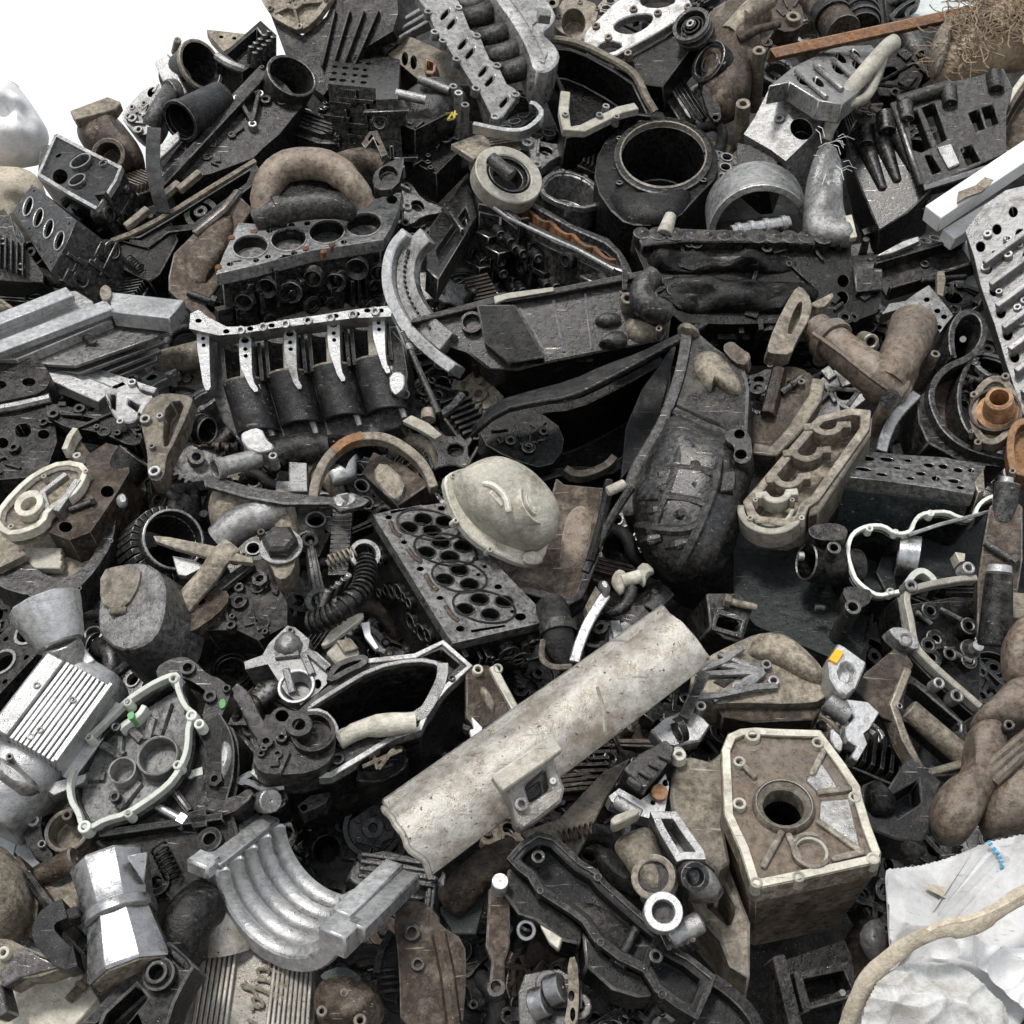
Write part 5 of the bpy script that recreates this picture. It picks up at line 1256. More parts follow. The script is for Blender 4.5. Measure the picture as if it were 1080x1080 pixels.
t = Th('sheet_bracket', 'folded tan-brown sheet bracket below the pipe end of the rusty exhaust manifold', 'bracket', 'b4', (170, 620), h=.1, el=40, yaw=-12)
o = t.P([(100, 640), (145, 455), (230, 455), (290, 500), (302, 545), (285, 600), (210, 720), (140, 790), (110, 800), (45, 780), (40, 640)], ch=1)
t.part('sheet', MB().ext(o, 0, -.02), 'brown', .004); t.part('fold', MB().strip(t.P([(300, 520), (285, 590), (205, 715), (130, 795), (50, 782)]), .014, .02, -.03), 'tan', .003)
t.part('boss_rib', MB().tube([t.p(150, 470, .01), t.p(105, 640, .012)], .016, 8), 'brown', 0); t.bosses([(235, 510, 14), (280, 545, 10), (205, 705, 10)], 12, .026, 'tan')

t = Th('cam_carrier', 'shallow tan cam carrier tray with half-round cross webs, standing on the dark green sheet', 'cam carrier', 'b4', (250, 850), h=.17, el=48, yaw=-14)
o = t.P([(12, 965), (60, 910), (250, 690), (300, 640), (420, 610), (500, 618), (492, 690), (300, 960), (262, 985), (240, 1040), (180, 1058), (60, 1045), (30, 1015)])
m = MB().ext(o, -.0, -.09, [(inset(o, .017), .075)]); t.part('tray', m, 'tan', .003)
g = [((100, 900), (268, 885), (185, 915)), ((165, 800), (345, 785), (268, 812)), ((245, 700), (420, 690), (332, 722)), ((60, 960), (220, 945), (140, 985))]
for i, (a, b, c) in enumerate(g):
    a, b, c = t.p(*a, -.01), t.p(*b, -.01), t.p(*c, -.01)
    m = MB().box((a + (b - a) * .14), (b - a).length * .3, .016, .03, b - a, (0, 1, 0)); m.box((b - (b - a) * .14), (b - a).length * .3, .016, .03, b - a, (0, 1, 0))
    r = (b - a).length * .27; u = (b - a).normalized(); v = Vector((-u.y, u.x, 0)) * (-1)
    mid = (a + b) / 2; pts = [tuple((mid - u * r * math.cos(q * math.pi / 10) + v * r * .85 * math.sin(q * math.pi / 10))[:2]) for q in range(11)]
    m.strip(pts, .007, .008, -.03); t.part('cross_web', m, 'tan' if i != 3 else 'cream', .002)
a = t.p(120, 985, .0); m = MB().rev([(.052, 0), (.066, 0), (.066, -.05), (.052, -.05)], a, (0, 0, 1), 20, 180, 365); m.rev([(.036, -.004), (.044, -.004), (.044, -.045), (.036, -.045)], a, (0, 0, 1), 20, 180, 360); t.part('bearing_bed', m, 'cream', .002)
t.bosses([(40, 1028, 11), (236, 1028, 11), (200, 960, 9), (60, 960, 9)], 10, .006, 'cream')
t.part('side_wall', MB().ext(t.P([(492, 625), (505, 640), (500, 700), (300, 1000), (262, 1010), (268, 980), (300, 955), (490, 690)]), -.01, -.1), 'tan', .003)

t = Th('curved_casting', 'heavy grey S-shaped band casting looping beside the brown bell flange', 'band casting', 'b4', (820, 560), h=.11, el=40, yaw=10)
pts = t.P([(800, 440), (790, 390), (792, 330), (820, 280), (860, 262), (900, 280), (918, 330), (905, 390), (860, 440), (780, 470), (730, 520), (712, 580), (725, 640), (760, 710), (830, 770), (930, 805), (1020, 820)])
t.part('band', MB().strip(chaikin(pts, 2, False), 12 * t.k, .02, -.14), 'iron', .003)
t.part('second_band', MB().strip(chaikin(t.P([(870, 440), (840, 500), (825, 570), (835, 650), (870, 720), (930, 760)]), 2, False), 9 * t.k, .01, -.1), 'iron', .003)
t.part('floor', MB().ext(t.P([(730, 520), (800, 460), (870, 440), (830, 560), (840, 660), (900, 740), (1000, 790), (1020, 830), (880, 800), (770, 740), (715, 620)]), -.05, -.1), 'brown', .002)
t.part('outer_wall', MB().ext(t.P([(715, 540), (680, 570), (685, 660), (720, 740), (860, 815), (1010, 830), (860, 790), (765, 720), (722, 640)]), -.005, -.1), 'black', .003)
t.part('stud', MB().rod(t.p(845, 355, -.08), t.p(848, 352, -.03), 14 * t.k, n=10), 'steel', .001)

t = Th('metal_arc', 'thin bright metal arc standing beside the S-shaped band casting', 'arc', 'b4', (600, 660), h=.12, el=44)
t.solo(MB().strip(chaikin(t.P([(540, 775), (560, 700), (600, 630), (675, 555)]), 2, False), 21 * t.k, 0, -.02), 'steel', .002)

t = Th('pipe_flange', 'orange-brown bell shaped flange with dark bore, at the edge', 'flange', 'b4', (970, 630), h=.16, el=38, yaw=-24)
a = t.p(970, 625); r = 118 * t.k
o = t.C(965, 620, 92, 132, 8, n=28)
t.part('flange', MB().ext(o, .0, -.03, [(inset(o, .014), .012)]), 'tan', .003)
m = MB().rev([(r * .70, .0), (r * .52, -.0), (r * .42, .05), (r * .30, .055), (r * .28, .0), (r * .24, -.06), (.0005, -.06), (.0005, -.08), (r * .7, -.08)], t.p(985, 625), (0, 0, 1), 32); t.part('bell', m, 'copper', .001)
t.bosses([(890, 560, 14), (1010, 490, 15), (905, 740, 14), (880, 700, 8)], 13, .01, 'tan')
t.part('lower_ring', MB().rev([(r * .72, .008), (r * .8, .008), (r * .8, -.02), (r * .72, -.02)], a, (0, 0, 1), 32), 'brown', .002)
t = Th('curved_flange', 'orange-brown curved flange piece under the bell shaped flange', 'flange', 'b4', (1060, 780), h=.17, el=40, yaw=-20)
o = t.P([(1020, 690), (1060, 650), (1160, 640), (1160, 900), (1080, 870), (1030, 860), (1012, 780)], ch=1); t.part('body', MB().ext(o, 0, -.06, [(inset(o, .014), .03)]), 'copper', .003); t.bosses([(1037, 850, 13)], 12, .01, 'tan')

t = Th('cylinder_head', 'flat speckled cylinder head with a slotted pale deck, lying on the dark green sheet', 'cylinder head', 'b4', (650, 860), h=.14, el=66, yaw=6)
o = t.P([(390, 872), (440, 800), (465, 775), (620, 790), (780, 800), (935, 832), (888, 942), (740, 915), (560, 890)])
hs = [(t.C(x, y, rx, ry, 8, n=10), .02) for x, y, rx, ry in ((480, 803, 34, 9), (560, 808, 28, 8), (470, 845, 30, 7), (540, 865, 22, 6), (640, 812, 14, 6), (720, 830, 22, 8), (775, 835, 20, 9), (830, 848, 18, 9), (690, 862, 20, 7), (745, 880, 16, 10), (815, 890, 24, 8), (840, 915, 16, 7), (650, 880, 18, 6), (880, 850, 12, 8), (600, 840, 16, 5))]
m = MB().ext(o, 0, -.03, hs); t.part('deck', m, 'grey', .002)
t.part('casting', MB().ext(inset(o, .004), -.031, -.14), 'green', .004)
m = MB(); m.tube(t.P3([(330, 965, -.09), (450, 950, -.08), (480, 935, -.07), (560, 945, -.07), (650, 935, -.07)]), .006, 6); t.part('bright_seam', m, 'alu', 0)
t.part('front_sheet', MB().ext(t.P([(330, 955, -.1), (470, 935, -.1), (650, 940, -.1), (640, 1000, -.1), (340, 985, -.1)]), -.08, -.1), 'black', .002)
t.part('end_flange', MB().ext(t.P([(890, 900), (925, 850), (930, 930), (905, 940)]), .004, -.09), 'tan', .002)

t = Th('metal_sheet', 'large dark green sheet metal panel lying flat behind the black elbow', 'sheet panel', 'c4', (280, 350), h=.02, el=58, yaw=-6)
o = t.P([(-30, 140), (120, 90), (330, 20), (660, -20), (560, 320), (500, 460), (468, 650), (340, 620), (200, 560), (60, 500), (-20, 400)]); t.part('sheet', MB().ext(o, 0, -.012), 'green', .002)
t.part('folded_edge', MB().tube([t.p(502, 455, .002), t.p(466, 650, .002)], .005, 6), 'iron', 0)
t = Th('metal_sheet', 'dark sheet panel standing behind the wavy pale gasket edge', 'sheet panel', 'c4', (760, 200), h=.03, el=46, yaw=10)
t.solo(MB().ext(t.P([(560, 180), (660, 150), (900, 100), (960, 70), (960, 340), (700, 330), (560, 380), (520, 300)]), 0, -.015), 'green', .002)

t = Th('front_cover', 'dark cover with a wavy pale gasket edge, beside the black elbow with two eyes', 'cover', 'c4', (700, 220), h=.13, el=42, yaw=4)
edge = [(985, 5), (935, 20), (905, 50), (895, 85), (870, 98), (830, 88), (790, 68), (735, 70), (690, 78), (665, 105), (655, 140), (625, 152), (590, 150), (550, 122), (505, 120), (470, 128), (432, 150), (415, 190), (412, 235), (428, 290), (445, 330), (490, 368), (530, 388), (580, 378), (615, 370)]
t.part('gasket_edge', MB().strip(chaikin(t.P(edge), 1, False), 7.5 * t.k, 0, -.012), 'gasket', .001)
t.part('side_wall', MB().strip(chaikin(t.P(edge), 2, False), 7 * t.k, -.019, -.13), 'black', .002)
t.part('thin_seam', MB().tube(t.P3([(640, 160, .0), (760, 120, .004), (960, 68, .0)]), .004, 6), 'alu', 0)
t.bosses([(495, 132, 14), (728, 74, 14), (575, 372, 15), (595, 145, 11)], 14, .002, 'gasket', .55)
m = MB().rev([(.036, -.02), (.042, -.02), (.042, .02), (.036, .02)], t.p(640, 240, -.05), (.9, -.3, .2), 22); t.part('bearing_shell', m, 'steel', .001)
t.part('white_tip', MB().ext(t.P([(832, 205), (872, 210), (870, 240), (850, 245)]), -.02, -.05), 'cream', .001)
m = MB().ext(t.P([(640, 330), (720, 285), (760, 320), (700, 345)]), -.03, -.06); t.part('arch_web', m, 'iron', .002)
t.part('arch_edge', MB().strip(chaikin(t.P([(640, 340), (665, 300), (700, 285), (735, 310), (745, 330)]), 2, False), .006, -.005, -.03), 'gasket', .001)

t = Th('elbow', 'black pipe elbow with two bolt eyes standing on the dark green sheet panel', 'pipe elbow', 'c4', (340, 300), h=.11, el=44)
t.part('tube', MB().rod(t.p(440, 290, -.03), t.p(250, 260, .01), 82 * t.k, 74 * t.k, 26, hole=64 * t.k), 'black', .003)
m = MB().ext(t.P([(235, 185), (330, 170), (385, 190), (380, 235), (300, 240), (245, 225)], ch=1), .06, .0); m.ext(t.P([(370, 390), (420, 380), (500, 400), (470, 460), (410, 465)], ch=1), .03, -.04); t.part('lugs', m, 'black', .003)
t.bosses([(360, 205, 26), (432, 430, 30)], 26, .07, 'iron', .6); t.part('stud', MB().rod(t.p(285, 435, -.02), t.p(325, 440, -.02), 15 * t.k, n=10), 'iron', .001); t.part('side_pin', MB().rod(t.p(245, 240, .02), t.p(222, 240, .02), 17 * t.k, n=12), 'alu', .001)

t = Th('gear_case', 'open dark gear case with a broken pale rim and a triangular opening below', 'gear case', 'c4', (750, 600), h=.15, el=38, yaw=12)
rim = [(905, 320), (900, 275), (870, 262), (848, 290), (850, 308), (800, 322), (740, 338), (680, 350), (640, 335), (620, 350), (625, 400), (645, 470), (650, 530), (610, 525), (562, 525), (600, 565), (660, 625), (740, 690), (830, 755), (920, 810)]
t.part('pale_rim', MB().strip(chaikin(t.P([(905, 320), (850, 322), (740, 340), (655, 362), (632, 390), (655, 480), (665, 560), (690, 605), (780, 690), (920, 810)]), 2, False), 13 * t.k, 0, -.024), 'cream', .002)
t.bosses([(655, 350, 26), (872, 282, 26), (632, 556, 28), (828, 768, 26), (760, 720, 22)], 22, .008, 'alu', .55)
t.part('lug_plate', MB().ext(t.P([(556, 525), (590, 510), (640, 520), (690, 590), (640, 600)], ch=1), .006, -.03), 'alu', .002)
o = t.P([(640, 370), (905, 325), (1000, 330), (1010, 560), (1010, 780), (930, 830), (780, 690), (690, 600), (665, 500)]); t.part('inner_wall', MB().ext(o, -.09, -.14), 'coal', .002)
t.part('case_side', MB().strip(t.P([(640, 370), (665, 520), (690, 600), (790, 700), (930, 820)]), .006, -.031, -.12), 'coal', .002)
m = MB(); g = random.Random(6)
for i in range(9): 
    a = t.p(g.uniform(690, 900), g.uniform(400, 700), -.085); m.cyl((a.x, a.y), g.uniform(.01, .022), -.085 + g.uniform(.01, .04), -.1, .008)
for x0, y0, x1, y1 in ((670, 450, 730, 500), (760, 440, 860, 490), (720, 560, 880, 640)): m.tube([t.p(x0, y0, -.08), t.p(x1, y1, -.07)], .006, 8)
t.part('inner_bosses', m, 'black', .002); t.part('bright_bolt', MB().cyl(t.p(888, 592, -.07), .011, -.05, -.1), 'silver', .001)
fr = t.P([(648, 655), (690, 690), (760, 740), (880, 860), (890, 900), (880, 1060), (720, 1065), (690, 1040), (590, 805), (600, 760)])
h1 = t.P([(660, 705), (690, 715), (860, 860), (860, 890), (760, 900), (640, 800)]); h2 = t.P([(640, 850), (700, 870), (830, 980), (850, 1040), (730, 1030), (700, 980)])
t.part('lower_frame', MB().ext(fr, -.02, -.07, [h1, h2], thru=True), 'iron', .003)
t.part('frame_edge', MB().strip(t.P([(650, 660), (595, 800), (640, 930), (710, 1060), (860, 1020)]), .007, -.008, -.05), 'tan', .002)
m = MB().rod(t.p(640, 820, -.02), t.p(850, 1000, -.02), .02, n=12); t.part('cross_tube', m, 'tan', .002)
t.bosses([(710, 1058, 18), (610, 808, 12)], 14, -.004, 'alu')

t = Th('metal_plate', 'flat dark brown plate leaning between orange-tipped connector and open gear case', 'plate', 'c4', (540, 720), h=.13, el=40, yaw=-12)
t.solo(MB().ext(t.P([(430, 740), (480, 680), (610, 570), (660, 650), (600, 790), (585, 870), (540, 850)]), 0, -.02), 'brown', .002)

t = Th('support_post', 'dark square post with a round bolt top, taller of two posts', 'post', 'c4', (1010, 120), h=.16, el=40, yaw=-15)
o = t.P([(950, 50), (985, 20), (1040, 20), (1075, 50), (1075, 250), (1040, 480), (900, 540), (905, 330), (925, 190)])
t.part('body', MB().ext(o, 0, -.08), 'brown', .003); m = MB().rev([(.0005, -.05), (44 * t.k, -.05), (48 * t.k, .03), (.0005, .03)], t.p(1010, 20, .0), (.1, .9, .35), 20); t.part('top_boss', m, 'iron', .002); t.part('top_bolt', MB().rev([(.0005, 0), (26 * t.k, 0), (24 * t.k, .014), (.0005, .014)], t.p(1010, 12, .0) + Vector((0, .02, .012)), (.1, .9, .35), 16), 'silver', .001)
t = Th('support_post', 'dark round post with a bright hollow top, shorter of two posts', 'post', 'c4', (985, 420), h=.22, el=30, yaw=5)
a, b = t.p(985, 305, .0), t.p(970, 580, -.02)
t.part('body', MB().rod(b, a, 66 * t.k, 50 * t.k, 22), 'black', .003); d = (a - b).normalized()
t.part('top_ring', MB().rev([(27 * t.k, .0), (48 * t.k, .0), (46 * t.k, .014), (30 * t.k, .014)], a, d, 24), 'silver', .001); t.part('bore', MB().rev([(.0005, .002), (27 * t.k, .002), (27 * t.k, .008), (.0005, .006)], a, d, 20), 'iron', 0)

t = Th('exhaust_manifold', 'lumpy brown exhaust manifold at the edge above the white bag', 'exhaust manifold', 'c4', (1000, 850), h=.2, el=36, yaw=-10)
for pts, H in (([(1000, 560), (1040, 490), (1100, 460), (1180, 480), (1180, 700), (1080, 740), (1010, 710), (995, 640)], .05), ([(1010, 720), (1100, 700), (1180, 740), (1180, 900), (1000, 900), (870, 900), (890, 840), (960, 780)], .06), ([(870, 890), (960, 840), (1000, 900), (1010, 1000), (990, 1100), (900, 1260), (850, 1340), (800, 1340), (755, 1330), (720, 1260), (725, 1190), (760, 1110), (850, 1060), (860, 960)], .075), ([(960, 1060), (1060, 980), (1180, 960), (1180, 1280), (1050, 1290), (930, 1320), (900, 1200)], .07)):
    t.part('lobe', MB().blob(t.P(pts, ch=2), H, 7, .8, lump=.012, pw=.3), 'ochre', 0)
m = MB()
for i in range(3): m.tube(t.P3([(930 + i * 20, 1050 + i * 22, .062), (1020 + i * 10, 970 + i * 30, .078), (1120, 890 + i * 30, .066)], ch=1), .009, 8)
t.part('ribs', m, 'ochre', 0); t.bosses([(1025, 880, 20)], 20, .07, 'iron', .5)
t = Th('metal_plate', 'tan plate corner at the edge beside the shorter post', 'plate', 'c4', (1060, 440), h=.15, el=50); t.solo(MB().ext(t.P([(1030, 375), (1120, 380), (1120, 480), (1040, 470)]), 0, -.02), 'tan', .002)

t = Th('connector_block', 'light alloy connector block with an orange sticker, beside the brown plate', 'connector', 'c4', (400, 760), h=.15, el=46, yaw=8)
o = t.P([(325, 655), (360, 588), (385, 600), (470, 662), (455, 700), (430, 760), (390, 790), (360, 770), (330, 720)]); t.part('body', MB().ext(o, .02, -.05, [(t.P([(380, 655), (430, 680), (405, 745), (355, 715)], ch=1), .02)]), 'silver', .003)
t.part('orange_sticker', MB().ext(t.P([(322, 655), (350, 615), (380, 628), (352, 672)]), .026, .015), 'orange', .001)
t.part('pipe_part', MB().rod(t.p(330, 790, -.01), t.p(420, 850, -.01), 44 * t.k, n=18), 'alu', .002)
o = t.P([(395, 790), (480, 800), (525, 842), (490, 900), (465, 920), (480, 960), (440, 1030), (415, 1010), (440, 970), (400, 950), (395, 900), (430, 860)]); t.part('bracket', MB().ext(o, .01, -.02), 'silver', .002)
t.part('lower_lug', MB().ext(t.P([(340, 880), (395, 930), (390, 990), (350, 960)], ch=1), .0, -.04), 'alu', .002)

t = Th('ribbed_cover', 'tan-grey half round cover with fan-like ribs and two eyes, below the dark green panel', 'cover', 'c4', (130, 700), h=.12, el=48, yaw=-4)
o = t.P([(-185, 700), (-180, 670), (-120, 620), (-20, 570), (60, 535), (125, 528), (200, 555), (270, 610), (320, 670), (332, 730), (322, 790), (200, 800), (0, 795), (-110, 800), (-185, 760)], ch=1)
t.part('shell', MB().ext(o, 0, -.08), 'tan', .004)
m = MB().blob(t.P([(60, 545), (125, 530), (200, 555), (300, 650), (330, 730), (260, 720), (120, 640), (20, 620)], ch=2), .03, 6, .4, lump=.006); t.part('crown', m, 'tan', 0)
m = MB()
for x1, y1 in ((-170, 690), (-140, 640), (-80, 610), (-10, 730), (-100, 790), (20, 750)): m.tube([t.p(90, 680, .008), t.p(x1, y1, .006)], [.008, .006], 8)
m.tube(t.P3([(-175, 780, .008), (-80, 770, .01), (60, 740, .01), (140, 735, .006)]), .008, 8); m.tube(t.P3([(-170, 680, .01), (-60, 640, .01), (10, 590, .01)]), .007, 8); t.part('ribs', m, 'alu', 0)
t.bosses([(-8, 733, 20), (103, 648, 20), (130, 710, 22)], 20, .02, 'alu', .55)
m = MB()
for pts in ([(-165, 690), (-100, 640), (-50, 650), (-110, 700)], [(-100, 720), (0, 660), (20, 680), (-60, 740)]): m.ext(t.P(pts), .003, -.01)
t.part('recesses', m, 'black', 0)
t.part('base', MB().ext(t.P([(-80, 800), (320, 795), (290, 840), (60, 850), (-60, 830)]), -.02, -.08), 'brown', .003)
t = Th('square_duct', 'dark box with a square mouth, above the cover with fan-like ribs', 'box', 'c3', (900, 490), h=.08, el=36, yaw=10)
o = t.P([(810, 380), (930, 380), (990, 430), (945, 570), (880, 550), (825, 510)]); t.part('box', MB().ext(o, 0, -.14, [(t.P([(850, 460), (945, 485), (930, 535), (842, 508)], ch=1), .1)]), 'black', .003)
t.part('mouth_rim', MB().strip(t.P([(848, 452), (952, 482), (935, 545), (835, 515), (848, 452)]), .005, .006, -.02), 'iron', .001)

t = Th('propeller', 'small cream plastic propeller-like knob beneath the black transmission', 'knob', 'c3', (530, 320), h=.12, el=44)
t.part('blade', MB().blob(t.P([(445, 330), (470, 290), (505, 300), (515, 340), (490, 395), (460, 370)], ch=1), .014, 4, .6), 'cream', 0)
t.part('blade', MB().blob(t.P([(540, 290), (575, 260), (620, 300), (585, 320), (575, 365), (550, 340)], ch=1), .014, 4, .6), 'cream', 0)
t.part('hub', MB().rod(t.p(490, 335, .01), t.p(560, 315, .012), .013, n=12), 'cream', .001)
t = Th('metal_strip', 'bright curved metal strip rising from the silver trough rim to the brown plate', 'metal strip', 'c3', (370, 500), h=.13, el=46)
t.part('strip', MB().strip(chaikin(t.P([(308, 640), (330, 560), (370, 470), (430, 380)]), 2, False), 20 * t.k, 0, -.014), 'steel', .002)
t.part('end_cap', MB().blob(t.P([(390, 345), (430, 335), (450, 380), (420, 400)], ch=1), .02, 4, .6), 'silver', 0)
t = Th('hose_clamp', 'dark hose end with a steel clamp at the corner of the big slotted cylinder head', 'hose clamp', 'c3', (245, 540), h=.1, el=46)
t.part('hose', MB().tube(t.P3([(220, 430, .0), (245, 500, .02), (250, 580, .01), (300, 640, -.01)], ch=2), .03, 14), 'rubber', 0)
t.part('clamp', MB().rev([(.031, -.01), (.036, -.01), (.036, .01), (.031, .01)], t.p(248, 520, .016), t.p(250, 560) - t.p(238, 480), 20), 'iron', .001)
t.part('wire', MB().tube(t.P3([(190, 560, .02), (180, 630, .02), (220, 665, .02), (300, 660, .02)], ch=2), .006, 6), 'tan', 0)
t = Th('dark_hook', 'small dark hook pipe under the cream propeller-like knob', 'pipe', 'c3', (490, 420), h=.1, el=46)
t.solo(MB().tube(t.P3([(530, 360, .02), (510, 420, .02), (460, 460, .01), (430, 440, 0)], ch=2), .011, 10), 'iron', 0)
t = Th('alloy_box', 'small pale alloy box wedged behind the upper rim of the silver trough', 'box', 'c3', (480, 540), h=.06, el=46, yaw=10)
o = t.P([(440, 510), (500, 485), (530, 500), (520, 580), (440, 600)]); m = MB().ext(o, 0, -.06); m.box(t.p(470, 530, .005), .02, .05, .01); t.part('body', m, 'alu', .002); t.part('lid', MB().ext(t.P([(350, 430), (390, 350), (410, 380), (400, 440), (370, 480)]), .0, -.03), 'tan', .002)

# ================================================================== lower left
t = Th('gear_sleeve', 'toothed dark round sleeve with open bore, beside the broad round housing', 'gear', 'c1', (640, 160), h=.06, el=40, yaw=28)
a = t.p(660, 175, .03); r = 118 * t.k; d = t.toL((.55, -.72, .42)).normalized()
m = MB().rev([(r, 0), (r, -.16), (r * .9, -.16), (r * .92, 0)], a, d, 36); t.part('sleeve', m, 'iron', .001)
u = d.orthogonal().normalized(); v = d.cross(u); m = MB()
for i in range(30):
    q = 2 * math.pi * i / 30; e = u * math.cos(q) + v * math.sin(q); m.box(a + e * r * 1.05 - d * .095, .13, .011, .022, d, d.cross(e))
t.part('teeth', m, 'iron', .001)
t.part('bright_lip', MB().rev([(r * .92, .001), (r * 1.0, .001), (r * 1.0, -.008), (r * .92, -.008)], a, d, 40), 'alu', .001)
t.part('broken_ear', MB().blob(t.P([(440, 15), (470, 0), (490, 40), (470, 60), (445, 50)], ch=1), .015, 3, .5), 'silver', 0)
t = Th('rocker_cover', 'grey dirty dented canister with a side spout, beside the toothed round sleeve', 'canister', 'c1', (550, 470), h=.11, el=42, yaw=-20)
o = t.P([(430, 580), (425, 500), (440, 400), (445, 335), (520, 315), (600, 310), (660, 350), (680, 420), (670, 520), (640, 590), (580, 630), (500, 640)], ch=1)
t.part('body', MB().ext(o, .05, -.08, taper=1.22), 'grey', .022); t.part('pale_face', MB().ext(t.P([(440, 345), (520, 325), (590, 330), (585, 400), (540, 480), (480, 490), (440, 470)], ch=1), .058, .03), 'tan', .003)
t.part('spout', MB().rod(t.p(480, 445, .05), t.p(415, 450, .06), 16 * t.k, n=10), 'tan', .002)
t = Th('bent_bar', 'bent tan steel bar curving down beside the grey dented canister', 'bar', 'c1', (760, 340), h=.12, el=46)
t.part('bar', MB().tube(t.P3([(880, 200, .02), (830, 250, .02), (795, 310, .01), (740, 370, .0), (665, 460, -.02)], ch=2), .022, 10, flat=.6), 'tan', 0)
t.part('second_bar', MB().tube(t.P3([(850, 270, .0), (790, 350, -.005), (700, 440, -.02), (650, 540, -.03), (600, 600, -.03), (500, 640, -.03), (440, 690, -.04)], ch=2), .010, 8), 'iron', 0)
t = Th('forked_lever', 'thin grey forked arm crossing the mouth of the toothed round sleeve', 'arm', 'c1', (720, 190), h=.15, el=46)
m = MB().ext(t.P([(580, 160), (640, 165), (820, 200), (960, 245), (960, 265), (800, 245), (660, 205), (590, 180)]), 0, -.015); t.part('arm', m, 'tan', .002)
t.part('pale_piece', MB().ext(t.P([(640, 205), (720, 220), (770, 245), (690, 285), (660, 280)]), -.03, -.045), 'alu', .002)  # flat light grey piece set behind the arm
t = Th('pump_housing', 'tan-brown round end piece with a grey neck, under the flat steel blade', 'housing', 'c1', (860, 110), h=.1, el=44)
t.part('body', MB().blob(t.P([(790, 30), (860, -20), (980, -10), (1010, 40), (960, 120), (860, 190), (800, 140)], ch=2), .06, 6, .7, lump=.015), 'tan', 0)
t.part('neck', MB().tube(t.P3([(840, 180, .03), (900, 120, .05), (980, 90, .05), (1060, 60, .04)], ch=1), .034, 14), 'alu', 0); t.bosses([(925, 232, 14), (990, 145, 14)], 14, .06, 'tan')
t = Th('oily_bracket', 'greasy black ribbed bracket beneath the bent tan steel bar', 'bracket', 'c1', (860, 400), h=.08, el=46, yaw=-10)
o = t.P([(680, 560), (720, 470), (770, 380), (860, 310), (960, 255), (1010, 250), (1090, 420), (1090, 500), (980, 560), (900, 520), (780, 520), (700, 580)]); m = MB().ext(o, 0, -.1, taper=.97); t.greeb(m, o, 22, 0, 52); m.tube(t.P3([(780, 410, .01), (880, 330, .015), (960, 270, .01)]), .012, 8); t.part('casting', m, 'black'); t.bosses([(905, 355, 20), (880, 465, 12), (770, 430, 18)], 16, .02, 'iron')
t = Th('oily_bracket', 'dark tan fractured bracket below the grey dented canister and black ribbed bracket', 'bracket', 'c1', (790, 480), h=.06, el=46)
o = t.P([(690, 520), (760, 430), (870, 400), (890, 440), (840, 500), (740, 570), (700, 560)], ch=1); t.part('casting', MB().ext(o, .04, -.05, [(t.C(780, 450, 16), .03)]), 'brown')
t = Th('bolted_bracket', 'tan lug with a blue-grey hex nut standing in a dark arm', 'lug', 'c2', (130, 220), h=.15, el=46)
o = t.P([(60, 175), (110, 165), (180, 170), (188, 260), (160, 320), (115, 330), (90, 270), (62, 235)], ch=1); t.part('lug', MB().ext(o, 0, -.06), 'tan', .004)
t.part('nut', MB().rev([(.0005, 0), (.034, 0), (.034, .025), (.026, .032), (.0005, .034)], t.p(132, 205, .0), (0, .1, 1), 6), 'iron', .003); t.part('washer', MB().rev([(.0005, .0), (.042, .0), (.042, .006), (.0005, .006)], t.p(132, 208, .0), (0, .1, 1), 20), 'alu', .001)
t.part('arm', MB().tube(t.P3([(150, 180, -.03), (140, 90, -.03), (130, 20, -.04)]), .026, 12), 'tan', 0)
t = Th('hose', 'ribbed black corrugated hose curling beside the big slotted cylinder head', 'hose', 'c2', (380, 400), h=.13, el=44)
path = t.P3([(450, 250, -.02), (455, 310, .0), (440, 370, .02), (390, 420, .03), (320, 470, .02), (240, 495, .0)], ch=3)
rs = [.024 if i % 2 else .031 for i in range(len(path))]
t.part('hose', MB().tube([Vector(q) for q in path], .017, 14), 'rubber', 0)
m = MB(); L = 0; last = Vector(path[0])
for i in range(1, len(path)):
    if (Vector(path[i]) - last).length > .010:
        d = Vector(path[i]) - last; last = Vector(path[i]); m.rev([(.015, -.0025), (.023, -.0025), (.023, .0025), (.015, .0025)], last, d, 16)
t.part('rings', m, 'black', 0)
t = Th('chain', 'dark toothed timing chain hanging beside the corrugated hose', 'chain', 'c2', (360, 200), h=.12, el=46)
m = MB()
for i in range(16): 
    a = t.p(368 - i * 1.2, 60 + i * 17, .004); m.box(a, .038, .0085, .024); m.box(a + Vector((.0, .004, -.004)), .030, .005, .03)
t.part('links', m, 'iron', .001); m = MB().ext(t.P([(330, 70), (345, 60), (338, 300), (322, 300)]), .01, -.02); m.ext(t.P([(385, 70), (395, 70), (380, 300), (370, 300)]), .01, -.02); t.part('guide', m, 'black', .001)
t.part('ring_eye', MB().rev([(.022, -.006), (.03, -.006), (.03, .006), (.022, .006)], t.p(448, 235, .02), (.3, -.2, 1), 20), 'alu', 0)
t = Th('small_rods', 'bundle of short dark studs beside the ribbed corrugated hose', 'studs', 'c2', (310, 390), h=.12, el=46)
for i in range(5): t.part('stud', MB().rod(t.p(285 + i * 20, 440 - i * 22, .0), t.p(310 + i * 20, 370 - i * 15, .025), 9 * t.k + .002, n=10), 'iron' if i % 2 else 'alu', .001)

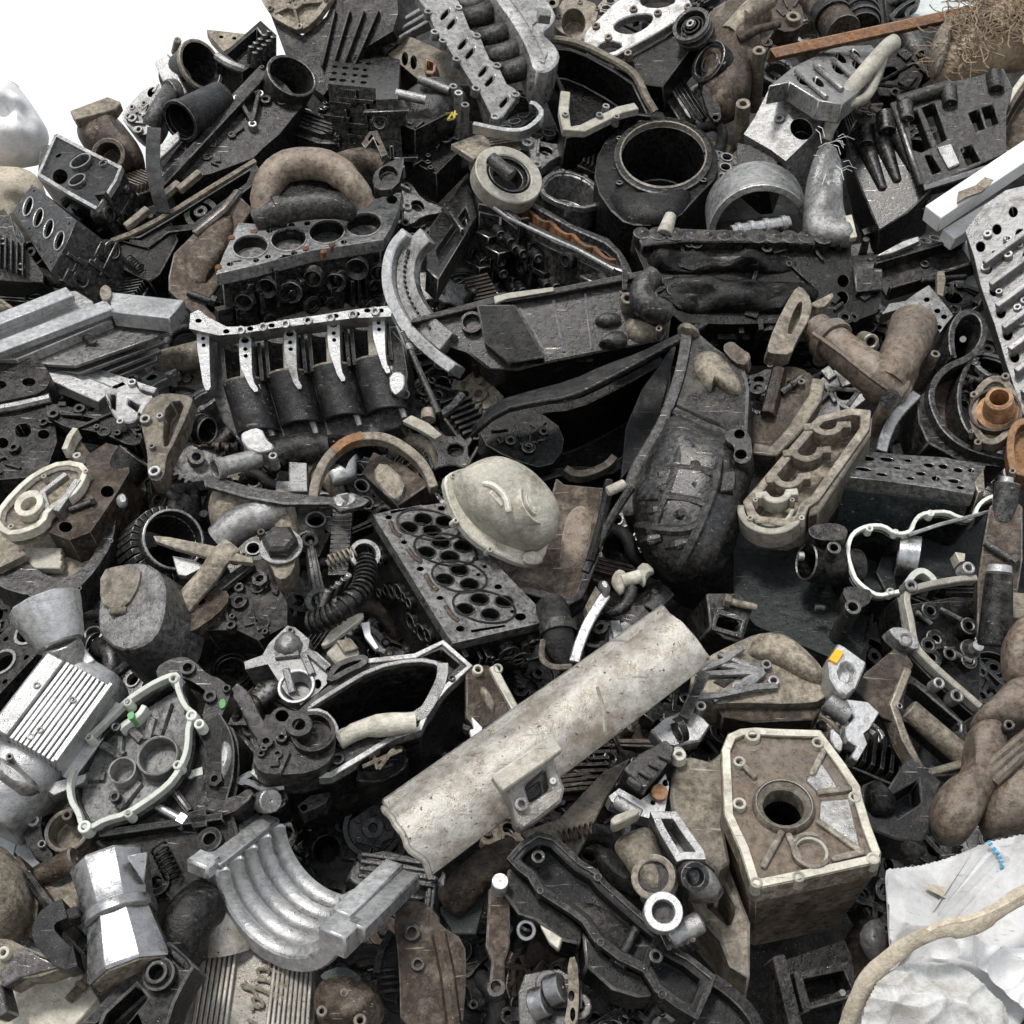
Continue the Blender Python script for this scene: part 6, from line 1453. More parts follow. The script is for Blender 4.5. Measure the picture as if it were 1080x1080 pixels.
t = Th('cylinder_head', 'big cylinder head with clustered round valve holes, touching the cream domed cover', 'cylinder head', 'c2', (790, 330), h=.13, el=54, yaw=22)
o = t.P([(480, 82), (560, 62), (755, 36), (800, 100), (920, 240), (1100, 425), (1155, 485), (1000, 520), (782, 572), (700, 440), (600, 275)])
hs = []
val = [(670, 101), (752, 110), (615, 133), (703, 145), (737, 190), (822, 203), (682, 227), (770, 243), (808, 294), (0, 0), (752, 330), (846, 348), (884, 404), (978, 413), (828, 443), (925, 462)]
for x, y in val:
    if x: hs.append((t.C(x, y, 35, 21, 5, n=20), .03))
for x, y, q in ((565, 130, 0), (598, 187, 12), (660, 288, 14), (735, 398, 13), (812, 515, 17), (1040, 470, 22), (955, 356, 15), (870, 250, 12), (740, 58, 14), (540, 92, 13), (905, 280, 9), (880, 310, 9), (1010, 450, 9)):
    if q: hs.append((t.C(x, y, q, q * .65, n=12), .02))
hs.append((t.P([(850, 520), (980, 500), (985, 508), (855, 530)]), .02)); hs.append((t.P([(545, 68), (665, 44), (668, 52), (550, 78)]), .015))
m = MB().ext(o, 0, -.024, hs); t.part('deck', m, 'grey', .002)
m = MB().ext(inset(o, .003), -.025, -.17); t.part('casting', m, 'gun', .004); t.wall((782, 572), (1155, 485), .04, .15, 12, 'gun', 14, sz=.8)
m = MB()
for x, y in val:
    if x:
        lo, li = t.C(x, y, 39, 24, 5, n=20), t.C(x, y, 34, 20.5, 5, n=20); m.ext(lo, .002, -.006, [li], thru=True)
        c = t.p(x, y); m.cyl((c.x, c.y), .006, -.022, -.03, n=8)
t.part('valve_seats', m, 'iron', 0)
m = MB()
for pts in ([(545, 110), (560, 150), (585, 165)], [(610, 210), (640, 250), (665, 262)], [(680, 310), (700, 350), (725, 370)], [(755, 430), (780, 470), (805, 485)]): m.tube(t.P3([(x, y, .0) for x, y in pts], ch=1), .005, 6)
t.part('rusty_marks', m, 'brown', 0)
for i, (cx, cy, rx, ry) in enumerate(((690, 122, 125, 58), (755, 215, 125, 62), (808, 318, 110, 60), (902, 432, 125, 62))):
    m = MB().ext(t.C(cx, cy, rx, ry, 12, n=26), .0018, -.005, [t.C(cx, cy, rx * .93, ry * .9, 12, n=26)], thru=True); t.part('chamber_edge', m, 'coal', 0)
m = MB(); g = random.Random(8); e0, e1 = t.p(480, 84), t.p(782, 572); d = (e1 - e0); nn = Vector((-d.y, d.x, 0)).normalized(); 
if nn.x > 0: nn = -nn
for i in range(15):
    q = e0 + d * (.05 + .9 * (i + .5) / 15) + nn * .002; q.z = -.05 - .09 * g.random(); r = g.uniform(.009, .02); m.rev([(r * .6, -.01), (r * .6, .006), (r, .006), (r, -.01)], q, nn, 12)
t.part('side_ports', m, 'coal', .001)
m = MB(); e0, e1 = t.p(782, 572), t.p(1155, 485); d = e1 - e0; nn = Vector((d.y, -d.x, 0)).normalized()
for i in range(8):
    q = e0 + d * g.uniform(.08, .92); q.z = -g.uniform(.05, .14); r = g.uniform(.006, .013); m.rev([(.0005, .008), (r, .006), (r, -.01), (.0005, -.01)], q, nn, 10)
t.part('end_bolts', m, 'brown', .001)

t = Th('curved_shim', 'cream crescent shaped shim under the corrugated hose', 'shim', 'c2', (365, 510), h=.11, el=46)
t.solo(MB().ext(t.P([(278, 585), (300, 540), (350, 490), (445, 445), (440, 475), (380, 520), (310, 575)], ch=1), 0, -.015), 'cream', .002)
t = Th('plastic_box', 'pale yellowish box shaped cap behind the open gearbox rim', 'cap', 'c2', (370, 600), h=.12, el=46, yaw=15)
o = t.P([(302, 605), (345, 565), (400, 560), (432, 605), (425, 625), (350, 660)]); t.part('cap', MB().ext(o, 0, -.05), 'cream', .003); t.part('lid', MB().ext(t.P([(340, 570), (395, 562), (425, 600), (370, 615)]), .012, -.01), 'tan', .002)
t = Th('white_chip', 'small bent white strip beneath the cylinder head beside the pale boxy cap', 'chip', 'c2', (465, 540), h=.1, el=46)
t.solo(MB().strip(t.P([(450, 490), (460, 540), (495, 590)]), .008, 0, -.012, w2=.004), 'white', .001)
t = Th('pump_bracket', 'light grey ribbed pump bracket above the open gearbox rim', 'pump', 'c2', (200, 640), h=.13, el=46, yaw=-6)
o = t.P([(-10, 640), (60, 615), (85, 570), (155, 502), (185, 510), (240, 555), (235, 590), (270, 605), (320, 650), (305, 690), (330, 700), (270, 760), (205, 805), (150, 760), (80, 650), (-5, 670)])
m = MB().ext(o, 0, -.06, [(t.C(205, 720, 45, 52), .03), (t.C(270, 725, 14, 18), .03)]); m.blob(t.P([(95, 580), (155, 520), (220, 560), (200, 620), (130, 630)], ch=1), .025, 4, .2, lump=.012); t.part('casting', m, 'alu')
m = MB()
for x0, y0, x1, y1 in ((230, 600, 310, 670), (110, 620, 200, 610), (215, 610, 250, 690), (150, 670, 175, 760)): m.tube([t.p(x0, y0, .004), t.p(x1, y1, .004)], .007, 8)
t.part('ribs', m, 'alu', 0); t.part('bearing', MB().rev([(.018, -.02), (.034, -.02), (.034, .004), (.028, .004)], t.p(190, 735), (0, 0, 1), 20), 'silver', .001); t.bosses([(165, 518, 15), (295, 655, 10)], 13, .01, 'alu')

# open gearbox
t = Th('gearbox_housing', 'wide open dark gearbox housing with a pale rim, beside the silver trough', 'gearbox housing', 'c2', (480, 800), h=.15, el=50, yaw=4)
o = t.P([(15, 1060), (60, 1090), (170, 1085), (320, 1075), (430, 1010), (560, 930), (660, 900), (690, 820), (755, 745), (850, 660), (800, 610), (745, 568), (640, 620), (460, 640), (330, 715), (250, 775), (190, 830), (100, 830), (40, 930)])
inn = t.P([(215, 830), (330, 755), (480, 665), (640, 632), (740, 650), (745, 700), (720, 760), (660, 830), (560, 865), (430, 890), (345, 930), (340, 880), (290, 825)], ch=1)
lob = t.P([(310, 715), (340, 665), (400, 640), (455, 632), (450, 660), (380, 690), (330, 720)], ch=1)
tri = t.P([(665, 620), (740, 590), (810, 650), (770, 690), (752, 640)]); win = t.P([(420, 1030), (520, 960), (610, 960), (590, 1020), (500, 1060), (420, 1055)], ch=1)
m = MB().ext(o, 0, -.035, [inn, tri, win], thru=True); t.part('rim', m, 'iron', .003)
m = MB().ext(inset(o, .004), -.036, -.26, [(inset(inn, -.004), .17), (inset(win, -.003), .08)], taper=.86, shift=(.02, .0)); t.part('bell', m, 'black', .004)
m = MB().ext(inn, -.0355, -.036); 
m = MB().strip(chaikin(inn + [inn[0]], 0, False), .004, .003, -.01); m.strip(chaikin(t.P([(340, 935), (380, 910), (520, 880), (660, 850), (680, 830), (720, 760), (745, 700), (745, 650)]), 1, False), .010, .006, -.03); t.part('rim_edge', m, 'alu', .001)
t.part('outer_edge', MB().strip(t.P([(20, 1058), (60, 1088), (170, 1083), (320, 1073), (430, 1008), (560, 928), (658, 898), (688, 820), (755, 742), (848, 660), (745, 570), (640, 622), (460, 642)]), .005, .005, -.02), 'alu', .001)
m = MB(); m.tube(t.P3([(350, 945, .012), (430, 895, .018), (520, 880, .02), (640, 870, .016)], ch=1), [.014, .016, .02, .018], 10); t.part('pale_shaft', m, 'cream', 0); t.part('lobe_ring', MB().ext(inset(lob, -.004), .012, -.03, [(inset(lob, .006), .03)]), 'iron', .002)
t.bosses([(365, 945, 20), (345, 1005, 24), (780, 700, 14), (525, 905, 18), (630, 880, 16)], 16, .014, 'iron', .55)
m = MB(); 
for a, b in (((500, 1050), (480, 990)), ((500, 1050), (560, 970)), ((440, 1040), (590, 975))): m.tube([t.p(*a, -.01), t.p(*b, -.01)], .004, 6)
t.part('web_ribs', m, 'tan', 0); m = MB().ext(t.P([(180, 1130), (230, 1090), (310, 1075), (290, 1120), (200, 1160)], ch=0), -.06, -.1, [(t.C(205, 1135, 14), .03)]); t.part('lower_flange', m, 'iron', .002)
m = MB(); g = random.Random(2)
m.rod(t.p(80, 1125, -.07), t.p(60, 1110, -.03), .022, n=14); t.part('drain_plug', m, 'iron', .002)
t = Th('pulley_pump', 'dark pump with a round pulley face inside the end of the open gearbox rim', 'pump', 'c2', (220, 930), h=.19, el=52, yaw=10)
o = t.P([(20, 1010), (50, 910), (95, 830), (130, 808), (180, 830), (210, 820), (320, 850), (340, 930), (330, 1010), (250, 1060), (130, 1070), (50, 1060)], ch=1)
m = MB().ext(o, 0, -.07, [(t.C(135, 845, 26, 22), .04)]); t.greeb(m, t.P([(60, 920), (150, 900), (160, 1040), (60, 1040)]), 6, 0, 71); t.part('body', m, 'iron')
r = 84 * t.k; a = t.p(255, 925)
m = MB().rev([(.0005, .0), (r * .78, .0), (r * .82, .022), (r, .022), (r, .012), (r * .9, .006), (r, .0), (r, -.03), (.0005, -.03)], a, (-.05, -.05, 1), 32); t.part('pulley', m, 'black', .001); t.part('hub', MB().cyl(t.p(200, 910, .0), .022, .03, -.02, .011), 'iron', .002)
t.bosses([(55, 985, 14), (300, 850, 14)], 13, .01, 'iron')
t = Th('flanged_bracket', 'rust-brown bracket with a pale flanged edge between the open gearbox and the trough', 'bracket', 'c2', (920, 770), h=.13, el=40, yaw=14)
o = t.P([(832, 665), (870, 650), (925, 655), (950, 690), (1015, 820), (940, 870), (880, 905), (835, 850)]); t.part('plate', MB().ext(o, 0, -.02), 'brown', .003); t.part('pale_edge', MB().strip(t.P([(930, 665), (970, 740), (1020, 830), (1000, 840)]), .007, .012, -.03), 'cream', .002)
t.part('folded_tongue', MB().blob(t.P([(880, 740), (900, 730), (945, 790), (940, 850), (905, 800)], ch=1), .012, 4, .4, lump=.01), 'tan', 0); t.bosses([(880, 668, 20), (955, 665, 20)], 18, .02, 'cream', .6); t.part('white_shard', MB().ext(t.P([(845, 870), (885, 910), (880, 950), (845, 950), (838, 920), (855, 915)]), .03, .02), 'white', .001)

# silver trough
t = Th('trough', 'long dented silver-grey half round trough with a square window bracket', 'trough', 'c3', (150, 820), h=.2, el=38, yaw=0)
A, B = t.p(-410, 1195, .0), t.p(655, 450, .0); dv = (B - A).normalized(); pr = Vector((dv.y, -dv.x, 0))
W = (t.p(-285, 1530, .0) - A).dot(pr); Wb = (t.p(755, 690, 0) - B).dot(pr)
loops = []
NK = 24
for k in range(NK + 1):
    q = k / NK; o_ = A + (B - A) * q; w = W + (Wb - W) * q * .55
    arc = [(w * .5 * (1 - math.cos(R(x))), w * .31 * math.sin(R(x))) for x in range(0, 156, 8)]
    dent = [.016 * noise.noise(Vector((q * 5, x * 9, 3))) + .006 * noise.noise(Vector((q * 17, x * 26, 5))) for x, z in arc]; arc = [(x, z + e_ * min(1, z * 14)) for (x, z), e_ in zip(arc, dent)]; up = [o_ + pr * x + Vector((0, 0, z)) + (dv * .012 * noise.noise(Vector((x * 30, q * 9, 2))) if k in (0, NK) else Vector()) for x, z in arc]; dn = [o_ + pr * (x * .95 + w * .025) + Vector((0, 0, z * .94 - .006)) for x, z in arc]
    wob = 0; jag = .010 * noise.noise(Vector((3, 7, 1))) if 0 < k < NK else 0
    loops.append([p_ + Vector((0, 0, wob)) for p_ in up] + dn[::-1])
t.part('shell', MB().loft(loops), 'trough', .002)
m = MB().box((A + B) / 2 + pr * .006 + Vector((0, 0, .006)), (B - A).length * 1.0, .034, .024, dv, pr); t.part('rim_flange', m, 'trough', .004)
e = [p_ + dv * -.002 for p_ in loops[0][:20]]; t.part('end_lip', MB().tube(e, .0055, 8), 'trough', 0)
f = Th('window', '', '', 'd3', (150, 220), h=.25, el=34, yaw=6); THINGS.pop()
loc = t.Mx.inverted() @ f.Mx
def sub(th, fr, name, mb, mat, bev=.003, parent=None):
    o_ = th.part(name, mb, mat, bev); 
    o_.matrix_local = th.Mx.inverted() @ fr.Mx
    return o_
o = f.P([(30, 165), (60, 140), (215, 35), (240, 120), (268, 190), (255, 240), (180, 300), (110, 345), (85, 330), (70, 250)], ch=0); win = f.P([(115, 180), (195, 112), (212, 195), (135, 250)])
fr_ = sub(t, f, 'window_bracket', MB().ext(o, .015, -.05, [(win, .04)]), 'trough', .004)
sub(t, f, 'bracket_ledge', MB().box(f.p(128, 95, .03), .115, .03, .035, f.p(225, 25) - f.p(30, 160), (1, 1, 0)), 'cream', .003)
sub(t, f, 'window_pane', MB().ext(f.P([(120, 190), (180, 150), (190, 200), (135, 235)]), -.012, -.02), 'iron', .002)
sub(t, f, 'window_pin', MB().cyl(f.p(225, 160, .01), .006, .02, 0), 'silver', .001); sub(t, f, 'window_pin', MB().cyl(f.p(105, 250, .01), .011, .026, 0, .005), 'alu', .001)
sub(t, f, 'scratch', MB().tube([f.p(395, -200, .03), f.p(420, -120, .028), f.p(425, -30, .02)], .003, 5), 'cream', 0)
t = Th('sheet', 'grey-beige metal sheet sloping down from beneath the silver-grey trough', 'sheet', 'd3', (380, 250), h=.1, el=50, yaw=-5)
t.solo(MB().ext(t.P([(100, 350), (250, 300), (420, 120), (520, 70), (430, 220), (380, 320), (318, 445), (230, 378), (150, 400)]), 0, -.015), 'tan', .002)
t = Th('trough_bracket', 'dark brown pipe end in the shadow under the trough and beside the bearing half shell', 'pipe', 'd2', (880, 490), h=.07, el=46)
t.part('pipe', MB().tube(t.P3([(780, 620, -.03), (850, 530, .0), (930, 470, .01), (1020, 430, .0)], ch=1), .03, 12), 'brown', 0)
t.part('blue_sheet', MB().ext(t.P([(730, 620), (800, 560), (920, 520), (870, 720), (780, 720)]), -.03, -.05), 'green', .002)

# half bearing shell
t = Th('bearing_shell', 'thick bright aluminium half shell with stepped inner grooves, below the open gearbox', 'bearing shell', 'd2', (200, 560), h=.2, el=84, yaw=-6)
e0, e1 = t.p(-165, 480, .0), t.p(372, 700, -.01)           # ends of the near half ring, in the photo's plane
f0, f1 = t.p(180, 345, .0), t.p(640, 575, -.01)            # the same two corners at the far end
axd = ((f0 - e0) + (f1 - e1)).normalized(); L = (f0 - e0).length * .95
chn = (e1 - e0); Rr = chn.length / 2; chn.normalize(); axd = (axd - chn * axd.dot(chn)).normalized(); c0 = (e0 + e1) / 2
up = axd.cross(chn).normalized()
sg = 1 if up.z > 0 else -1; up = up * sg
def arc(r, z, n=26):
    return [c0 + axd * z - chn * (r * math.cos(math.pi * i / n)) - up * (r * math.sin(math.pi * i / n)) for i in range(n + 1)]
rad = [(0, .72), (.05, .72), (.05, .80), (.17, .80), (.17, .66), (.22, .66), (.22, .78), (.37, .78), (.37, .66), (.42, .66), (.42, .78), (.57, .78), (.57, .66), (.62, .66), (.62, .78), (.78, .78), (.78, .66), (.84, .66), (.84, .78), (1., .78)]
lp = [arc(Rr * .80, L)] + [arc(Rr, L), arc(Rr, 0)] + [arc(Rr * (.70 + .10 * abs(math.sin(math.pi * (.5 + 4.5 * i / 45))) ** .7), L * i / 45) for i in range(46)]
m = MB().loft(lp, False, False, True)
for k in (0, -1):
    m.add([q[k] for q in lp[1:]], [tuple(range(len(lp) - 1))])
t.part('half_shell', m, 'silver', .003)
t.part('joint_face', MB().box(c0 + chn * Rr * .90 + axd * L * .53 + up * .004, L * .94, Rr * .24, .012, axd, chn), 'silver', .002)
t.part('joint_face', MB().box(c0 - chn * Rr * .90 + axd * L * .52 + up * .004, L * .96, Rr * .24, .012, axd, chn), 'silver', .002)
t.part('end_block', MB().box(c0 + chn * Rr * 1.13 + axd * L * .5 - up * .010, L * .98, Rr * .24, .028, axd, chn), 'silver', .003)
t.part('end_lug', MB().box(c0 + chn * Rr * .98 - axd * .004 - up * .016, .05, Rr * .36, .04, axd, chn), 'silver', .003)
t.part('mount_lug', MB().box(c0 - chn * Rr * .98 + axd * .0 + up * .004, .035, .045, .026, axd, chn), 'silver', .004)
t.part('outer_block', MB().box(c0 - chn * Rr * 1.1 + axd * L * .55 - up * .012, L * .9, Rr * .16, .03, axd, chn), 'silver', .003)
t.part('bright_chip', MB().box(c0 + chn * Rr * .7 + axd * L * .45 - up * .02, .03, .02, .02, axd + chn * .3, chn), 'silver', .002)

# electric motor
t = Th('electric_motor', 'clean silver electric motor with cooling fins and a flared end cone, at the edge', 'electric motor', 'c1', (180, 860), h=.21, el=42, yaw=16)
ax = (t.p(-10, 870) - t.p(205, 590)).normalized(); sd = Vector((-ax.y, ax.x, 0)).normalized()       # down the motor; across it
if sd.x < 0: sd = -sd
n2 = Vector((0, 0, 1)); p0_, p1_ = t.p(205, 590), t.p(430, 790)
W = abs((p1_ - p0_).dot(sd)) / 2; cA = (p0_ + p1_) / 2; cA = cA - n2 * .10
Lb = abs((t.p(195, 1085) - p1_).dot(ax))
def ring(w, h, z, n=28):
    out = []
    for i in range(n):
        q = 2 * math.pi * i / n; c, s_ = math.cos(q), math.sin(q)
        out.append(cA + ax * z + sd * (w * math.copysign(abs(c) ** .7, c)) + n2 * (h * math.copysign(abs(s_) ** .7, s_)))
    return out
t.part('body', MB().loft([ring(W * .96, .096, 0), ring(W * .96, .096, Lb)]), 'silver', .003)
m = MB()
for i in range(11):
    x = -.36 + 1.24 * i / 10; m.box(cA + sd * (W * x * .98) + n2 * (.10 + .012 * (1 - x * x)) + ax * Lb * .5, Lb * .97, .0075, .04 if abs(x) < .8 else .08, ax, sd)
for i in range(4): m.box(cA + sd * (W * .985) + n2 * (.06 - i * .045) + ax * Lb * .5, Lb * .96, .03, .008, ax, sd)
t.part('cooling_fins', m, 'silver', .0015)
t.part('flat_top', MB().box(cA - sd * W * .70 + n2 * .108 + ax * Lb * .5, Lb * .98, W * .52, .045, ax, sd), 'silver', .004)
t.part('end_shield', MB().loft([ring(W * .9, .09, -.035), ring(W * 1.02, .108, -.01), ring(W * 1.02, .108, .02)]), 'silver', .003)
t.part('fan_cowl', MB().loft([ring(W * 1.0, .106, Lb - .01), ring(W * 1.0, .106, Lb + .06), ring(W * .8, .085, Lb + .11)]), 'silver', .004)
c = t.p(225, 562, .01); tp = t.p(180, 450, .02); d = (tp - c).normalized()
t.part('flared_cone', MB().rev([(.0005, 0), (.040, 0), (.044, .012), (.060, .070), (.062, .085), (.0005, .085)], c - d * .01, d, 10, smooth=False), 'silver', .003)
t.part('neck', MB().rod(t.p(255, 640, -.02), c, .036, .034, 20), 'alu', .002)
t.part('frame_plate', MB().ext(t.P([(200, 545), (265, 522), (365, 635), (330, 655), (290, 620), (250, 600)]), .0, -.05), 'silver', .003)
t.part('dark_slot', MB().ext(t.P([(195, 540), (220, 530), (270, 590), (255, 600)]), .0035, -.01), 'coal', .001)
t.part('base_flange', MB().ext(t.P([(370, 640), (440, 650), (470, 760), (440, 800), (350, 660)]), -.06, -.09), 'iron', .003)
for x, y in ((142, 740), (278, 795), (120, 935), (155, 910), (40, 1010)): t.part('bolt', MB().cyl(t.p(x, y, .02), .006, .034, .0, .003, n=10), 'alu', .001)
t.part('mount_foot', MB().ext(t.P([(130, 1090), (330, 1040), (320, 1075), (190, 1130)]), -.03, -.07), 'alu', .003)
t.part('lower_cap', MB().blob(t.P([(-20, 1000), (60, 1030), (170, 1130), (100, 1160), (20, 1110), (-20, 1080)], ch=1), .03, 4, .6), 'alu', 0)

t = Th('timing_housing', 'dark housing outlined by a bright white gasket face with two round bearing seats', 'timing housing', 'c1', (520, 970), h=.18, el=46, yaw=-6)
ed = [(335, 930), (400, 870), (480, 790), (560, 735), (640, 695), (680, 690), (670, 730), (700, 810), (740, 840), (715, 880), (712, 960), (700, 1010), (660, 1085), (600, 1140), (480, 1220), (400, 1240), (340, 1275), (310, 1260), (300, 1215), (270, 1170), (262, 1105), (280, 1050)]
t.part('gasket_face', MB().strip(chaikin(t.P(ed), 1, False), 10 * t.k, .004, -.012), 'gasket', .001)
o = t.P([(320, 940), (480, 800), (640, 700), (690, 690), (690, 800), (735, 850), (715, 960), (690, 1050), (600, 1150), (420, 1250), (320, 1285), (260, 1140), (290, 1020)])
t.part('floor', MB().ext(inset(o, .004), -.038, -.09), 'grey', .003); t.part('wall', MB().strip(chaikin(t.P(ed + [ed[0]]), 1, False), .006, -.021, -.1), 'iron', .002)
for x, y, r in ((605, 1005, 82), (470, 1060, 54)):
    a = t.p(x, y, -.02); k = r * t.k
    t.part('bearing_seat', MB().rev([(k, -.06), (k, .012), (k * .86, .012), (k * .80, -.02), (k * .6, -.02), (k * .58, -.04), (.0005, -.04), (.0005, -.06)], (a.x, a.y, -.02), (0, 0, 1), 30), 'alu', .002)
m = MB()
for a, b in (((470, 1000), (390, 960)), ((540, 940), (440, 840)), ((600, 925), (640, 800)), ((400, 1080), (300, 1080)), ((530, 1100), (450, 1200)), ((450, 1010), (455, 930)), ((560, 940), (580, 860))): m.tube([t.p(*a, -.036), t.p(*b, -.034)], .009, 8)
t.part('ribs', m, 'grey', 0)
t.bosses([(658, 702, 20), (482, 792, 18), (725, 842, 22), (318, 1265, 24), (487, 1060 + 0, 0.1), (335, 925, 16), (672, 1030 + 0, 18), (485, 1215, 16), (755, 875, 20)], 18, .008, 'gasket', .55)
t.part('hook_rib', MB().strip(chaikin(t.P([(540, 795), (520, 830), (470, 860), (440, 885)]), 2, False), 11 * t.k, -.01, -.04), 'gasket', .001); t.bosses([(437, 885, 18), (432, 1150, 20)], 16, -.004, 'iron', .55)
lo = t.P([(600, 830), (640, 800), (665, 815), (660, 850), (615, 850)], ch=1); t.part('window_rim', MB().ext(inset(lo, -.006), -.04, -.07, [(lo, .02)]), 'iron', .001)
t.part('case_body', MB().ext(t.P([(320, 1290), (480, 1225), (600, 1150), (720, 1010), (780, 1100), (860, 1190), (890, 1300), (820, 1400), (700, 1500), (620, 1520), (520, 1400), (380, 1340)]), -.04, -.2), 'coal', .004)
m = MB(); m.box(t.p(620, 1270, -.03), .2, .012, .03, (1, .2, 0), (-.2, 1, 0)); m.tube([t.p(660, 1130, -.03), t.p(720, 1210, -.03)], .008, 8); m.ext(t.P([(700, 1200), (770, 1180), (775, 1250), (720, 1260)]), -.015, -.05)
m.cyl(t.p(800, 1320, -.03), .02, -.02, -.06, .01); m.cyl(t.p(605, 1490, -.05), .022, -.03, -.06, .01); t.part('case_ribs', m, 'coal', .002)
t.part('rust_corner', MB().ext(t.P([(275, 1050), (340, 1030), (385, 1080), (330, 1130), (290, 1180), (275, 1120)], ch=1), -.04, -.07), 'brown', .002)
t.part('green_dab', MB().ext(t.P([(480, 840), (505, 825), (510, 850), (490, 862)], ch=1), -.0, -.03), 'greenpaint', 0)

t = Th('twin_housing', 'dark twin housing with a round band and pale edge, beside the white gasket face', 'housing', 'c1', (830, 970), h=.15, el=44, yaw=-10)
o = t.P([(720, 1060), (730, 940), (760, 870), (830, 860), (900, 900), (910, 1080), (880, 1200), (800, 1220), (760, 1140)], ch=1); m = MB().ext(o, 0, -.12); t.part('casting', m, 'black')
t.part('band', MB().strip(chaikin(t.P([(800, 880), (850, 960), (850, 1080), (820, 1180)]), 2, False), .024, .02, -.02), 'coal', .002); t.part('pale_drum', MB().blob(t.P([(855, 930), (895, 950), (905, 1020), (880, 1090), (850, 1140), (845, 1040)], ch=1), .03, 5, .4), 'alu', 0)
t.part('pale_edge', MB().strip(t.P([(745, 880), (728, 950), (725, 1040), (720, 1075), (775, 1060)]), .007, .008, -.03), 'gasket', .001); t.bosses([(720, 1065, 18), (752, 875, 16)], 16, .014, 'gasket')
m = MB().ext(t.P([(760, 1090), (800, 1080), (810, 1200), (780, 1280), (760, 1200)]), .02, -.03); m.ext(t.P([(780, 1180), (900, 1170), (960, 1130), (980, 1160), (880, 1240), (800, 1230)], ch=1), .02, -.04); t.part('mount', m, 'black', .003)
t = Th('engine_bracket', 'dark engine bracket with three holes and a green paint dab', 'bracket', 'c1', (720, 720), h=.16, el=42)
o = t.P([(590, 665), (640, 630), (700, 618), (740, 640), (790, 690), (840, 705), (880, 750), (850, 830), (820, 880), (760, 870), (790, 760), (740, 720), (690, 700), (640, 690), (600, 710)], ch=1); m = MB().ext(o, 0, -.05, [(t.C(710, 660, 26, 24), .05)]); t.part('casting', m, 'iron'); t.bosses([(710, 660, 30), (795, 770, 24), (858, 740, 16)], 20, .014, 'iron', .6); t.part('paint_dab', MB().ext(t.P([(832, 790), (855, 782), (860, 810), (838, 825)], ch=1), .004, -.01), 'greenpaint', 0)
t = Th('spring_clip', 'dark ribbed plate strip leaning below the pump bracket', 'strip', 'c1', (930, 800), h=.08, el=46); t.solo(MB().strip(chaikin(t.P([(880, 740), (930, 780), (960, 860), (1010, 930)]), 2, False), .014, 0, -.02), 'iron', .002)
t = Th('mount_bracket', 'black bracket with a pale wire clip below the dark pulley pump', 'bracket', 'd1', (1010, 200), h=.13, el=44)
o = t.P([(920, 160), (980, 120), (1090, 150), (1090, 240), (1050, 270), (980, 250), (930, 210)], ch=1); m = MB().ext(o, 0, -.08); t.greeb(m, o, 6, 0, 77); t.part('casting', m, 'coal'); t.part('wire_clip', MB().tube(t.P3([(955, 130, .02), (915, 150, .02), (910, 165, .02), (945, 160, .02), (1000, 190, .02), (1080, 180, .02)], ch=1), .006, 6), 'steel', 0); t.part('bolt', MB().rod(t.p(1000, 235, .0), t.p(1030, 232, .03), .02, n=12), 'alu', .002)

# moka pot
t = Th('moka_pot', 'shiny aluminium stovetop moka coffee pot with a black handle, lying among the scrap', 'coffee pot', 'd1', (450, 690), h=.2, el=48, yaw=0)
A, B = t.p(415, 475, .0), t.p(500, 870, .0); ax = (B - A).normalized(); H = (B - A).length
sd = Vector((-ax.y, ax.x, 0)); upv = (Vector((0, 0, 1)) * .92 + sd * .38).normalized()
ww = 150 * t.k
def octo(rs, **k): return MB().rev(rs, A, ax, 8, smooth=False, up=upv, **k)
t.part('upper_pot', octo([(.0005, -.005), (ww * .93, -.005), (ww * .98, .0), (ww * .86, H * .42), (ww * .8, H * .46), (.0005, H * .46)]), 'steel', .002)
t.part('waist_ring', MB().rev([(.0005, H * .43), (ww * .90, H * .43), (ww * .93, H * .45), (ww * .93, H * .53), (ww * .88, H * .55), (.0005, H * .55)], A, ax, 40), 'steel', .002)
t.part('boiler', octo([(.0005, H * .545), (ww * .84, H * .55), (ww * 1.08, H * 1.02), (ww * 1.04, H * 1.05), (.0005, H * 1.05)]), 'steel', .002)
t.part('base_plate', MB().rev([(.0005, H * 1.05), (ww * .98, H * 1.05), (ww * .96, H * 1.065), (.0005, H * 1.065)], A, ax, 8, smooth=False, up=upv), 'tan', .002)
sp = t.P3([(480, 440, .05), (560, 422, .06), (545, 540, .045), (520, 560, .03)]); 
m = MB(); a_, b_, c_ = Vector(t.p(478, 440, .06)), Vector(t.p(560, 424, .05)), Vector(t.p(545, 545, .03)); d_ = Vector((0, 0, -.07))
m.add([a_, b_, c_, a_ + d_, c_ + d_, b_ + d_ * .2], [(0, 1, 2), (3, 4, 5), (0, 3, 5, 1), (1, 5, 4, 2), (0, 2, 4, 3)]); t.part('spout', m, 'steel', .002)
t.part('handle', MB().strip(chaikin(t.P([(260, 655), (205, 680), (180, 715), (180, 760), (215, 800), (265, 850), (300, 835)]), 1, False), .016, .02, -.02), 'plastic', .004)
t.part('handle_mount', MB().ext(t.P([(245, 660), (300, 640), (320, 680), (260, 700)]), .015, -.02), 'plastic', .003)

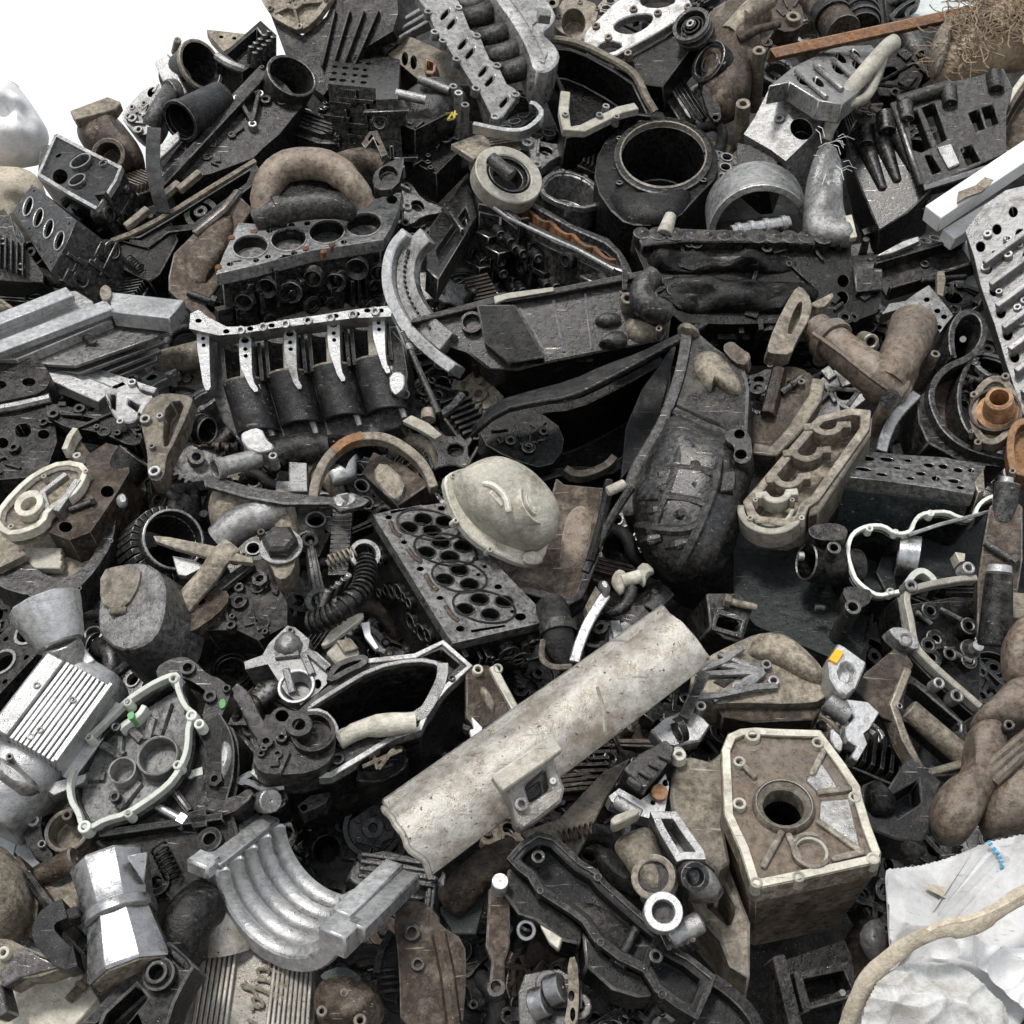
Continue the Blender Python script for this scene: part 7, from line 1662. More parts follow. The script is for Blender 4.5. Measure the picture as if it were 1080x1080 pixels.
# bottom left
t = Th('round_casting', 'smooth tan round casting cut by the edge beside the moka coffee pot', 'casting', 'd1', (30, 580), h=.14, el=44)
t.part('body', MB().blob(t.P([(-120, 420), (0, 395), (60, 450), (110, 530), (138, 620), (110, 740), (0, 770), (-120, 740)], ch=2), .08, 7, .8, lump=.008), 'tan', 0); t.part('seam', MB().strip(chaikin(t.P([(60, 450), (115, 540), (136, 630), (105, 750)]), 2, False), .006, .0, -.06), 'brown', 0)
t = Th('broken_bracket', 'tan broken V-shaped bracket with a bolt hole, in the bottom corner', 'bracket', 'd1', (90, 830), h=.19, el=44, yaw=-10)
t.part('bracket', MB().ext(t.P([(-40, 750), (40, 760), (90, 785), (180, 820), (250, 862), (150, 900), (80, 905), (20, 940), (-40, 910)]), 0, -.05), 'tan', .004); t.part('dark_fold', MB().ext(t.P([(0, 890), (90, 790), (240, 862), (80, 905), (15, 945)]), .006, -.02), 'iron', .003); t.bosses([(10, 808, 24)], 20, .02, 'cream', .5)
t.part('tab', MB().ext(t.P([(-40, 900), (0, 915), (30, 1030), (-20, 1060), (-40, 1050)]), .0, -.04), 'iron', .003)
t = Th('off_white_sheet', 'dirty off-white panel lying under the moka coffee pot in the bottom corner', 'panel', 'd1', (200, 940), h=.1, el=60, yaw=4)
t.solo(MB().ext(t.P([(-60, 980), (120, 780), (290, 850), (375, 985), (260, 1110), (-60, 1130)]), 0, -.02), 'cream', .002)
t = Th('metal_sheet', 'pale blue-white sheet edge poking out below the silver electric motor', 'sheet', 'd1', (60, 330), h=.08, el=50)
t.part('sheet', MB().ext(t.P([(-40, 150), (45, 180), (80, 330), (50, 440), (160, 480), (90, 510), (-40, 420)]), 0, -.015), 'pale', .002); t.part('blue_strip', MB().ext(t.P([(60, 430), (85, 330), (160, 470), (110, 500)]), .004, -.01), 'pale', .001)
t = Th('dark_flange', 'dark eared flange with pale bolt eyes below the silver electric motor', 'flange', 'd1', (120, 310), h=.13, el=44)
o = t.P([(30, 270), (60, 230), (180, 220), (150, 310), (160, 380), (210, 450), (150, 480), (90, 380), (80, 310)], ch=1); t.part('plate', MB().ext(o, 0, -.05), 'black', .003); t.bosses([(122, 305, 24), (157, 395, 16)], 20, .012, 'alu', .5)
t = Th('ring_casting', 'round tan seat casting with two eyes, half under the white gasket face', 'casting', 'd1', (240, 340), h=.12, el=44)
r = 84 * t.k; t.part('ring', MB().rev([(r, -.06), (r, .01), (r * .84, .01), (r * .74, -.03), (.0005, -.03), (.0005, -.06)], t.p(260, 350), (0, 0, 1), 28), 'tan', .002); t.bosses([(253, 285, 20), (320, 345, 16)], 18, .02, 'tan', .55)
t = Th('thermostat_body', 'tan thermostat body with a blunt pipe, tucked behind the moka coffee pot', 'thermostat', 'd1', (220, 540), h=.14, el=44)
t.part('pipe', MB().rod(t.p(150, 520, .0), t.p(290, 450, .02), 42 * t.k, 48 * t.k, 22), 'brown', .003); m = MB().ext(t.P([(110, 510), (220, 560), (290, 520), (300, 640), (250, 660), (170, 600)]), 0, -.08); t.part('body', m, 'tan', .004); t.bosses([(245, 645, 18)], 16, .03, 'cream')
t.part('long_stay', MB().tube([t.p(100, 510, .01), t.p(210, 660, .02), t.p(340, 800, .02)], .010, 8), 'black', 0)

# ribbed valve cover with its lettering
t = Th('valve_cover', 'ribbed tan-grey valve cover with raised script lettering, at the bottom edge', 'valve cover', 'd1', (900, 920), h=.06, el=46, yaw=0)
o = t.P([(640, 1120), (660, 1010), (720, 930), (770, 830), (800, 745), (910, 765), (1080, 830), (1195, 850), (1195, 960), (1190, 1120)])
t.part('cover', MB().ext(o, 0, -.09), 'trough', .006)
m = MB()
ribs = [(800, 745), (820, 750), (840, 755), (860, 760), (880, 764), (900, 768)]
for i in range(7):
    a, b = t.p(795 + i * 18, 750 + i * 4, .0), t.p(735 + i * 20, 1120, .0); m.box((a + b) / 2, (b - a).length, .006, .018, b - a, (-(b - a).y, (b - a).x, 0))
for i in range(9):
    a, b = t.p(1050 + i * 17, 822 + i * 3, .0), t.p(1015 + i * 19, 1120, .0); m.box((a + b) / 2, (b - a).length, .006, .018, b - a, (-(b - a).y, (b - a).x, 0))
t.part('ribs', m, 'trough', .0015)
t.part('neck', MB().tube(t.P3([(860, 780, -.02), (850, 690, .0), (830, 620, .0), (850, 560, -.02)], ch=2), [.06, .052, .046, .044], 18), 'trough', 0)
t.part('corner_swell', MB().blob(t.P([(740, 640), (800, 615), (910, 640), (920, 760), (800, 740), (730, 850), (700, 800)], ch=2), .03, 5, .8), 'trough', 0)
# script lettering: the words run down the cover
ORG = t.p(985, 800, .0); d = (t.p(925, 1180, .0) - ORG).normalized(); e = Vector((-d.y, d.x, 0))
GL = {  # cursive strokes on a unit em: x along the word, y up
 'A': (.78, [[(0, .0), (.12, .1), (.3, .6), (.45, 1.0), (.5, .98), (.5, .5), (.55, .05), (.7, .1)], [(.12, .35), (.4, .42), (.62, .4)]]),
 'l': (.3, [[(0, .1), (.15, .5), (.22, .95), (.12, .95), (.1, .4), (.16, .02), (.32, .12)]]),
 'f': (.34, [[(0, .1), (.2, .5), (.28, .95), (.18, .95), (.12, .2), (.08, -.35), (.18, -.32), (.2, .08), (.36, .14)]]),
 'a': (.42, [[(.3, .36), (.14, .4), (.04, .2), (.12, .03), (.28, .15), (.32, .38), (.3, .08), (.44, .1)]]),
 'R': (.8, [[(.1, .0), (.22, .5), (.32, .95)], [(.0, .75), (.2, .98), (.5, 1.0), (.62, .8), (.48, .58), (.26, .52), (.45, .35), (.58, .05), (.8, .1)]]),
 'o': (.4, [[(.2, .4), (.06, .3), (.06, .08), (.2, .0), (.32, .14), (.28, .36), (.2, .4), (.42, .3)]]),
 'm': (.62, [[(0, .1), (.08, .38), (.08, .02)], [(.08, .2), (.2, .4), (.26, .3), (.26, .02)], [(.26, .2), (.4, .4), (.46, .3), (.46, .06), (.62, .1)]]),
 'e': (.36, [[(.02, .16), (.2, .22), (.24, .36), (.12, .4), (.04, .2), (.12, .02), (.36, .12)]]),
}
SZ = .052; cx_ = .0
lm = MB()
for ch_ in 'Alfa Romeo':
    if ch_ == ' ': cx_ += .22; continue
    wd_, st = GL[ch_]
    for q in st:
        pts = [ORG + d * ((x + cx_ + .18 * y) * SZ) + e * (y * SZ) + n2 * .006 for x, y in q]
        lm.tube(chaikin([tuple(v) for v in pts], 2, False), .0028, 6)
    cx_ += wd_ * .92
t.part('lettering', lm, 'tan', 0)
t = Th('engine_mount', 'black mount arm with a thick hollow bush, in front of the moka coffee pot', 'mount arm', 'd1', (560, 920), h=.2, el=46, yaw=-6)
o = t.P([(280, 1100), (400, 980), (500, 890), (640, 760), (740, 855), (700, 920), (660, 1000), (630, 1100)]); m = MB().ext(o, 0, -.07, [(t.P([(400, 1040), (520, 930), (560, 980), (470, 1090), (380, 1090)]), .05)]); t.part('arm', m, 'black', .004)
t.part('bush', MB().cyl(t.p(615, 900), 62 * t.k, .02, -.06, 30 * t.k, n=28, hd=.06), 'coal', .003); t.part('bush_sleeve', MB().rev([(29 * t.k, -.02), (42 * t.k, -.02), (42 * t.k, .03), (29 * t.k, .03)], t.p(615, 900), (0, 0, 1), 24), 'iron', .002)
t.part('worn_corner', MB().blob(t.P([(640, 770), (735, 855), (700, 880), (640, 820)], ch=1), .012, 4, .4, lump=.02), 'iron', 0)
t = Th('dark_tube', 'dark curved tube beside the neck of the ribbed valve cover', 'pipe', 'd1', (730, 700), h=.12, el=46); t.part('tube', MB().tube(t.P3([(690, 830, .0), (690, 740, .02), (730, 660, .02), (780, 620, .0)], ch=2), .04, 14), 'coal', 0)
t.part('edge_pipe', MB().tube(t.P3([(560, 610, -.02), (700, 620, -.01), (790, 580, .0), (850, 520, .0)], ch=2), .012, 8), 'iron', 0)

# bottom centre
t = Th('metal_plate', 'large dark brown lever plate with two bolts, at the bottom edge below the trough', 'plate', 'd2', (700, 850), h=.11, el=46, yaw=6)
o = t.P([(555, 640), (600, 610), (670, 612), (715, 650), (735, 705), (830, 760), (835, 900), (820, 1120), (585, 1120), (580, 860)], ch=1); m = MB().ext(o, 0, -.05); t.part('plate', m, 'brown', .005); t.part('raised_rib', MB().tube(t.P3([(730, 740, .0), (760, 880, .004), (790, 1100, .0)]), .012, 8), 'brown', 0)
t.bosses([(628, 730, 32), (650, 850, 26)], 28, .012, 'iron', .6)
t = Th('small_carburettor', 'small tan brown round casting with holes, beside the ribbed valve cover at the bottom edge', 'casting', 'd2', (390, 990), h=.1, el=46)
t.part('body', MB().blob(t.P([(265, 960), (310, 910), (400, 885), (470, 930), (525, 1000), (520, 1080), (440, 1120), (290, 1110), (262, 1040)], ch=2), .06, 6, .7, lump=.03, pw=.35), 'brown', 0); t.part('top_flange', MB().ext(t.P([(290, 920), (380, 885), (450, 930), (440, 950), (310, 945)], ch=1), .05, .03), 'green', .002); t.bosses([(285, 1030, 20), (430, 1065, 24), (370, 960, 16)], 18, .065, 'tan')
t = Th('reservoir', 'black ribbed reservoir between the tan round casting and the lever plate', 'reservoir', 'd2', (520, 880), h=.06, el=46); o = t.P([(490, 860), (545, 740), (580, 760), (590, 1000), (500, 980)], ch=1); m = MB().ext(o, 0, -.1); 
for i in range(4): m.tube([t.p(495, 880 + i * 26, .004), t.p(580, 870 + i * 26, .004)], .004, 6)
t.part('body', m, 'plastic', .003); t.part('pale_strip', MB().strip(chaikin(t.P([(495, 890), (505, 820), (550, 735)]), 1, False), .006, .01, -.01), 'iron', .001)
t = Th('connecting_rod', 'dark connecting arm with a square socket end, beside the lever plate', 'arm', 'd2', (955, 780), h=.13, el=44)
o = t.P([(920, 560), (1000, 565), (1000, 780), (980, 840), (980, 965), (940, 985), (918, 960), (930, 840), (908, 780)]); m = MB().ext(o, 0, -.05); t.part('arm', m, 'brown', .004); a = t.p(948, 945); t.part('socket', MB().ext(t.P([(915, 920), (978, 915), (985, 965), (945, 985), (915, 970)], ch=1), .012, -.04, [(t.C(947, 943, 20, 22), .04)]), 'iron', .002)
t = Th('side_pipe', 'brass-ended dark pipe beside the end of the black tray cover', 'pipe', 'd3', (130, 720), h=.08, el=46); t.part('pipe', MB().rod(t.p(90, 800, -.02), t.p(130, 700, .02), 34 * t.k, n=18), 'black', .003); t.part('shiny_ring', MB().rev([(24 * t.k, 0), (38 * t.k, 0), (38 * t.k, .02), (24 * t.k, .02)], t.p(135, 720, .02), t.toL((-.2, -.8, .4)), 20), 'steel', .001)

t = Th('valve_cover', 'long black tray-like valve cover lying open towards the bottom edge', 'valve cover', 'd3', (430, 650), h=.17, el=46, yaw=4)
o = t.P([(62, 455), (110, 400), (170, 362), (232, 378), (330, 470), (390, 505), (420, 545), (560, 670), (640, 735), (665, 790), (740, 830), (835, 905), (815, 950), (770, 1055), (700, 1010), (620, 950), (575, 875), (480, 830), (390, 760), (345, 690), (300, 655), (230, 610), (170, 572), (140, 520), (100, 490)])
m = MB().ext(o, 0, -.075, [(inset(o, .013), .035)]); t.part('tray', m, 'plastic', .003)
t.part('rim', MB().strip(o, .0045, .005, -.01, True), 'black', .001)
m = MB().strip(t.P([(640, 740), (600, 800), (575, 870)]), .006, .003, -.04); t.part('divider', m, 'plastic', .002)
t.bosses([(172, 442, 26), (620, 820, 26), (400, 520, 18), (180, 572, 14), (410, 768, 16), (645, 965, 18)], 16, .008, 'iron', .55)
t.part('side_skirt', MB().ext(t.P([(62, 460), (105, 495), (140, 525), (170, 575), (300, 660), (345, 695), (340, 760), (260, 740), (160, 660), (100, 640), (40, 560)]), -.03, -.13), 'coal', .004)
t.part('lower_skirt', MB().ext(t.P([(345, 700), (390, 765), (480, 835), (575, 880), (620, 955), (560, 960), (460, 930), (360, 840)]), -.03, -.12), 'coal', .004); t.part('bright_screw', MB().cyl(t.p(25, 552, -.02), .013, .0, -.05), 'silver', .001)
t.part('tail_frame', MB().strip(chaikin(t.P([(830, 905), (900, 950), (980, 1030), (1020, 1110)]), 2, False), .009, 0, -.05), 'black', .002); t.part('tail_wall', MB().ext(t.P([(775, 1050), (835, 915), (990, 1050), (1000, 1120), (760, 1120)]), -.03, -.08), 'coal', .003)
m = MB(); m.blob(t.P([(300, 590), (420, 600), (560, 720), (540, 800), (440, 740), (340, 660)], ch=1), .006, 3, .2, z=-.034, lump=.008); t.part('oil_pool', m, 'black', 0)
t = Th('carburettor', 'oily bronze-grey carburettor with an open square chamber, between trough and pale gearbox', 'carburettor', 'd3', (640, 500), h=.18, el=44, yaw=-4)
t.part('body', MB().blob(t.P([(455, 390), (520, 350), (600, 330), (640, 440), (690, 560), (700, 630), (640, 690), (580, 640), (520, 540), (470, 450)], ch=2), .05, 6, .8, lump=.014), 'tan', 0)
o = t.P([(590, 310), (690, 310), (740, 385), (790, 455), (800, 490), (720, 490), (690, 500), (620, 380)]); t.part('chamber', MB().ext(o, .05, -.05, [(inset(o, .012), .06)]), 'alu', .003)
o = t.P([(690, 500), (760, 485), (830, 500), (890, 610), (750, 625), (715, 560)], ch=1); m = MB().blob(o, .05, 5, .6, lump=.02, pw=.35); t.part('throat', m, 'alu', 0); a = t.p(760, 520, .06); t.part('throat_bore', MB().rev([(.014, -.02), (.022, -.02), (.022, .012), (.014, .012)], a, (.2, -.3, 1), 20), 'iron', .001)
a = t.p(612, 525, .05); t.part('side_bore', MB().rev([(.024, -.02), (.034, -.02), (.034, .01), (.024, .01)], a, t.toL((-.3, -.7, .6)), 24), 'tan', .002); t.part('bore_plug', MB().rev([(.0005, -.01), (.024, -.01), (.024, .0), (.0005, .0)], a, t.toL((-.3, -.7, .6)), 20), 'iron', .001)
t.part('bright_ring', MB().rev([(.017, -.01), (.029, -.01), (.029, .02), (.017, .02)], t.p(642, 662, .05), t.toL((0, -.75, .65)), 24), 'silver', .001); t.part('bright_bore', MB().rev([(.0005, 0), (.017, 0), (.017, .004), (.0005, .004)], t.p(642, 662, .05), t.toL((0, -.75, .65)), 20), 'iron', 0)
m = MB().ext(t.P([(440, 340), (530, 305), (560, 320), (480, 360), (450, 372)], ch=1), .06, .02); t.part('pale_clip', m, 'cream', .002); t.part('lower_drum', MB().rod(t.p(670, 760, .01), t.p(790, 690, .01), 42 * t.k, n=20), 'alu', .003); m = MB()
for i in range(5): m.tube([t.p(670 + i * 22, 790 - i * 8, .02), t.p(690 + i * 22, 820 - i * 8, -.02)], .005, 6)
t.part('springs', m, 'iron', 0); t.part('black_valve', MB().blob(t.P([(380, 400), (470, 420), (560, 560), (560, 620), (450, 560), (390, 480)], ch=1), .03, 4, .5, lump=.02), 'coal', 0)
t = Th('alloy_bracket', 'pale alloy bracket with holes and a finned connector, beside the pale gearbox face', 'bracket', 'd3', (580, 160), h=.15, el=46, yaw=8)
o = t.P([(440, 215), (480, 185), (560, 230), (600, 200), (655, 130), (668, 180), (650, 285), (600, 300), (560, 290), (450, 235)]); t.part('plate', MB().ext(o, 0, -.04, [(t.C(655, 165, 12, 13), .02), (t.C(607, 240, 10), .02)]), 'silver', .003); t.part('rust_bolt', MB().cyl(t.p(628, 208), .014, .012, -.01), 'copper', .001)
o = t.P([(480, 145), (540, 90), (640, 35), (675, 70), (640, 130), (565, 220), (520, 190)]); m = MB().ext(o, .04, -.05); 
for i in range(4):
    a, b = t.p(510 + i * 38, 150 - i * 30, .04), t.p(560 + i * 38, 185 - i * 34, .04); m.box((a + b) / 2, (b - a).length, .008, .02, b - a, (-(b - a).y, (b - a).x, 0))
t.part('finned_connector', m, 'iron', .003); t.part('round_nozzle', MB().rod(t.p(460, 230, -.01), t.p(560, 290, -.01), 30 * t.k, n=16), 'alu', .002)
t.part('upper_arm', MB().ext(t.P([(600, -40), (660, -90), (760, -130), (830, -60), (790, 0), (700, 20), (640, 10)]), -.005, -.04), 'alu', .003); t.bosses([(705, 48, 26), (785, -115 + 245, .1), (790, -130, 22)], 20, .02, 'alu', .5); t.part('slot_bar', MB().box(t.p(760, -160, .0), .1, .02, .03, (.5, .8, 0), (-.8, .5, 0)), 'black', .002)

# pale gearbox
t = Th('gearbox', 'pale dirty gearbox with a big round shaft hole in its ribbed face', 'gearbox', 'd4', (220, 260), h=.19, el=58, yaw=-6)
o = t.P([(-70, 40), (-45, -20), (0, -40), (60, -45), (130, -40), (310, -35), (340, 10), (400, 90), (460, 180), (465, 215), (500, 330), (538, 430), (535, 468), (300, 520), (70, 568), (40, 550), (0, 420), (-60, 290)])
inn = inset(o, .015)
m = MB().ext(o, 0, -.04, [inn], thru=True); t.part('face_flange', m, 'tan', .003)
t.part('face_floor', MB().ext(inset(o, .008), -.0065, -.0395, [t.C(168, 250, 78, n=32), ], thru=True), 'ochre', .003)
t.part('worn_rim', MB().strip(inset(o, .008), .0065, .003, -.02, True), 'cream', .002)
a = t.p(168, 250); k = t.k
m = MB().rev([(118 * k, -.03), (118 * k, .0), (104 * k, .008), (100 * k, .0), (78 * k, -.004), (74 * k, -.039), (118 * k, -.038)], a, (0, 0, 1), 44); t.part('shaft_ring', m, 'tan', .002)
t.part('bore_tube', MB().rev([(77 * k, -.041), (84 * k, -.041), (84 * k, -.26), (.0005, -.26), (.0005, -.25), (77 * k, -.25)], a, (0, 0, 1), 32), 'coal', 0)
m = MB()
for x0, y0, x1, y1 in ((160, 360, 85, 500), (290, 320, 465, 445), (270, 150, 320, 50), (290, 215, 420, 200), (60, 160, 0, 100), (180, 370, 230, 480), (345, 470, 470, 440)): 
    p0_, p1_ = t.p(x0, y0, -.012), t.p(x1, y1, -.012); m.box((p0_ + p1_) / 2 + Vector((0, 0, .006)), (p1_ - p0_).length, .010, .02, p1_ - p0_, (-(p1_ - p0_).y, (p1_ - p0_).x, 0))
t.part('radial_ribs', m, 'tan', .003)
a = t.p(268, 430); t.part('core_plug', MB().rev([(.0005, -.02), (52 * k, -.02), (54 * k, .003), (66 * k, .003), (66 * k, -.03), (.0005, -.03)], a, (0, 0, 1), 28), 'cream', .001); t.part('oil_boss', MB().rev([(60 * k, -.02), (74 * k, -.02), (74 * k, .008), (60 * k, .008)], t.p(272, 425), (0, 0, 1), 28, 60, 330), 'tan', .002)
t.part('clean_patch', MB().ext(t.P([(250, 150), (300, 60), (390, 195), (310, 210)]), -.003, -.03), 'alu', .003); t.part('clean_patch', MB().ext(t.P([(305, 225), (420, 215), (465, 420), (300, 310)]), -.0035, -.03), 'alu', .003)
t.bosses([(298, 8, 24), (438, 215, 24), (508, 448, 24), (225, 518, 22), (65, 540, 22), (0, 240, 26), (0, 80, 24), (50, -20, 30)], 24, .006, 'cream', .6)
m = MB().ext(inset(o, .003), -.0405, -.27, [(t.C(168, 250, 86, n=28), .225)], taper=.76); t.part('body', m, 'ochre', .012)
t.part('body_seam', MB().tube([t.p(312, 522, -.045), t.p(312, 522, -.045) * .84 + Vector((0, 0, -.215))], .005, 6), 'ochre', 0)
o = t.P([(-245, 290), (-262, 180), (-255, 90), (-235, 40), (-190, 20), (-110, 40), (-30, -20), (-40, 120), (-60, 280), (-30, 430), (-80, 460), (-130, 420), (-180, 360)]); t.part('side_wing', MB().ext(o, -.03, -.1), 'tan', .005); t.bosses([(-230, 55, 28)], 26, .0, 'cream', .5)
m = MB().ext(t.P([(-190, 360), (-80, 300), (-40, 320), (60, 570), (60, 790), (-20, 740), (-60, 640), (-150, 540), (-200, 430)]), -.1, -.22, [(t.P([(-130, 430), (-60, 400), (10, 520), (-20, 590), (-110, 510)]), .1)]); t.part('lower_case', m, 'tan', .005)

t = Th('ladder_frame', 'black ladder-like engine frame below the pale dirty gearbox at the bottom edge', 'engine frame', 'd4', (300, 920), h=.1, el=44, yaw=8)
m = MB()
for pts in ([(120, 830), (165, 815), (240, 1110), (190, 1110)], [(200, 890), (420, 840), (440, 870), (215, 915)], [(240, 1010), (450, 940), (460, 970), (250, 1030)], [(200, 880), (230, 880), (270, 1030), (240, 1040)], [(380, 850), (420, 840), (460, 960), (430, 970)]): m.ext(t.P(pts), rng.uniform(0, .01), -.06)
t.part('rails', m, 'black', .003); t.part('web', MB().ext(t.P([(210, 810), (440, 730), (470, 800), (420, 1110), (250, 1110)]), -.05, -.1), 'coal', .003); t.part('bright_pin', MB().cyl(t.p(375, 970, .0), .005, .02, -.01), 'silver', 0)
t = Th('plastic_tub', 'broken black plastic tub between the pale gearbox and brown lumpy manifold', 'tub', 'd4', (560, 230), h=.13, el=46, yaw=-4)
o = t.P([(410, 290), (440, 240), (470, 170), (520, 150), (560, 190), (640, 60), (720, 120), (770, 160), (730, 260), (720, 350), (690, 390), (600, 380), (520, 350), (440, 310)]); m = MB().ext(o, 0, -.1, [(t.P([(560, 220), (680, 150), (690, 240), (600, 300)]), .06)]); t.part('tub', m, 'plastic', .003); m = MB().blob(t.P([(470, 180), (520, 155), (560, 190), (600, 240), (580, 300), (480, 290)], ch=1), .03, 4, .4, lump=.02); t.part('torn_corner', m, 'coal', 0)
t = Th('clear_film', 'crumpled piece of clear grey plastic film beside the white bag', 'plastic film', 'd4', (500, 770), h=.15, el=44); t.solo(MB().blob(t.P([(448, 750), (480, 690), (545, 675), (560, 780), (540, 850), (490, 830)], ch=1), .03, 7, .5, lump=.06), 'alu', 0)
t = Th('scrap_lump', 'small ragged grey lump under the black plastic tub', 'scrap lump', 'd4', (660, 420), h=.12, el=46); t.solo(MB().blob(t.P([(600, 390), (690, 390), (715, 440), (640, 460), (610, 430)], ch=1), .02, 4, .5, lump=.04), 'iron', 0)

# white bag with rope
t = Th('white_bag', 'crumpled white woven bulk bag with blue dashed stitching, in the bottom corner', 'bag', 'd4', (850, 750), h=.22, el=42, yaw=-12)
out = [(555, 490), (580, 478), (700, 440), (830, 395), (950, 362), (1090, 330), (1240, 300), (1240, 1180), (400, 1180), (420, 1060), (500, 950), (575, 850), (560, 780), (552, 620)]
pl = chaikin(t.P(out), 1)
xs = [a[0] for a in pl]; ys = [a[1] for a in pl]; NXg = 120; NYg = 120; idx = {}; m = MB(); vs = []; fs = []
def ridge(x, y, z, w=.22): return max(0, 1 - abs(noise.noise(Vector((x, y, z)))) / w) ** 1.5
def cloth(x, y):
    z = .08 * noise.noise(Vector((x * 3.6, y * 3.6, 2))) + .03 * noise.noise(Vector((x * 9 + y * 6, y * 11, 7)))
    z += .024 * ridge(x * 4 + y * 3, y * 5.5 - x * 2, 3, .3) + .006 * ridge(x * 10 - y * 5, y * 9 + x * 3, 8, .3)
    return z
for j in range(NYg + 1):
    for i in range(NXg + 1):
        x = min(xs) + (max(xs) - min(xs)) * i / NXg; y = min(ys) + (max(ys) - min(ys)) * j / NYg
        if inside(pl, x, y): idx[i, j] = len(vs); vs.append((x, y, cloth(x, y) - .02))
for j in range(NYg):
    for i in range(NXg):
        q = [idx.get(k_) for k_ in ((i, j), (i + 1, j), (i + 1, j + 1), (i, j + 1))]
        q = [a for a in q if a is not None]
        if len(q) >= 3: fs.append(tuple(q))
# turn the border points exactly onto the outline with a hem that drops away
m.add(vs, fs, True); hem = [(a[0], a[1]) for a in pl]
lpz = [[(a[0], a[1], cloth(*a) - .02) for a in inset(pl, .012)], [(a[0], a[1], cloth(*a) - .03) for a in pl], [(a[0], a[1], cloth(*a) - .3) for a in inset(pl, .05)]]
m.loft([q + [q[0]] for q in lpz], False, False)
t.part('fabric', m, 'white', 0)
def patch(poly, dz, amp, mat, name):
    fp = chaikin(t.P(poly), 1); m = MB(); xs = [a[0] for a in fp]; ys = [a[1] for a in fp]; ix = {}; v2 = []; f2 = []
    for j in range(81):
        for i in range(81):
            x = min(xs) + (max(xs) - min(xs)) * i / 80; y = min(ys) + (max(ys) - min(ys)) * j / 80
            if inside(fp, x, y): ix[i, j] = len(v2); v2.append((x, y, cloth(x, y) + dz + amp * ridge(x * 8 + y * 5, y * 9, 12, .35) + amp * .4 * ridge(x * 19 - y * 9, y * 17 + x * 7, 4, .3)))
    for j in range(80):
        for i in range(80):
            q = [ix.get(k_) for k_ in ((i, j), (i + 1, j), (i + 1, j + 1), (i, j + 1))]; q = [a for a in q if a is not None]
            if len(q) >= 3: f2.append(tuple(q))
    m.add(v2, f2, True); t.part(name, m, mat, 0)
patch([(600, 835), (700, 775), (830, 770), (960, 800), (1240, 770), (1240, 1010), (1080, 1050), (960, 960), (880, 880), (760, 850), (640, 850)], .012, .035, 'white', 'folded_flap')
def dashes(pts, nme):
    P_ = t.P(pts)
    mm = MB(); dense = chaikin(P_, 2, False)
    for q in range(0, len(dense) - 1, 2):
        a, b = dense[q], dense[q + 1]; mm.tube([(a[0], a[1], cloth(*a) - .004), (b[0], b[1], cloth(*b) - .004)], .0034, 6)
    t.part(nme, mm, 'blue', 0)
dashes([(955, 370), (985, 410), (1005, 440), (1010, 475)], 'blue_stitching'); dashes([(1000, 485), (970, 500), (962, 530)], 'blue_stitching'); dashes([(915, 650), (940, 660), (925, 690)], 'blue_stitching'); dashes([(765, 910), (790, 935), (820, 945), (860, 940)], 'blue_stitching')
pat = t.P([(690, 560), (750, 530), (850, 555), (1000, 575), (1090, 590), (1080, 640), (960, 650), (860, 620), (780, 590)], ch=2)
m = MB(); vs = [(x, y, cloth(x, y) - .0155) for x, y in pat]; cx = sum(a[0] for a in pat) / len(pat); cy = sum(a[1] for a in pat) / len(pat)
rings = [[(cx + (x - cx) * s_, cy + (y - cy) * s_, cloth(cx + (x - cx) * s_, cy + (y - cy) * s_) - .008) for x, y in pat] for s_ in (1, .75, .5, .25, .02)]
m.loft(rings, False, True); t.part('beige_strap', m, 'rope', 0)
patch([(470, 990), (560, 900), (700, 860), (820, 880), (900, 960), (1000, 1070), (1000, 1180), (420, 1180)], .022, .022, 'film', 'clear_liner')
t = Th('rope', 'frayed tan rope strap draped across the white woven bulk bag', 'rope', 'd4', (740, 760), h=.33, el=42, yaw=-12)
path = t.P3([(395, 1120, -.09), (440, 1000, -.06), (490, 900, -.04), (580, 820, -.02), (680, 750, .0), (780, 720, .01), (840, 725, .01), (920, 690, .0), (980, 650, -.01), (1050, 600, -.02), (1150, 560, -.04)], ch=2)
t.part('strand', MB().tube([Vector(q) for q in path], [.011, .012, .013, .012, .011, .010, .012, .014, .012, .013, .016], 12, flat=.55), 'rope', 0)
t.part('strand', MB().tube([Vector(q) + Vector((.004, .008 + .004 * math.sin(q[0] * 40), .003)) for q in path], .006, 8), 'rope', 0)

t = Th('engine_fragment', 'dark engine piece with two bright chrome cylinders at the bottom edge', 'engine part', 'd3', (210, 980), h=.12, el=46, yaw=-6)
o = t.P([(95, 960), (120, 890), (250, 870), (300, 900), (330, 1000), (320, 1110), (100, 1110)]); m = MB().ext(o, 0, -.15, taper=.95); t.greeb(m, o, 5, 0, 91, 1.5); t.part('body', m, 'gun'); t.wall((100, 1000), (300, 1000), .0, .1, 6, 'iron', 15)
for x, y in ((175, 1000), (235, 950)): t.part('chrome_cylinder', MB().rod(t.p(x - 22, y + 8, .02), t.p(x + 30, y - 10, .03), .024, .022, 18), 'steel', .002)
t.part('holed_plate', MB().ext(t.P([(285, 850), (320, 840), (330, 980), (320, 1110), (270, 1110), (290, 990)], ch=1), .03, .005, [(t.C(300, 990, 12, 20), .03), (t.C(305, 1060, 10, 26), .03)]), 'tan', .002); t.part('white_tip', MB().ext(t.P([(180, 715), (265, 765), (250, 810), (215, 780)], ch=0), .02, .0), 'cream', .002)

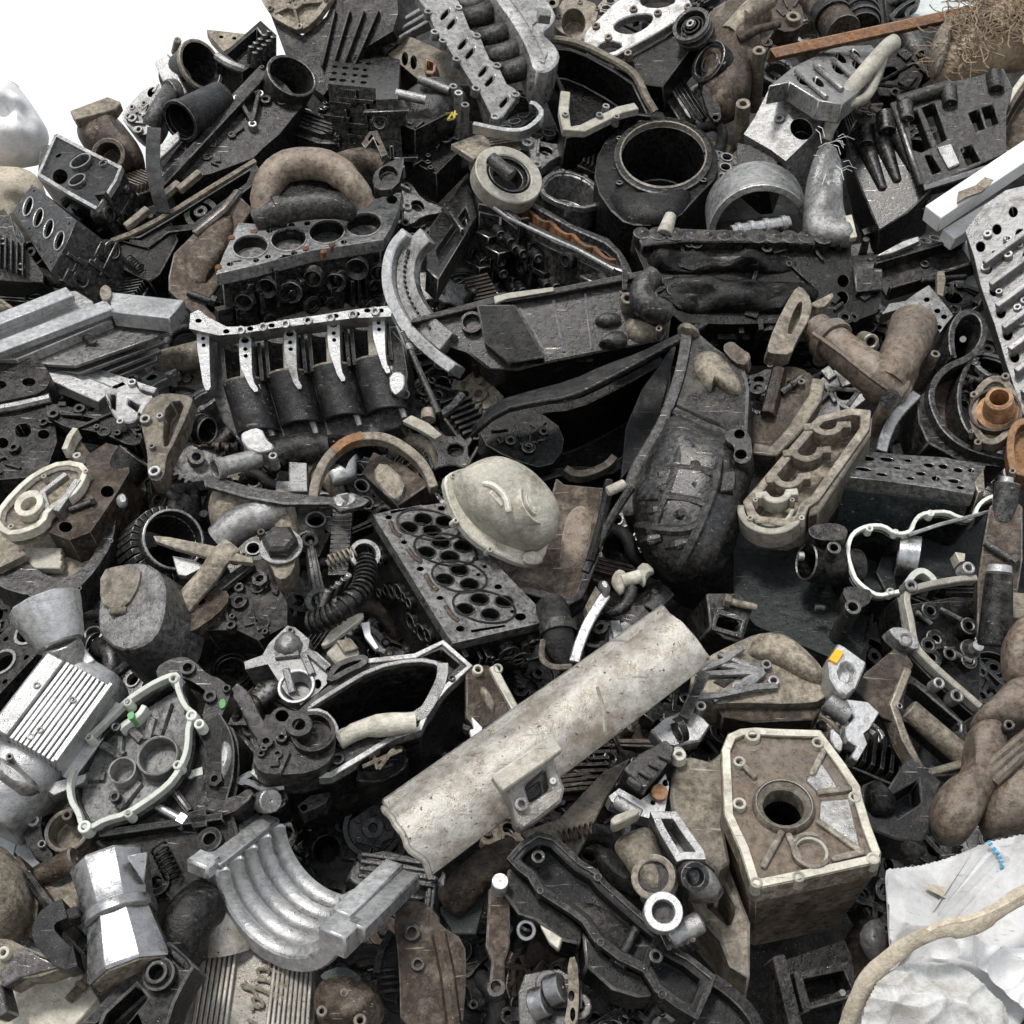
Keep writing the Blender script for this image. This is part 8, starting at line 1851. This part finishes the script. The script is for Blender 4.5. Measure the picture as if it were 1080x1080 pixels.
# ================================================================== smaller scrap that fills the gaps: each piece a thing with its own parts
CUTS = (' in ', ' with ', ' beside ', ' by ', ' on ', ' under ', ' below ', ' at ', ' above ', ' lying', ' standing', ' cut ', ' behind ', ' leaning', ' and ', ' full ', ' crossing', ' wedged', ' hanging', ' from ', ' between ', ' inside ', ' across ', ' near ', ' beneath ', ' running', ' poking', ' showing', ' rising', ' over', ' outlined', ' that ', ' to ', ' the ', ' tucked', ' stretching', ' sweeping', ' looping', ' like ', ' branching', ' curling', ' curving', ' sloping', ' half ', ' draped', ' around', ',', ' end ', ' of ', ' highest', ' pointing', ' into ')
def short(lb):
    k = min([lb.find(c) for c in CUTS if lb.find(c) > 8] + [len(lb)])
    return lb[:k].strip()
MAIN = [(u, v, short(lb)) for u, v, lb in THINGS]
cnt = {}
for u, v, lb in MAIN: cnt[lb] = cnt.get(lb, 0) + 1
MAIN = [m_ for m_ in MAIN if cnt[m_[2]] == 1 and 2 <= len(m_[2].split()) <= 6]
USED = set()
ADJ = {'black': ['greasy black', 'oily black', 'worn black', 'sooty black'], 'gun': ['dark metallic', 'gunmetal', 'blackened'], 'grey': ['mid grey', 'worn grey', 'scraped grey'], 'coal': ['dull black', 'tarry black', 'sooty dark', 'grimy black'], 'iron': ['dark grey', 'grimy grey', 'oily grey', 'worn grey'], 'brown': ['dark brown', 'rusty brown', 'dirty brown', 'stained brown'], 'tan': ['dusty tan', 'dirty tan', 'stained tan'], 'alu': ['light grey', 'dirty silver', 'dull silver'], 'steel': ['bright steel', 'shiny'], 'cream': ['cream', 'pale'], 'rust': ['rusty', 'orange rusty'], 'plastic': ['black plastic', 'matt black'], 'rubber': ['black rubber', 'dusty black rubber'], 'copper': ['brown copper', 'coppery']}
def scrap_label(u, v, mat, what, rel=None):
    near = sorted(MAIN, key=lambda m_: (m_[0] - u) ** 2 + (m_[1] - v) ** 2)
    for m_ in near[:6]:
        dx, dy = u - m_[0], v - m_[1]
        r = rel or ('just below' if dy > abs(dx) else 'just above' if -dy > abs(dx) else 'beside')
        for a in ADJ[mat]:
            lb = '%s %s %s the %s' % (a, what, r, m_[2])
            key = (what, r, m_[2], a)
            if key not in USED and len(lb.split()) <= 16:
                USED.add(key); return lb
    near2 = near[0][2], near[1][2]
    return '%s %s between the %s and the %s' % (ADJ[mat][0], what, near2[0], near2[1])

def rot2(pts, a):
    c, s = math.cos(a), math.sin(a); return [(x * c - y * s, x * s + y * c) for x, y in pts]
def roundrect(w, h, r=.25, n=3):
    return chaikin([(-w, -h), (w, -h), (w, h), (-w, h)], n - 1) if r else [(-w, -h), (w, -h), (w, h), (-w, h)]
KINDS_ = ['bracket', 'housing', 'pulley', 'pipe_elbow', 'head', 'camshaft', 'rod', 'gear', 'hose', 'bent_plate', 'piston', 'finned_block', 'casting', 'cover', 'manifold']
def scrap(u, v, size, kind, seed, h=-.07):
    g = random.Random(seed)
    mat = g.choices(['black', 'gun', 'iron', 'brown', 'tan', 'alu', 'grey'], [20, 16, 22, 12, 9, 8, 13])[0]
    el, yaw, an = g.uniform(26, 66), g.uniform(-34, 34), g.uniform(0, 6.28)
    S_ = size * 1.35
    def T_(name, what, cat): return Th(name, scrap_label(u, v, mat, what), cat, 'a1', (u * 3.6, v * 3.6), h, el, yaw)
    if kind == 'bracket':
        t = T_('bracket', 'cast bracket', 'bracket')
        n = g.randint(3, 4); pts = []
        for i in range(n):
            a = an + 2 * math.pi * i / n + g.uniform(-.3, .3); r = S_ * g.uniform(.7, 1.1)
            for da, q in ((-.16, 1), (.16, 1), (math.pi / n, .42)): pts.append((r * q * math.cos(a + da), r * q * math.sin(a + da)))
        pts = chaikin(pts, 1)
        m = MB().ext(pts, 0, -S_ * .35, [circ(g.uniform(-.1, .1) * S_, g.uniform(-.1, .1) * S_, S_ * .2, 12)]); t.greeb(m, pts, 2, 0, seed, 1.4); t.part('arm_casting', m, mat)
        for i in range(n):
            a = an + 2 * math.pi * i / n; t.part('bolt_boss', MB().cyl((S_ * .75 * math.cos(a), S_ * .75 * math.sin(a)), S_ * .13, .008, -.03, S_ * .07, n=12), 'alu' if mat in ('alu', 'iron') else 'iron', .001, t.last)
    elif kind == 'housing':
        t = T_('housing', 'open housing', 'housing')
        n = 7; pts = chaikin(rot2([(S_ * g.uniform(.75, 1.1) * math.cos(2 * math.pi * i / n), S_ * .7 * g.uniform(.75, 1.1) * math.sin(2 * math.pi * i / n)) for i in range(n)], an), 1)
        m = MB().ext(pts, 0, -S_ * 1.1, [(inset(pts, .010), S_ * .6)], taper=.85); t.part('shell', m, mat)
        t.part('rim', MB().strip(pts, .006, .005, -.01, True), 'iron' if mat in ('black', 'coal') else 'alu', .001)
        t.bosses([], 1)
        for i in range(0, len(pts), 3): t.part('bolt_boss', MB().cyl(pts[i], .011, .007, -.03, .005, n=12), mat, .001, t.last)
        m = MB(); t.greeb(m, inset(pts, .02), 3, -S_ * .6 + .004, seed); t.part('floor_bosses', m, mat, .001)
    elif kind == 'pulley':
        t = T_('pulley', 'belt pulley', 'pulley'); r = S_ * .8
        t.part('rim', MB().rev([(.0005, -.05), (r, -.05), (r, -.036), (r * .9, -.03), (r, -.024), (r, -.012), (r * .92, -.006), (r, 0), (r * .82, 0), (r * .78, -.02), (.0005, -.02)], n=30), mat, .001)
        t.part('hub', MB().cyl((0, 0), r * .35, .006, -.04, r * .16, n=20), 'iron', .001)
        for i in range(5): t.part('hub_bolt', MB().rev([(.0005, 0), (.008, 0), (.007, .008), (.0005, .008)], (r * .55 * math.cos(i * 1.2566), r * .55 * math.sin(i * 1.2566), -.021), n=6), 'iron', 0, t.last)
    elif kind == 'pipe_elbow':
        t = T_('pipe_elbow', 'pipe elbow with a flange', 'pipe'); r = S_ * .32
        path = [tuple(Vector((x, y, z))) for (x, y), z in zip(rot2([(-S_, -.2 * S_), (-.3 * S_, -.25 * S_), (.25 * S_, .1 * S_), (.45 * S_, .7 * S_)], an), (-.03, .0, .01, .0))]
        pp = chaikin(path, 2, False); t.part('tube', MB().tube(pp, r, 14), mat, 0)
        e = Vector(pp[-1]); d = (e - Vector(pp[-2])).normalized(); fl = MB().rev([(r * .7, .01), (r * 1.45, .01), (r * 1.45, -.012), (r * .7, -.012)], e + d * .008, d, 24); t.part('flange', fl, mat, .001)
        t.part('bore', MB().rev([(.0005, .0), (r * .7, .0), (r * .7, .004), (.0005, .004)], e + d * .006, d, 18), 'coal', 0); pr = d.orthogonal().normalized()
        for sg in (-1, 1): t.part('bolt', MB().rod(e + pr * sg * r * 1.2 + d * .012, e + pr * sg * r * 1.2 + d * .026, .007, n=6), 'iron', 0, t.last)
    elif kind == 'head':
        t = T_('cylinder_head', 'cylinder head fragment', 'cylinder head'); w, hh = S_ * 1.1, S_ * .55; pts = rot2([(-w, -hh), (w * .9, -hh), (w, hh * .8), (-w * .8, hh)], an); hs = []
        n = 3
        for i in range(n):
            x = -w * .62 + i * w * .62; hs.append((rot2(circ(x, 0, hh * .42, 16), an), .05)); 
            for sx in (-1, 1): hs.append((rot2(circ(x + sx * w * .25, hh * .66 * (1 if i % 2 else -1), hh * .1, 8), an), .02))
        m = MB().ext(pts, 0, -S_ * .8, hs); t.part('casting', m, mat)
        m = MB()
        for i in range(n):
            c = rot2([(-w * .62 + i * w * .62, 0)], an)[0]; m.rev([(hh * .40, -.01), (hh * .50, -.01), (hh * .50, .004), (hh * .40, .004)], (c[0], c[1], 0), n=18)
        t.part('port_seats', m, 'alu' if mat != 'alu' else 'iron', 0)
    elif kind == 'camshaft':
        t = T_('camshaft', 'camshaft with lobes', 'camshaft'); a, b = [Vector((x, y, z)) for (x, y), z in zip(rot2([(-S_ * 1.3, 0), (S_ * 1.3, 0)], an), (.0, .0))]; d = (b - a)
        t.part('shaft', MB().rod(a, b, S_ * .13, n=14), mat if mat != 'coal' else 'iron', .001); pr = Vector((0, 0, 1))
        for i in range(7):
            c = a + d * (.1 + .13 * i); q = g.uniform(0, 6.28); off = (d.normalized().orthogonal() * math.cos(q) + d.normalized().cross(d.normalized().orthogonal()) * math.sin(q)) * S_ * .09
            t.part('lobe', MB().rod(c + off, c + off + d * .055, S_ * .23, n=16), 'iron', .001)
    elif kind == 'rod':
        t = T_('connecting_rod', 'connecting rod', 'connecting rod'); a, b = rot2([(-S_ * .9, 0), (S_ * .9, 0)], an)
        m = MB().strip([a, b], S_ * .17, 0, -.03, w2=S_ * .11); m.strip([a, b], S_ * .06, .006, -.02); t.part('shank', m, mat, .002)
        t.part('big_end', MB().rev([(S_ * .26, -.035), (S_ * .42, -.035), (S_ * .42, .008), (S_ * .26, .008)], (a[0], a[1], 0), n=22), mat, .002); t.part('small_end', MB().rev([(S_ * .12, -.03), (S_ * .22, -.03), (S_ * .22, .006), (S_ * .12, .006)], (b[0], b[1], 0), n=18), mat, .002)
    elif kind == 'gear':
        t = T_('gear', 'toothed gear wheel', 'gear'); r = S_ * .8; pts = []
        n = 26
        for i in range(n):
            for da, q in ((0, .9), (.25, .9), (.35, 1.03), (.75, 1.03), (.9, .9)): a = 2 * math.pi * (i + da) / n; pts.append((r * q * math.cos(a), r * q * math.sin(a)))
        t.part('toothed_ring', MB().ext(pts, 0, -.04, [(circ(0, 0, r * .74, 24), .012)]), mat, .001); t.part('hub', MB().cyl((0, 0), r * .3, .008, -.03, r * .15), mat, .001)
    elif kind == 'hose':
        mat = 'rubber'; t = T_('hose', 'bent rubber hose', 'hose'); r = S_ * .2
        path = [(x, y, z) for (x, y), z in zip(rot2([(-S_ * 1.2, -.3 * S_), (-.5 * S_, .3 * S_), (.2 * S_, .1 * S_), (.6 * S_, -.5 * S_), (1.2 * S_, -.3 * S_)], an), (-.04, .01, .02, .01, -.04))]
        pp = chaikin(path, 2, False); t.part('tube', MB().tube(pp, r, 12), mat, 0); k = len(pp) // 3; t.part('clamp', MB().rev([(r * .9, -.008), (r * 1.14, -.008), (r * 1.14, .008), (r * .9, .008)], pp[k], Vector(pp[k + 1]) - Vector(pp[k]), 18), 'iron', 0)
    elif kind == 'bent_plate':
        t = T_('bent_plate', 'bent sheet plate', 'plate'); lp = []
        for i in range(9):
            q = -1 + i / 4; z = .03 * math.sin(q * 2.2 + g.uniform(-.2, .2)); row = rot2([(q * S_, -S_ * .5 * g.uniform(.8, 1.1)), (q * S_, S_ * .5 * g.uniform(.8, 1.1))], an); lp.append([(row[0][0], row[0][1], z), (row[1][0], row[1][1], z + .01), (row[1][0], row[1][1], z), (row[0][0], row[0][1], z - .010)])
        t.part('sheet', MB().loft(lp, True, True, False), mat, .002)
        for i in range(2): c = rot2([((i - .5) * S_ * .9, .15 * S_)], an)[0]; t.part('rivet', MB().rev([(.0005, -.03), (.012, -.03), (.009, .035), (.0005, .038)], (c[0], c[1], .0), n=10), 'iron', 0)
    elif kind == 'piston':
        t = T_('piston', 'piston with ring grooves', 'piston'); r = S_ * .6; pr = [(.0005, -S_), (r, -S_), (r, -.05)]
        for i in range(3): z = -.045 + i * .014; pr += [(r, z), (r * .93, z), (r * .93, z + .005), (r, z + .005)]
        pr += [(r, 0), (r * .8, 0), (r * .7, -.008), (.0005, -.008)]; t.part('skirt', MB().rev(pr, (0, 0, .0), Vector((g.uniform(-.4, .4), g.uniform(-.4, .4), 1)), 28), mat, .001); t.part('crown_pad', MB().rev([(.0005, -.006), (r * .3, -.006), (r * .28, .002), (.0005, .002)], n=16), 'coal', 0)
    elif kind == 'finned_block':
        t = T_('finned_block', 'finned block', 'casting'); w, hh = S_ * .8, S_ * .6; pts = rot2([(-w, -hh), (w, -hh), (w, hh), (-w, hh)], an); t.part('body', MB().ext(pts, 0, -S_ * .7), mat)
        m = MB(); ux, uy = Vector((math.cos(an), math.sin(an), 0)), Vector((-math.sin(an), math.cos(an), 0))
        for i in range(7): m.box(ux * (-w * .85 + i * w * .283) + Vector((0, 0, .008)), hh * 1.8, .007, .03, uy, -ux)
        t.part('fins', m, mat, .001); t.part('bolt_boss', MB().cyl(rot2([(w * 1.05, 0)], an)[0], .018, .01, -.05, .008), 'iron', .001)
    elif kind == 'casting':
        t = T_('casting', 'broken engine casting', 'casting'); n = 9; pts = rot2([(S_ * g.uniform(.55, 1.15) * math.cos(2 * math.pi * i / n), S_ * g.uniform(.5, .95) * math.sin(2 * math.pi * i / n)) for i in range(n)], an)
        m = MB().ext(pts, 0, -S_ * .9, [(circ(g.uniform(-.2, .2) * S_, g.uniform(-.2, .2) * S_, S_ * .24, 16), .06)], taper=.9); t.greeb(m, pts, 5, 0, seed, 1.6); t.part('body', m, mat)
        m = MB()
        for i in range(4): a, b = g.choice(pts), g.choice(pts); m.tube([(a[0] * .9, a[1] * .9, .0), (b[0] * .9, b[1] * .9, .0)], .006, 6)
        t.part('ribs', m, mat, 0); 
        for i in range(3): q = pts[i * 3]; t.part('bolt_boss', MB().cyl((q[0] * .85, q[1] * .85), .015, .009, -.03, .008, n=12), 'iron', .001, t.last)
    elif kind == 'cover':
        t = T_('cover', 'ribbed cover', 'cover'); w, hh = S_ * 1.1, S_ * .5; pts = chaikin(rot2([(-w, -hh), (w, -hh), (w * 1.05, hh * .7), (-w * .7, hh)], an), 1); m = MB().ext(pts, 0, -.05); t.part('skirt', m, mat); t.part('raised_deck', MB().ext(inset(pts, .018), .022, -.01, taper=1.08), mat, .005)
        ux, uy = Vector((math.cos(an), math.sin(an), 0)), Vector((-math.sin(an), math.cos(an), 0)); m = MB()
        for i in range(4): m.box(uy * (-hh * .45 + i * hh * .3) + Vector((0, 0, .022)), w * 1.5, .006, .012, ux, uy)
        t.part('ribs', m, mat, .001)
        for q in pts[::2]: t.part('bolt', MB().rev([(.0005, 0), (.009, 0), (.008, .01), (.0005, .01)], (q[0] * .94, q[1] * .9, .0), n=6), 'iron', 0, t.last)
    else:
        t = T_('manifold', 'short branch manifold', 'manifold'); fl = rot2([(-S_ * 1.1, -S_ * .18), (S_ * 1.1, -S_ * .18), (S_ * 1.1, S_ * .18), (-S_ * 1.1, S_ * .18)], an); t.part('flange', MB().ext(fl, 0, -.02), mat)
        for i in range(3):
            x = (-.75 + .75 * i) * S_; p2 = rot2([(x, 0), (x * .8, -.5 * S_), (x * .3, -.9 * S_)], an); t.part('runner', MB().tube(chaikin([(p2[0][0], p2[0][1], -.01), (p2[1][0], p2[1][1], .03), (p2[2][0], p2[2][1], -.03)], 2, False), S_ * .17, 12), mat, 0)
    return t
def debris(x, y, z, nx, ny, nz, kind, seed, on):
    """a small loose piece resting on the surface it was dropped on"""
    g = random.Random(seed); what = ['bolt', 'nut', 'washer', 'spring', 'pipe clip', 'stud'][kind]; mat = g.choice(['iron', 'iron', 'brown', 'steel', 'tan', 'black'])
    n = Vector((nx, ny, nz)); O = Vector((x, y, z)) + n * .001
    dv = (O - CAM); u, v = 540 + F * dv.x / dv.dot(FWD), 540 - F * dv.dot(UP) / dv.dot(FWD)
    lb = None
    for a in ADJ[mat]:
        c = 'small %s %s lying on the %s' % (a, what, on)
        if c not in USED and len(c.split()) <= 16: lb = c; USED.add(c); break
    lb = lb or scrap_label(u, v, mat, 'small ' + what)
    t = Th(what.replace(' ', '_'), lb, what, 'a1', (u * 3.6, v * 3.6), 0, 50); t.O = O; t.N = n
    X = n.orthogonal().normalized(); a = g.uniform(0, 6.28); X = (X * math.cos(a) + n.cross(X) * math.sin(a)); Y = n.cross(X); t.X, t.Y = X, Y
    t.Mx = Matrix(((X.x, Y.x, n.x, O.x), (X.y, Y.y, n.y, O.y), (X.z, Y.z, n.z, O.z), (0, 0, 0, 1)))
    s = g.uniform(.8, 1.3)
    if kind in (0, 5):
        r = .007 * s; L = .05 * s
        t.part('shank', MB().rod((-L / 2, 0, r), (L / 2, 0, r), r, n=10), mat, 0)
        if kind == 0: t.part('hex_cap', MB().rev([(.0005, 0), (r * 1.8, 0), (r * 1.8, .011 * s), (.0005, .012 * s)], (L / 2, 0, r * 1.5), (1, 0, -.1), 6), mat, .001)
        else: t.part('collar', MB().rev([(r * .8, -.003), (r * 1.4, -.003), (r * 1.4, .003), (r * .8, .003)], (0, 0, r), (1, 0, 0), 12), mat, 0)
    elif kind == 1: t.solo(MB().rev([(.007 * s, 0), (.015 * s, 0), (.015 * s, .012 * s), (.007 * s, .012 * s)], n=6), mat, .001)
    elif kind == 2: t.solo(MB().rev([(.010 * s, 0), (.021 * s, 0), (.021 * s, .004), (.010 * s, .004)], n=22), mat, .001)
    elif kind == 3: t.solo(MB().tube([(-.03 * s + i * .0008, .011 * s * math.cos(i * .55), .012 * s + .011 * s * math.sin(i * .55)) for i in range(72)], .0022, 5), mat, 0)
    else: t.solo(MB().rev([(.016 * s, -.006), (.019 * s, -.006), (.019 * s, .006), (.016 * s, .006)], (0, 0, .017 * s), (1, .1, 0), 18, 20, 330), mat, 0)

SEQ = [0, 12, 4, 8, 1, 13, 3, 12, 11, 0, 6, 9, 4, 14, 2, 12, 0, 5, 1, 7, 3, 10, 13, 12, 8]
FILL = [(585,1077,0.078), (567,1029,0.072), (3,699,0.081), (513,1077,0.059), (603,201,0.097), (417,921,0.06), (189,381,0.08), (633,1077,0.053), (927,801,0.057), (477,477,0.067), (333,603,0.061), (477,309,0.073), (333,549,0.062), (201,513,0.063), (393,873,0.05), (885,417,0.065), (573,159,0.077), (681,1077,0.045), (285,963,0.046), (207,483,0.059), (963,51,0.081), (243,705,0.051), (333,135,0.074), (945,81,0.078), (657,573,0.055), (441,219,0.069), (1011,315,0.064), (99,669,0.049), (381,1011,0.045), (411,669,0.047), (723,111,0.069), (117,693,0.047), (465,405,0.055), (489,441,0.053), (315,633,0.045), (675,783,0.045), (909,273,0.057), (381,513,0.048), (939,3,0.07), (1047,705,0.045), (501,417,0.05), (507,1029,0.045), (243,471,0.048), (213,423,0.049), (567,711,0.045), (285,729,0.045), (555,99,0.062), (639,603,0.045), (747,789,0.045), (273,507,0.046), (159,399,0.048), (915,117,0.059), (141,717,0.045), (759,147,0.057), (1047,387,0.048), (603,831,0.045), (639,885,0.045), (159,525,0.045), (147,195,0.051), (801,399,0.045), (381,555,0.045), (681,627,0.045), (543,129,0.051), (249,759,0.045), (921,693,0.045), (591,855,0.045), (177,585,0.045), (345,1017,0.045), (855,33,0.054), (549,729,0.045), (441,471,0.045), (867,765,0.045), (891,135,0.048), (927,957,0.045), (981,801,0.045), (987,897,0.045), (501,999,0.045), (765,177,0.046), (279,933,0.045), (819,75,0.05), (747,3,0.053), (399,645,0.045), (1041,729,0.045), (627,813,0.045), (645,801,0.045), (453,945,0.045), (207,543,0.045), (267,579,0.045), (3,321,0.045), (633,663,0.045), (705,747,0.045), (537,873,0.045), (1023,399,0.045), (387,477,0.045), (1041,885,0.045), (903,1011,0.045), (405,981,0.045), (333,687,0.045), (225,327,0.045), (603,645,0.045), (189,687,0.045), (933,357,0.045), (639,9,0.045), (939,471,0.045), (75,429,0.045), (1017,627,0.045), (63,297,0.045), (447,429,0.045), (141,309,0.045), (939,915,0.045), (975,633,0.045), (663,645,0.045), (975,255,0.045), (669,27,0.045), (33,267,0.045), (969,141,0.045), (927,327,0.045), (1053,501,0.045), (387,681,0.045), (429,489,0.045), (351,513,0.045), (393,321,0.045), (531,153,0.045), (345,903,0.076), (501,1065,0.045), (201,399,0.051), (417,897,0.045), (579,141,0.056), (189,357,0.045), (651,585,0.045), (291,741,0.045), (105,645,0.045), (3,645,0.045), (507,309,0.045), (339,117,0.049), (387,1023,0.045), (675,771,0.045), (621,903,0.045), (699,1077,0.045), (483,297,0.045), (261,777,0.045), (669,1071,0.045), (1017,411,0.045), (483,783,0.045), (801,423,0.045), (573,93,0.045), (915,777,0.045), (159,711,0.045), (609,1047,0.045), (339,597,0.045), (303,885,0.045), (435,243,0.045), (267,507,0.045), (531,1065,0.045), (465,507,0.045), (447,375,0.045), (237,465,0.045), (603,1023,0.045), (627,171,0.045), (573,183,0.045), (15,315,0.045), (387,549,0.045), (663,561,0.045), (765,159,0.045), (1041,369,0.045), (1047,507,0.045), (879,759,0.045), (867,393,0.045), (639,867,0.045), (453,315,0.045), (735,99,0.045)]
for i, (u, v, s_) in enumerate(FILL):
    scrap(u, v, s_, KINDS_[SEQ[i % len(SEQ)]], 100 + i, -.06 if i < 123 else -.1)

for q in [(-0.952,2.819,1.3633,-0.09,-0.49,0.87,4,3,'broken finned white aluminium radiator body'), (-0.751,3.01,1.4561,0.19,-0.76,0.62,0,4,'crumpled dark brown sheet cover'), (0.436,2.254,0.9173,0.14,-0.8,0.59,0,6,'dark box with a square mouth'), (-0.658,1.689,0.4783,0.03,-0.5,0.87,5,10,'dirty off-white panel'), (-0.479,2.281,0.957,-0.12,-0.68,0.72,1,14,'greasy black ribbed bracket'), (0.179,1.713,0.542,0.15,-0.74,0.66,0,15,'long black tray-like valve cover'), (-0.325,2.281,1.0001,0,-0.69,0.72,3,17,'dark toothed timing chain'), (-0.547,1.809,0.6145,-0.07,-0.69,0.72,3,20,'dark housing'), (0.923,2.279,1.0149,-0.2,-0.74,0.64,0,22,'dark square post'), (0.104,1.883,0.6334,-0.06,-0.64,0.77,3,23,'grey-beige metal sheet'), (-0.566,1.876,0.6769,-0.07,-0.69,0.72,0,25,'dark housing'), (0.282,1.977,0.7727,0.1,-0.69,0.72,4,26,'pale alloy bracket'), (-0.487,1.893,0.7265,-0.12,-0.71,0.69,1,27,'dark twin housing'), (-0.952,3.18,1.53,-0.11,-0.76,0.64,3,28,'long dark open casing'), (0.603,2.663,1.2853,-0.16,-0.75,0.64,5,31,'folded tan-brown sheet bracket'), (-0.87,2.439,1.0675,-0.06,-0.61,0.79,0,32,'pale edged timing case')]: debris(*q)
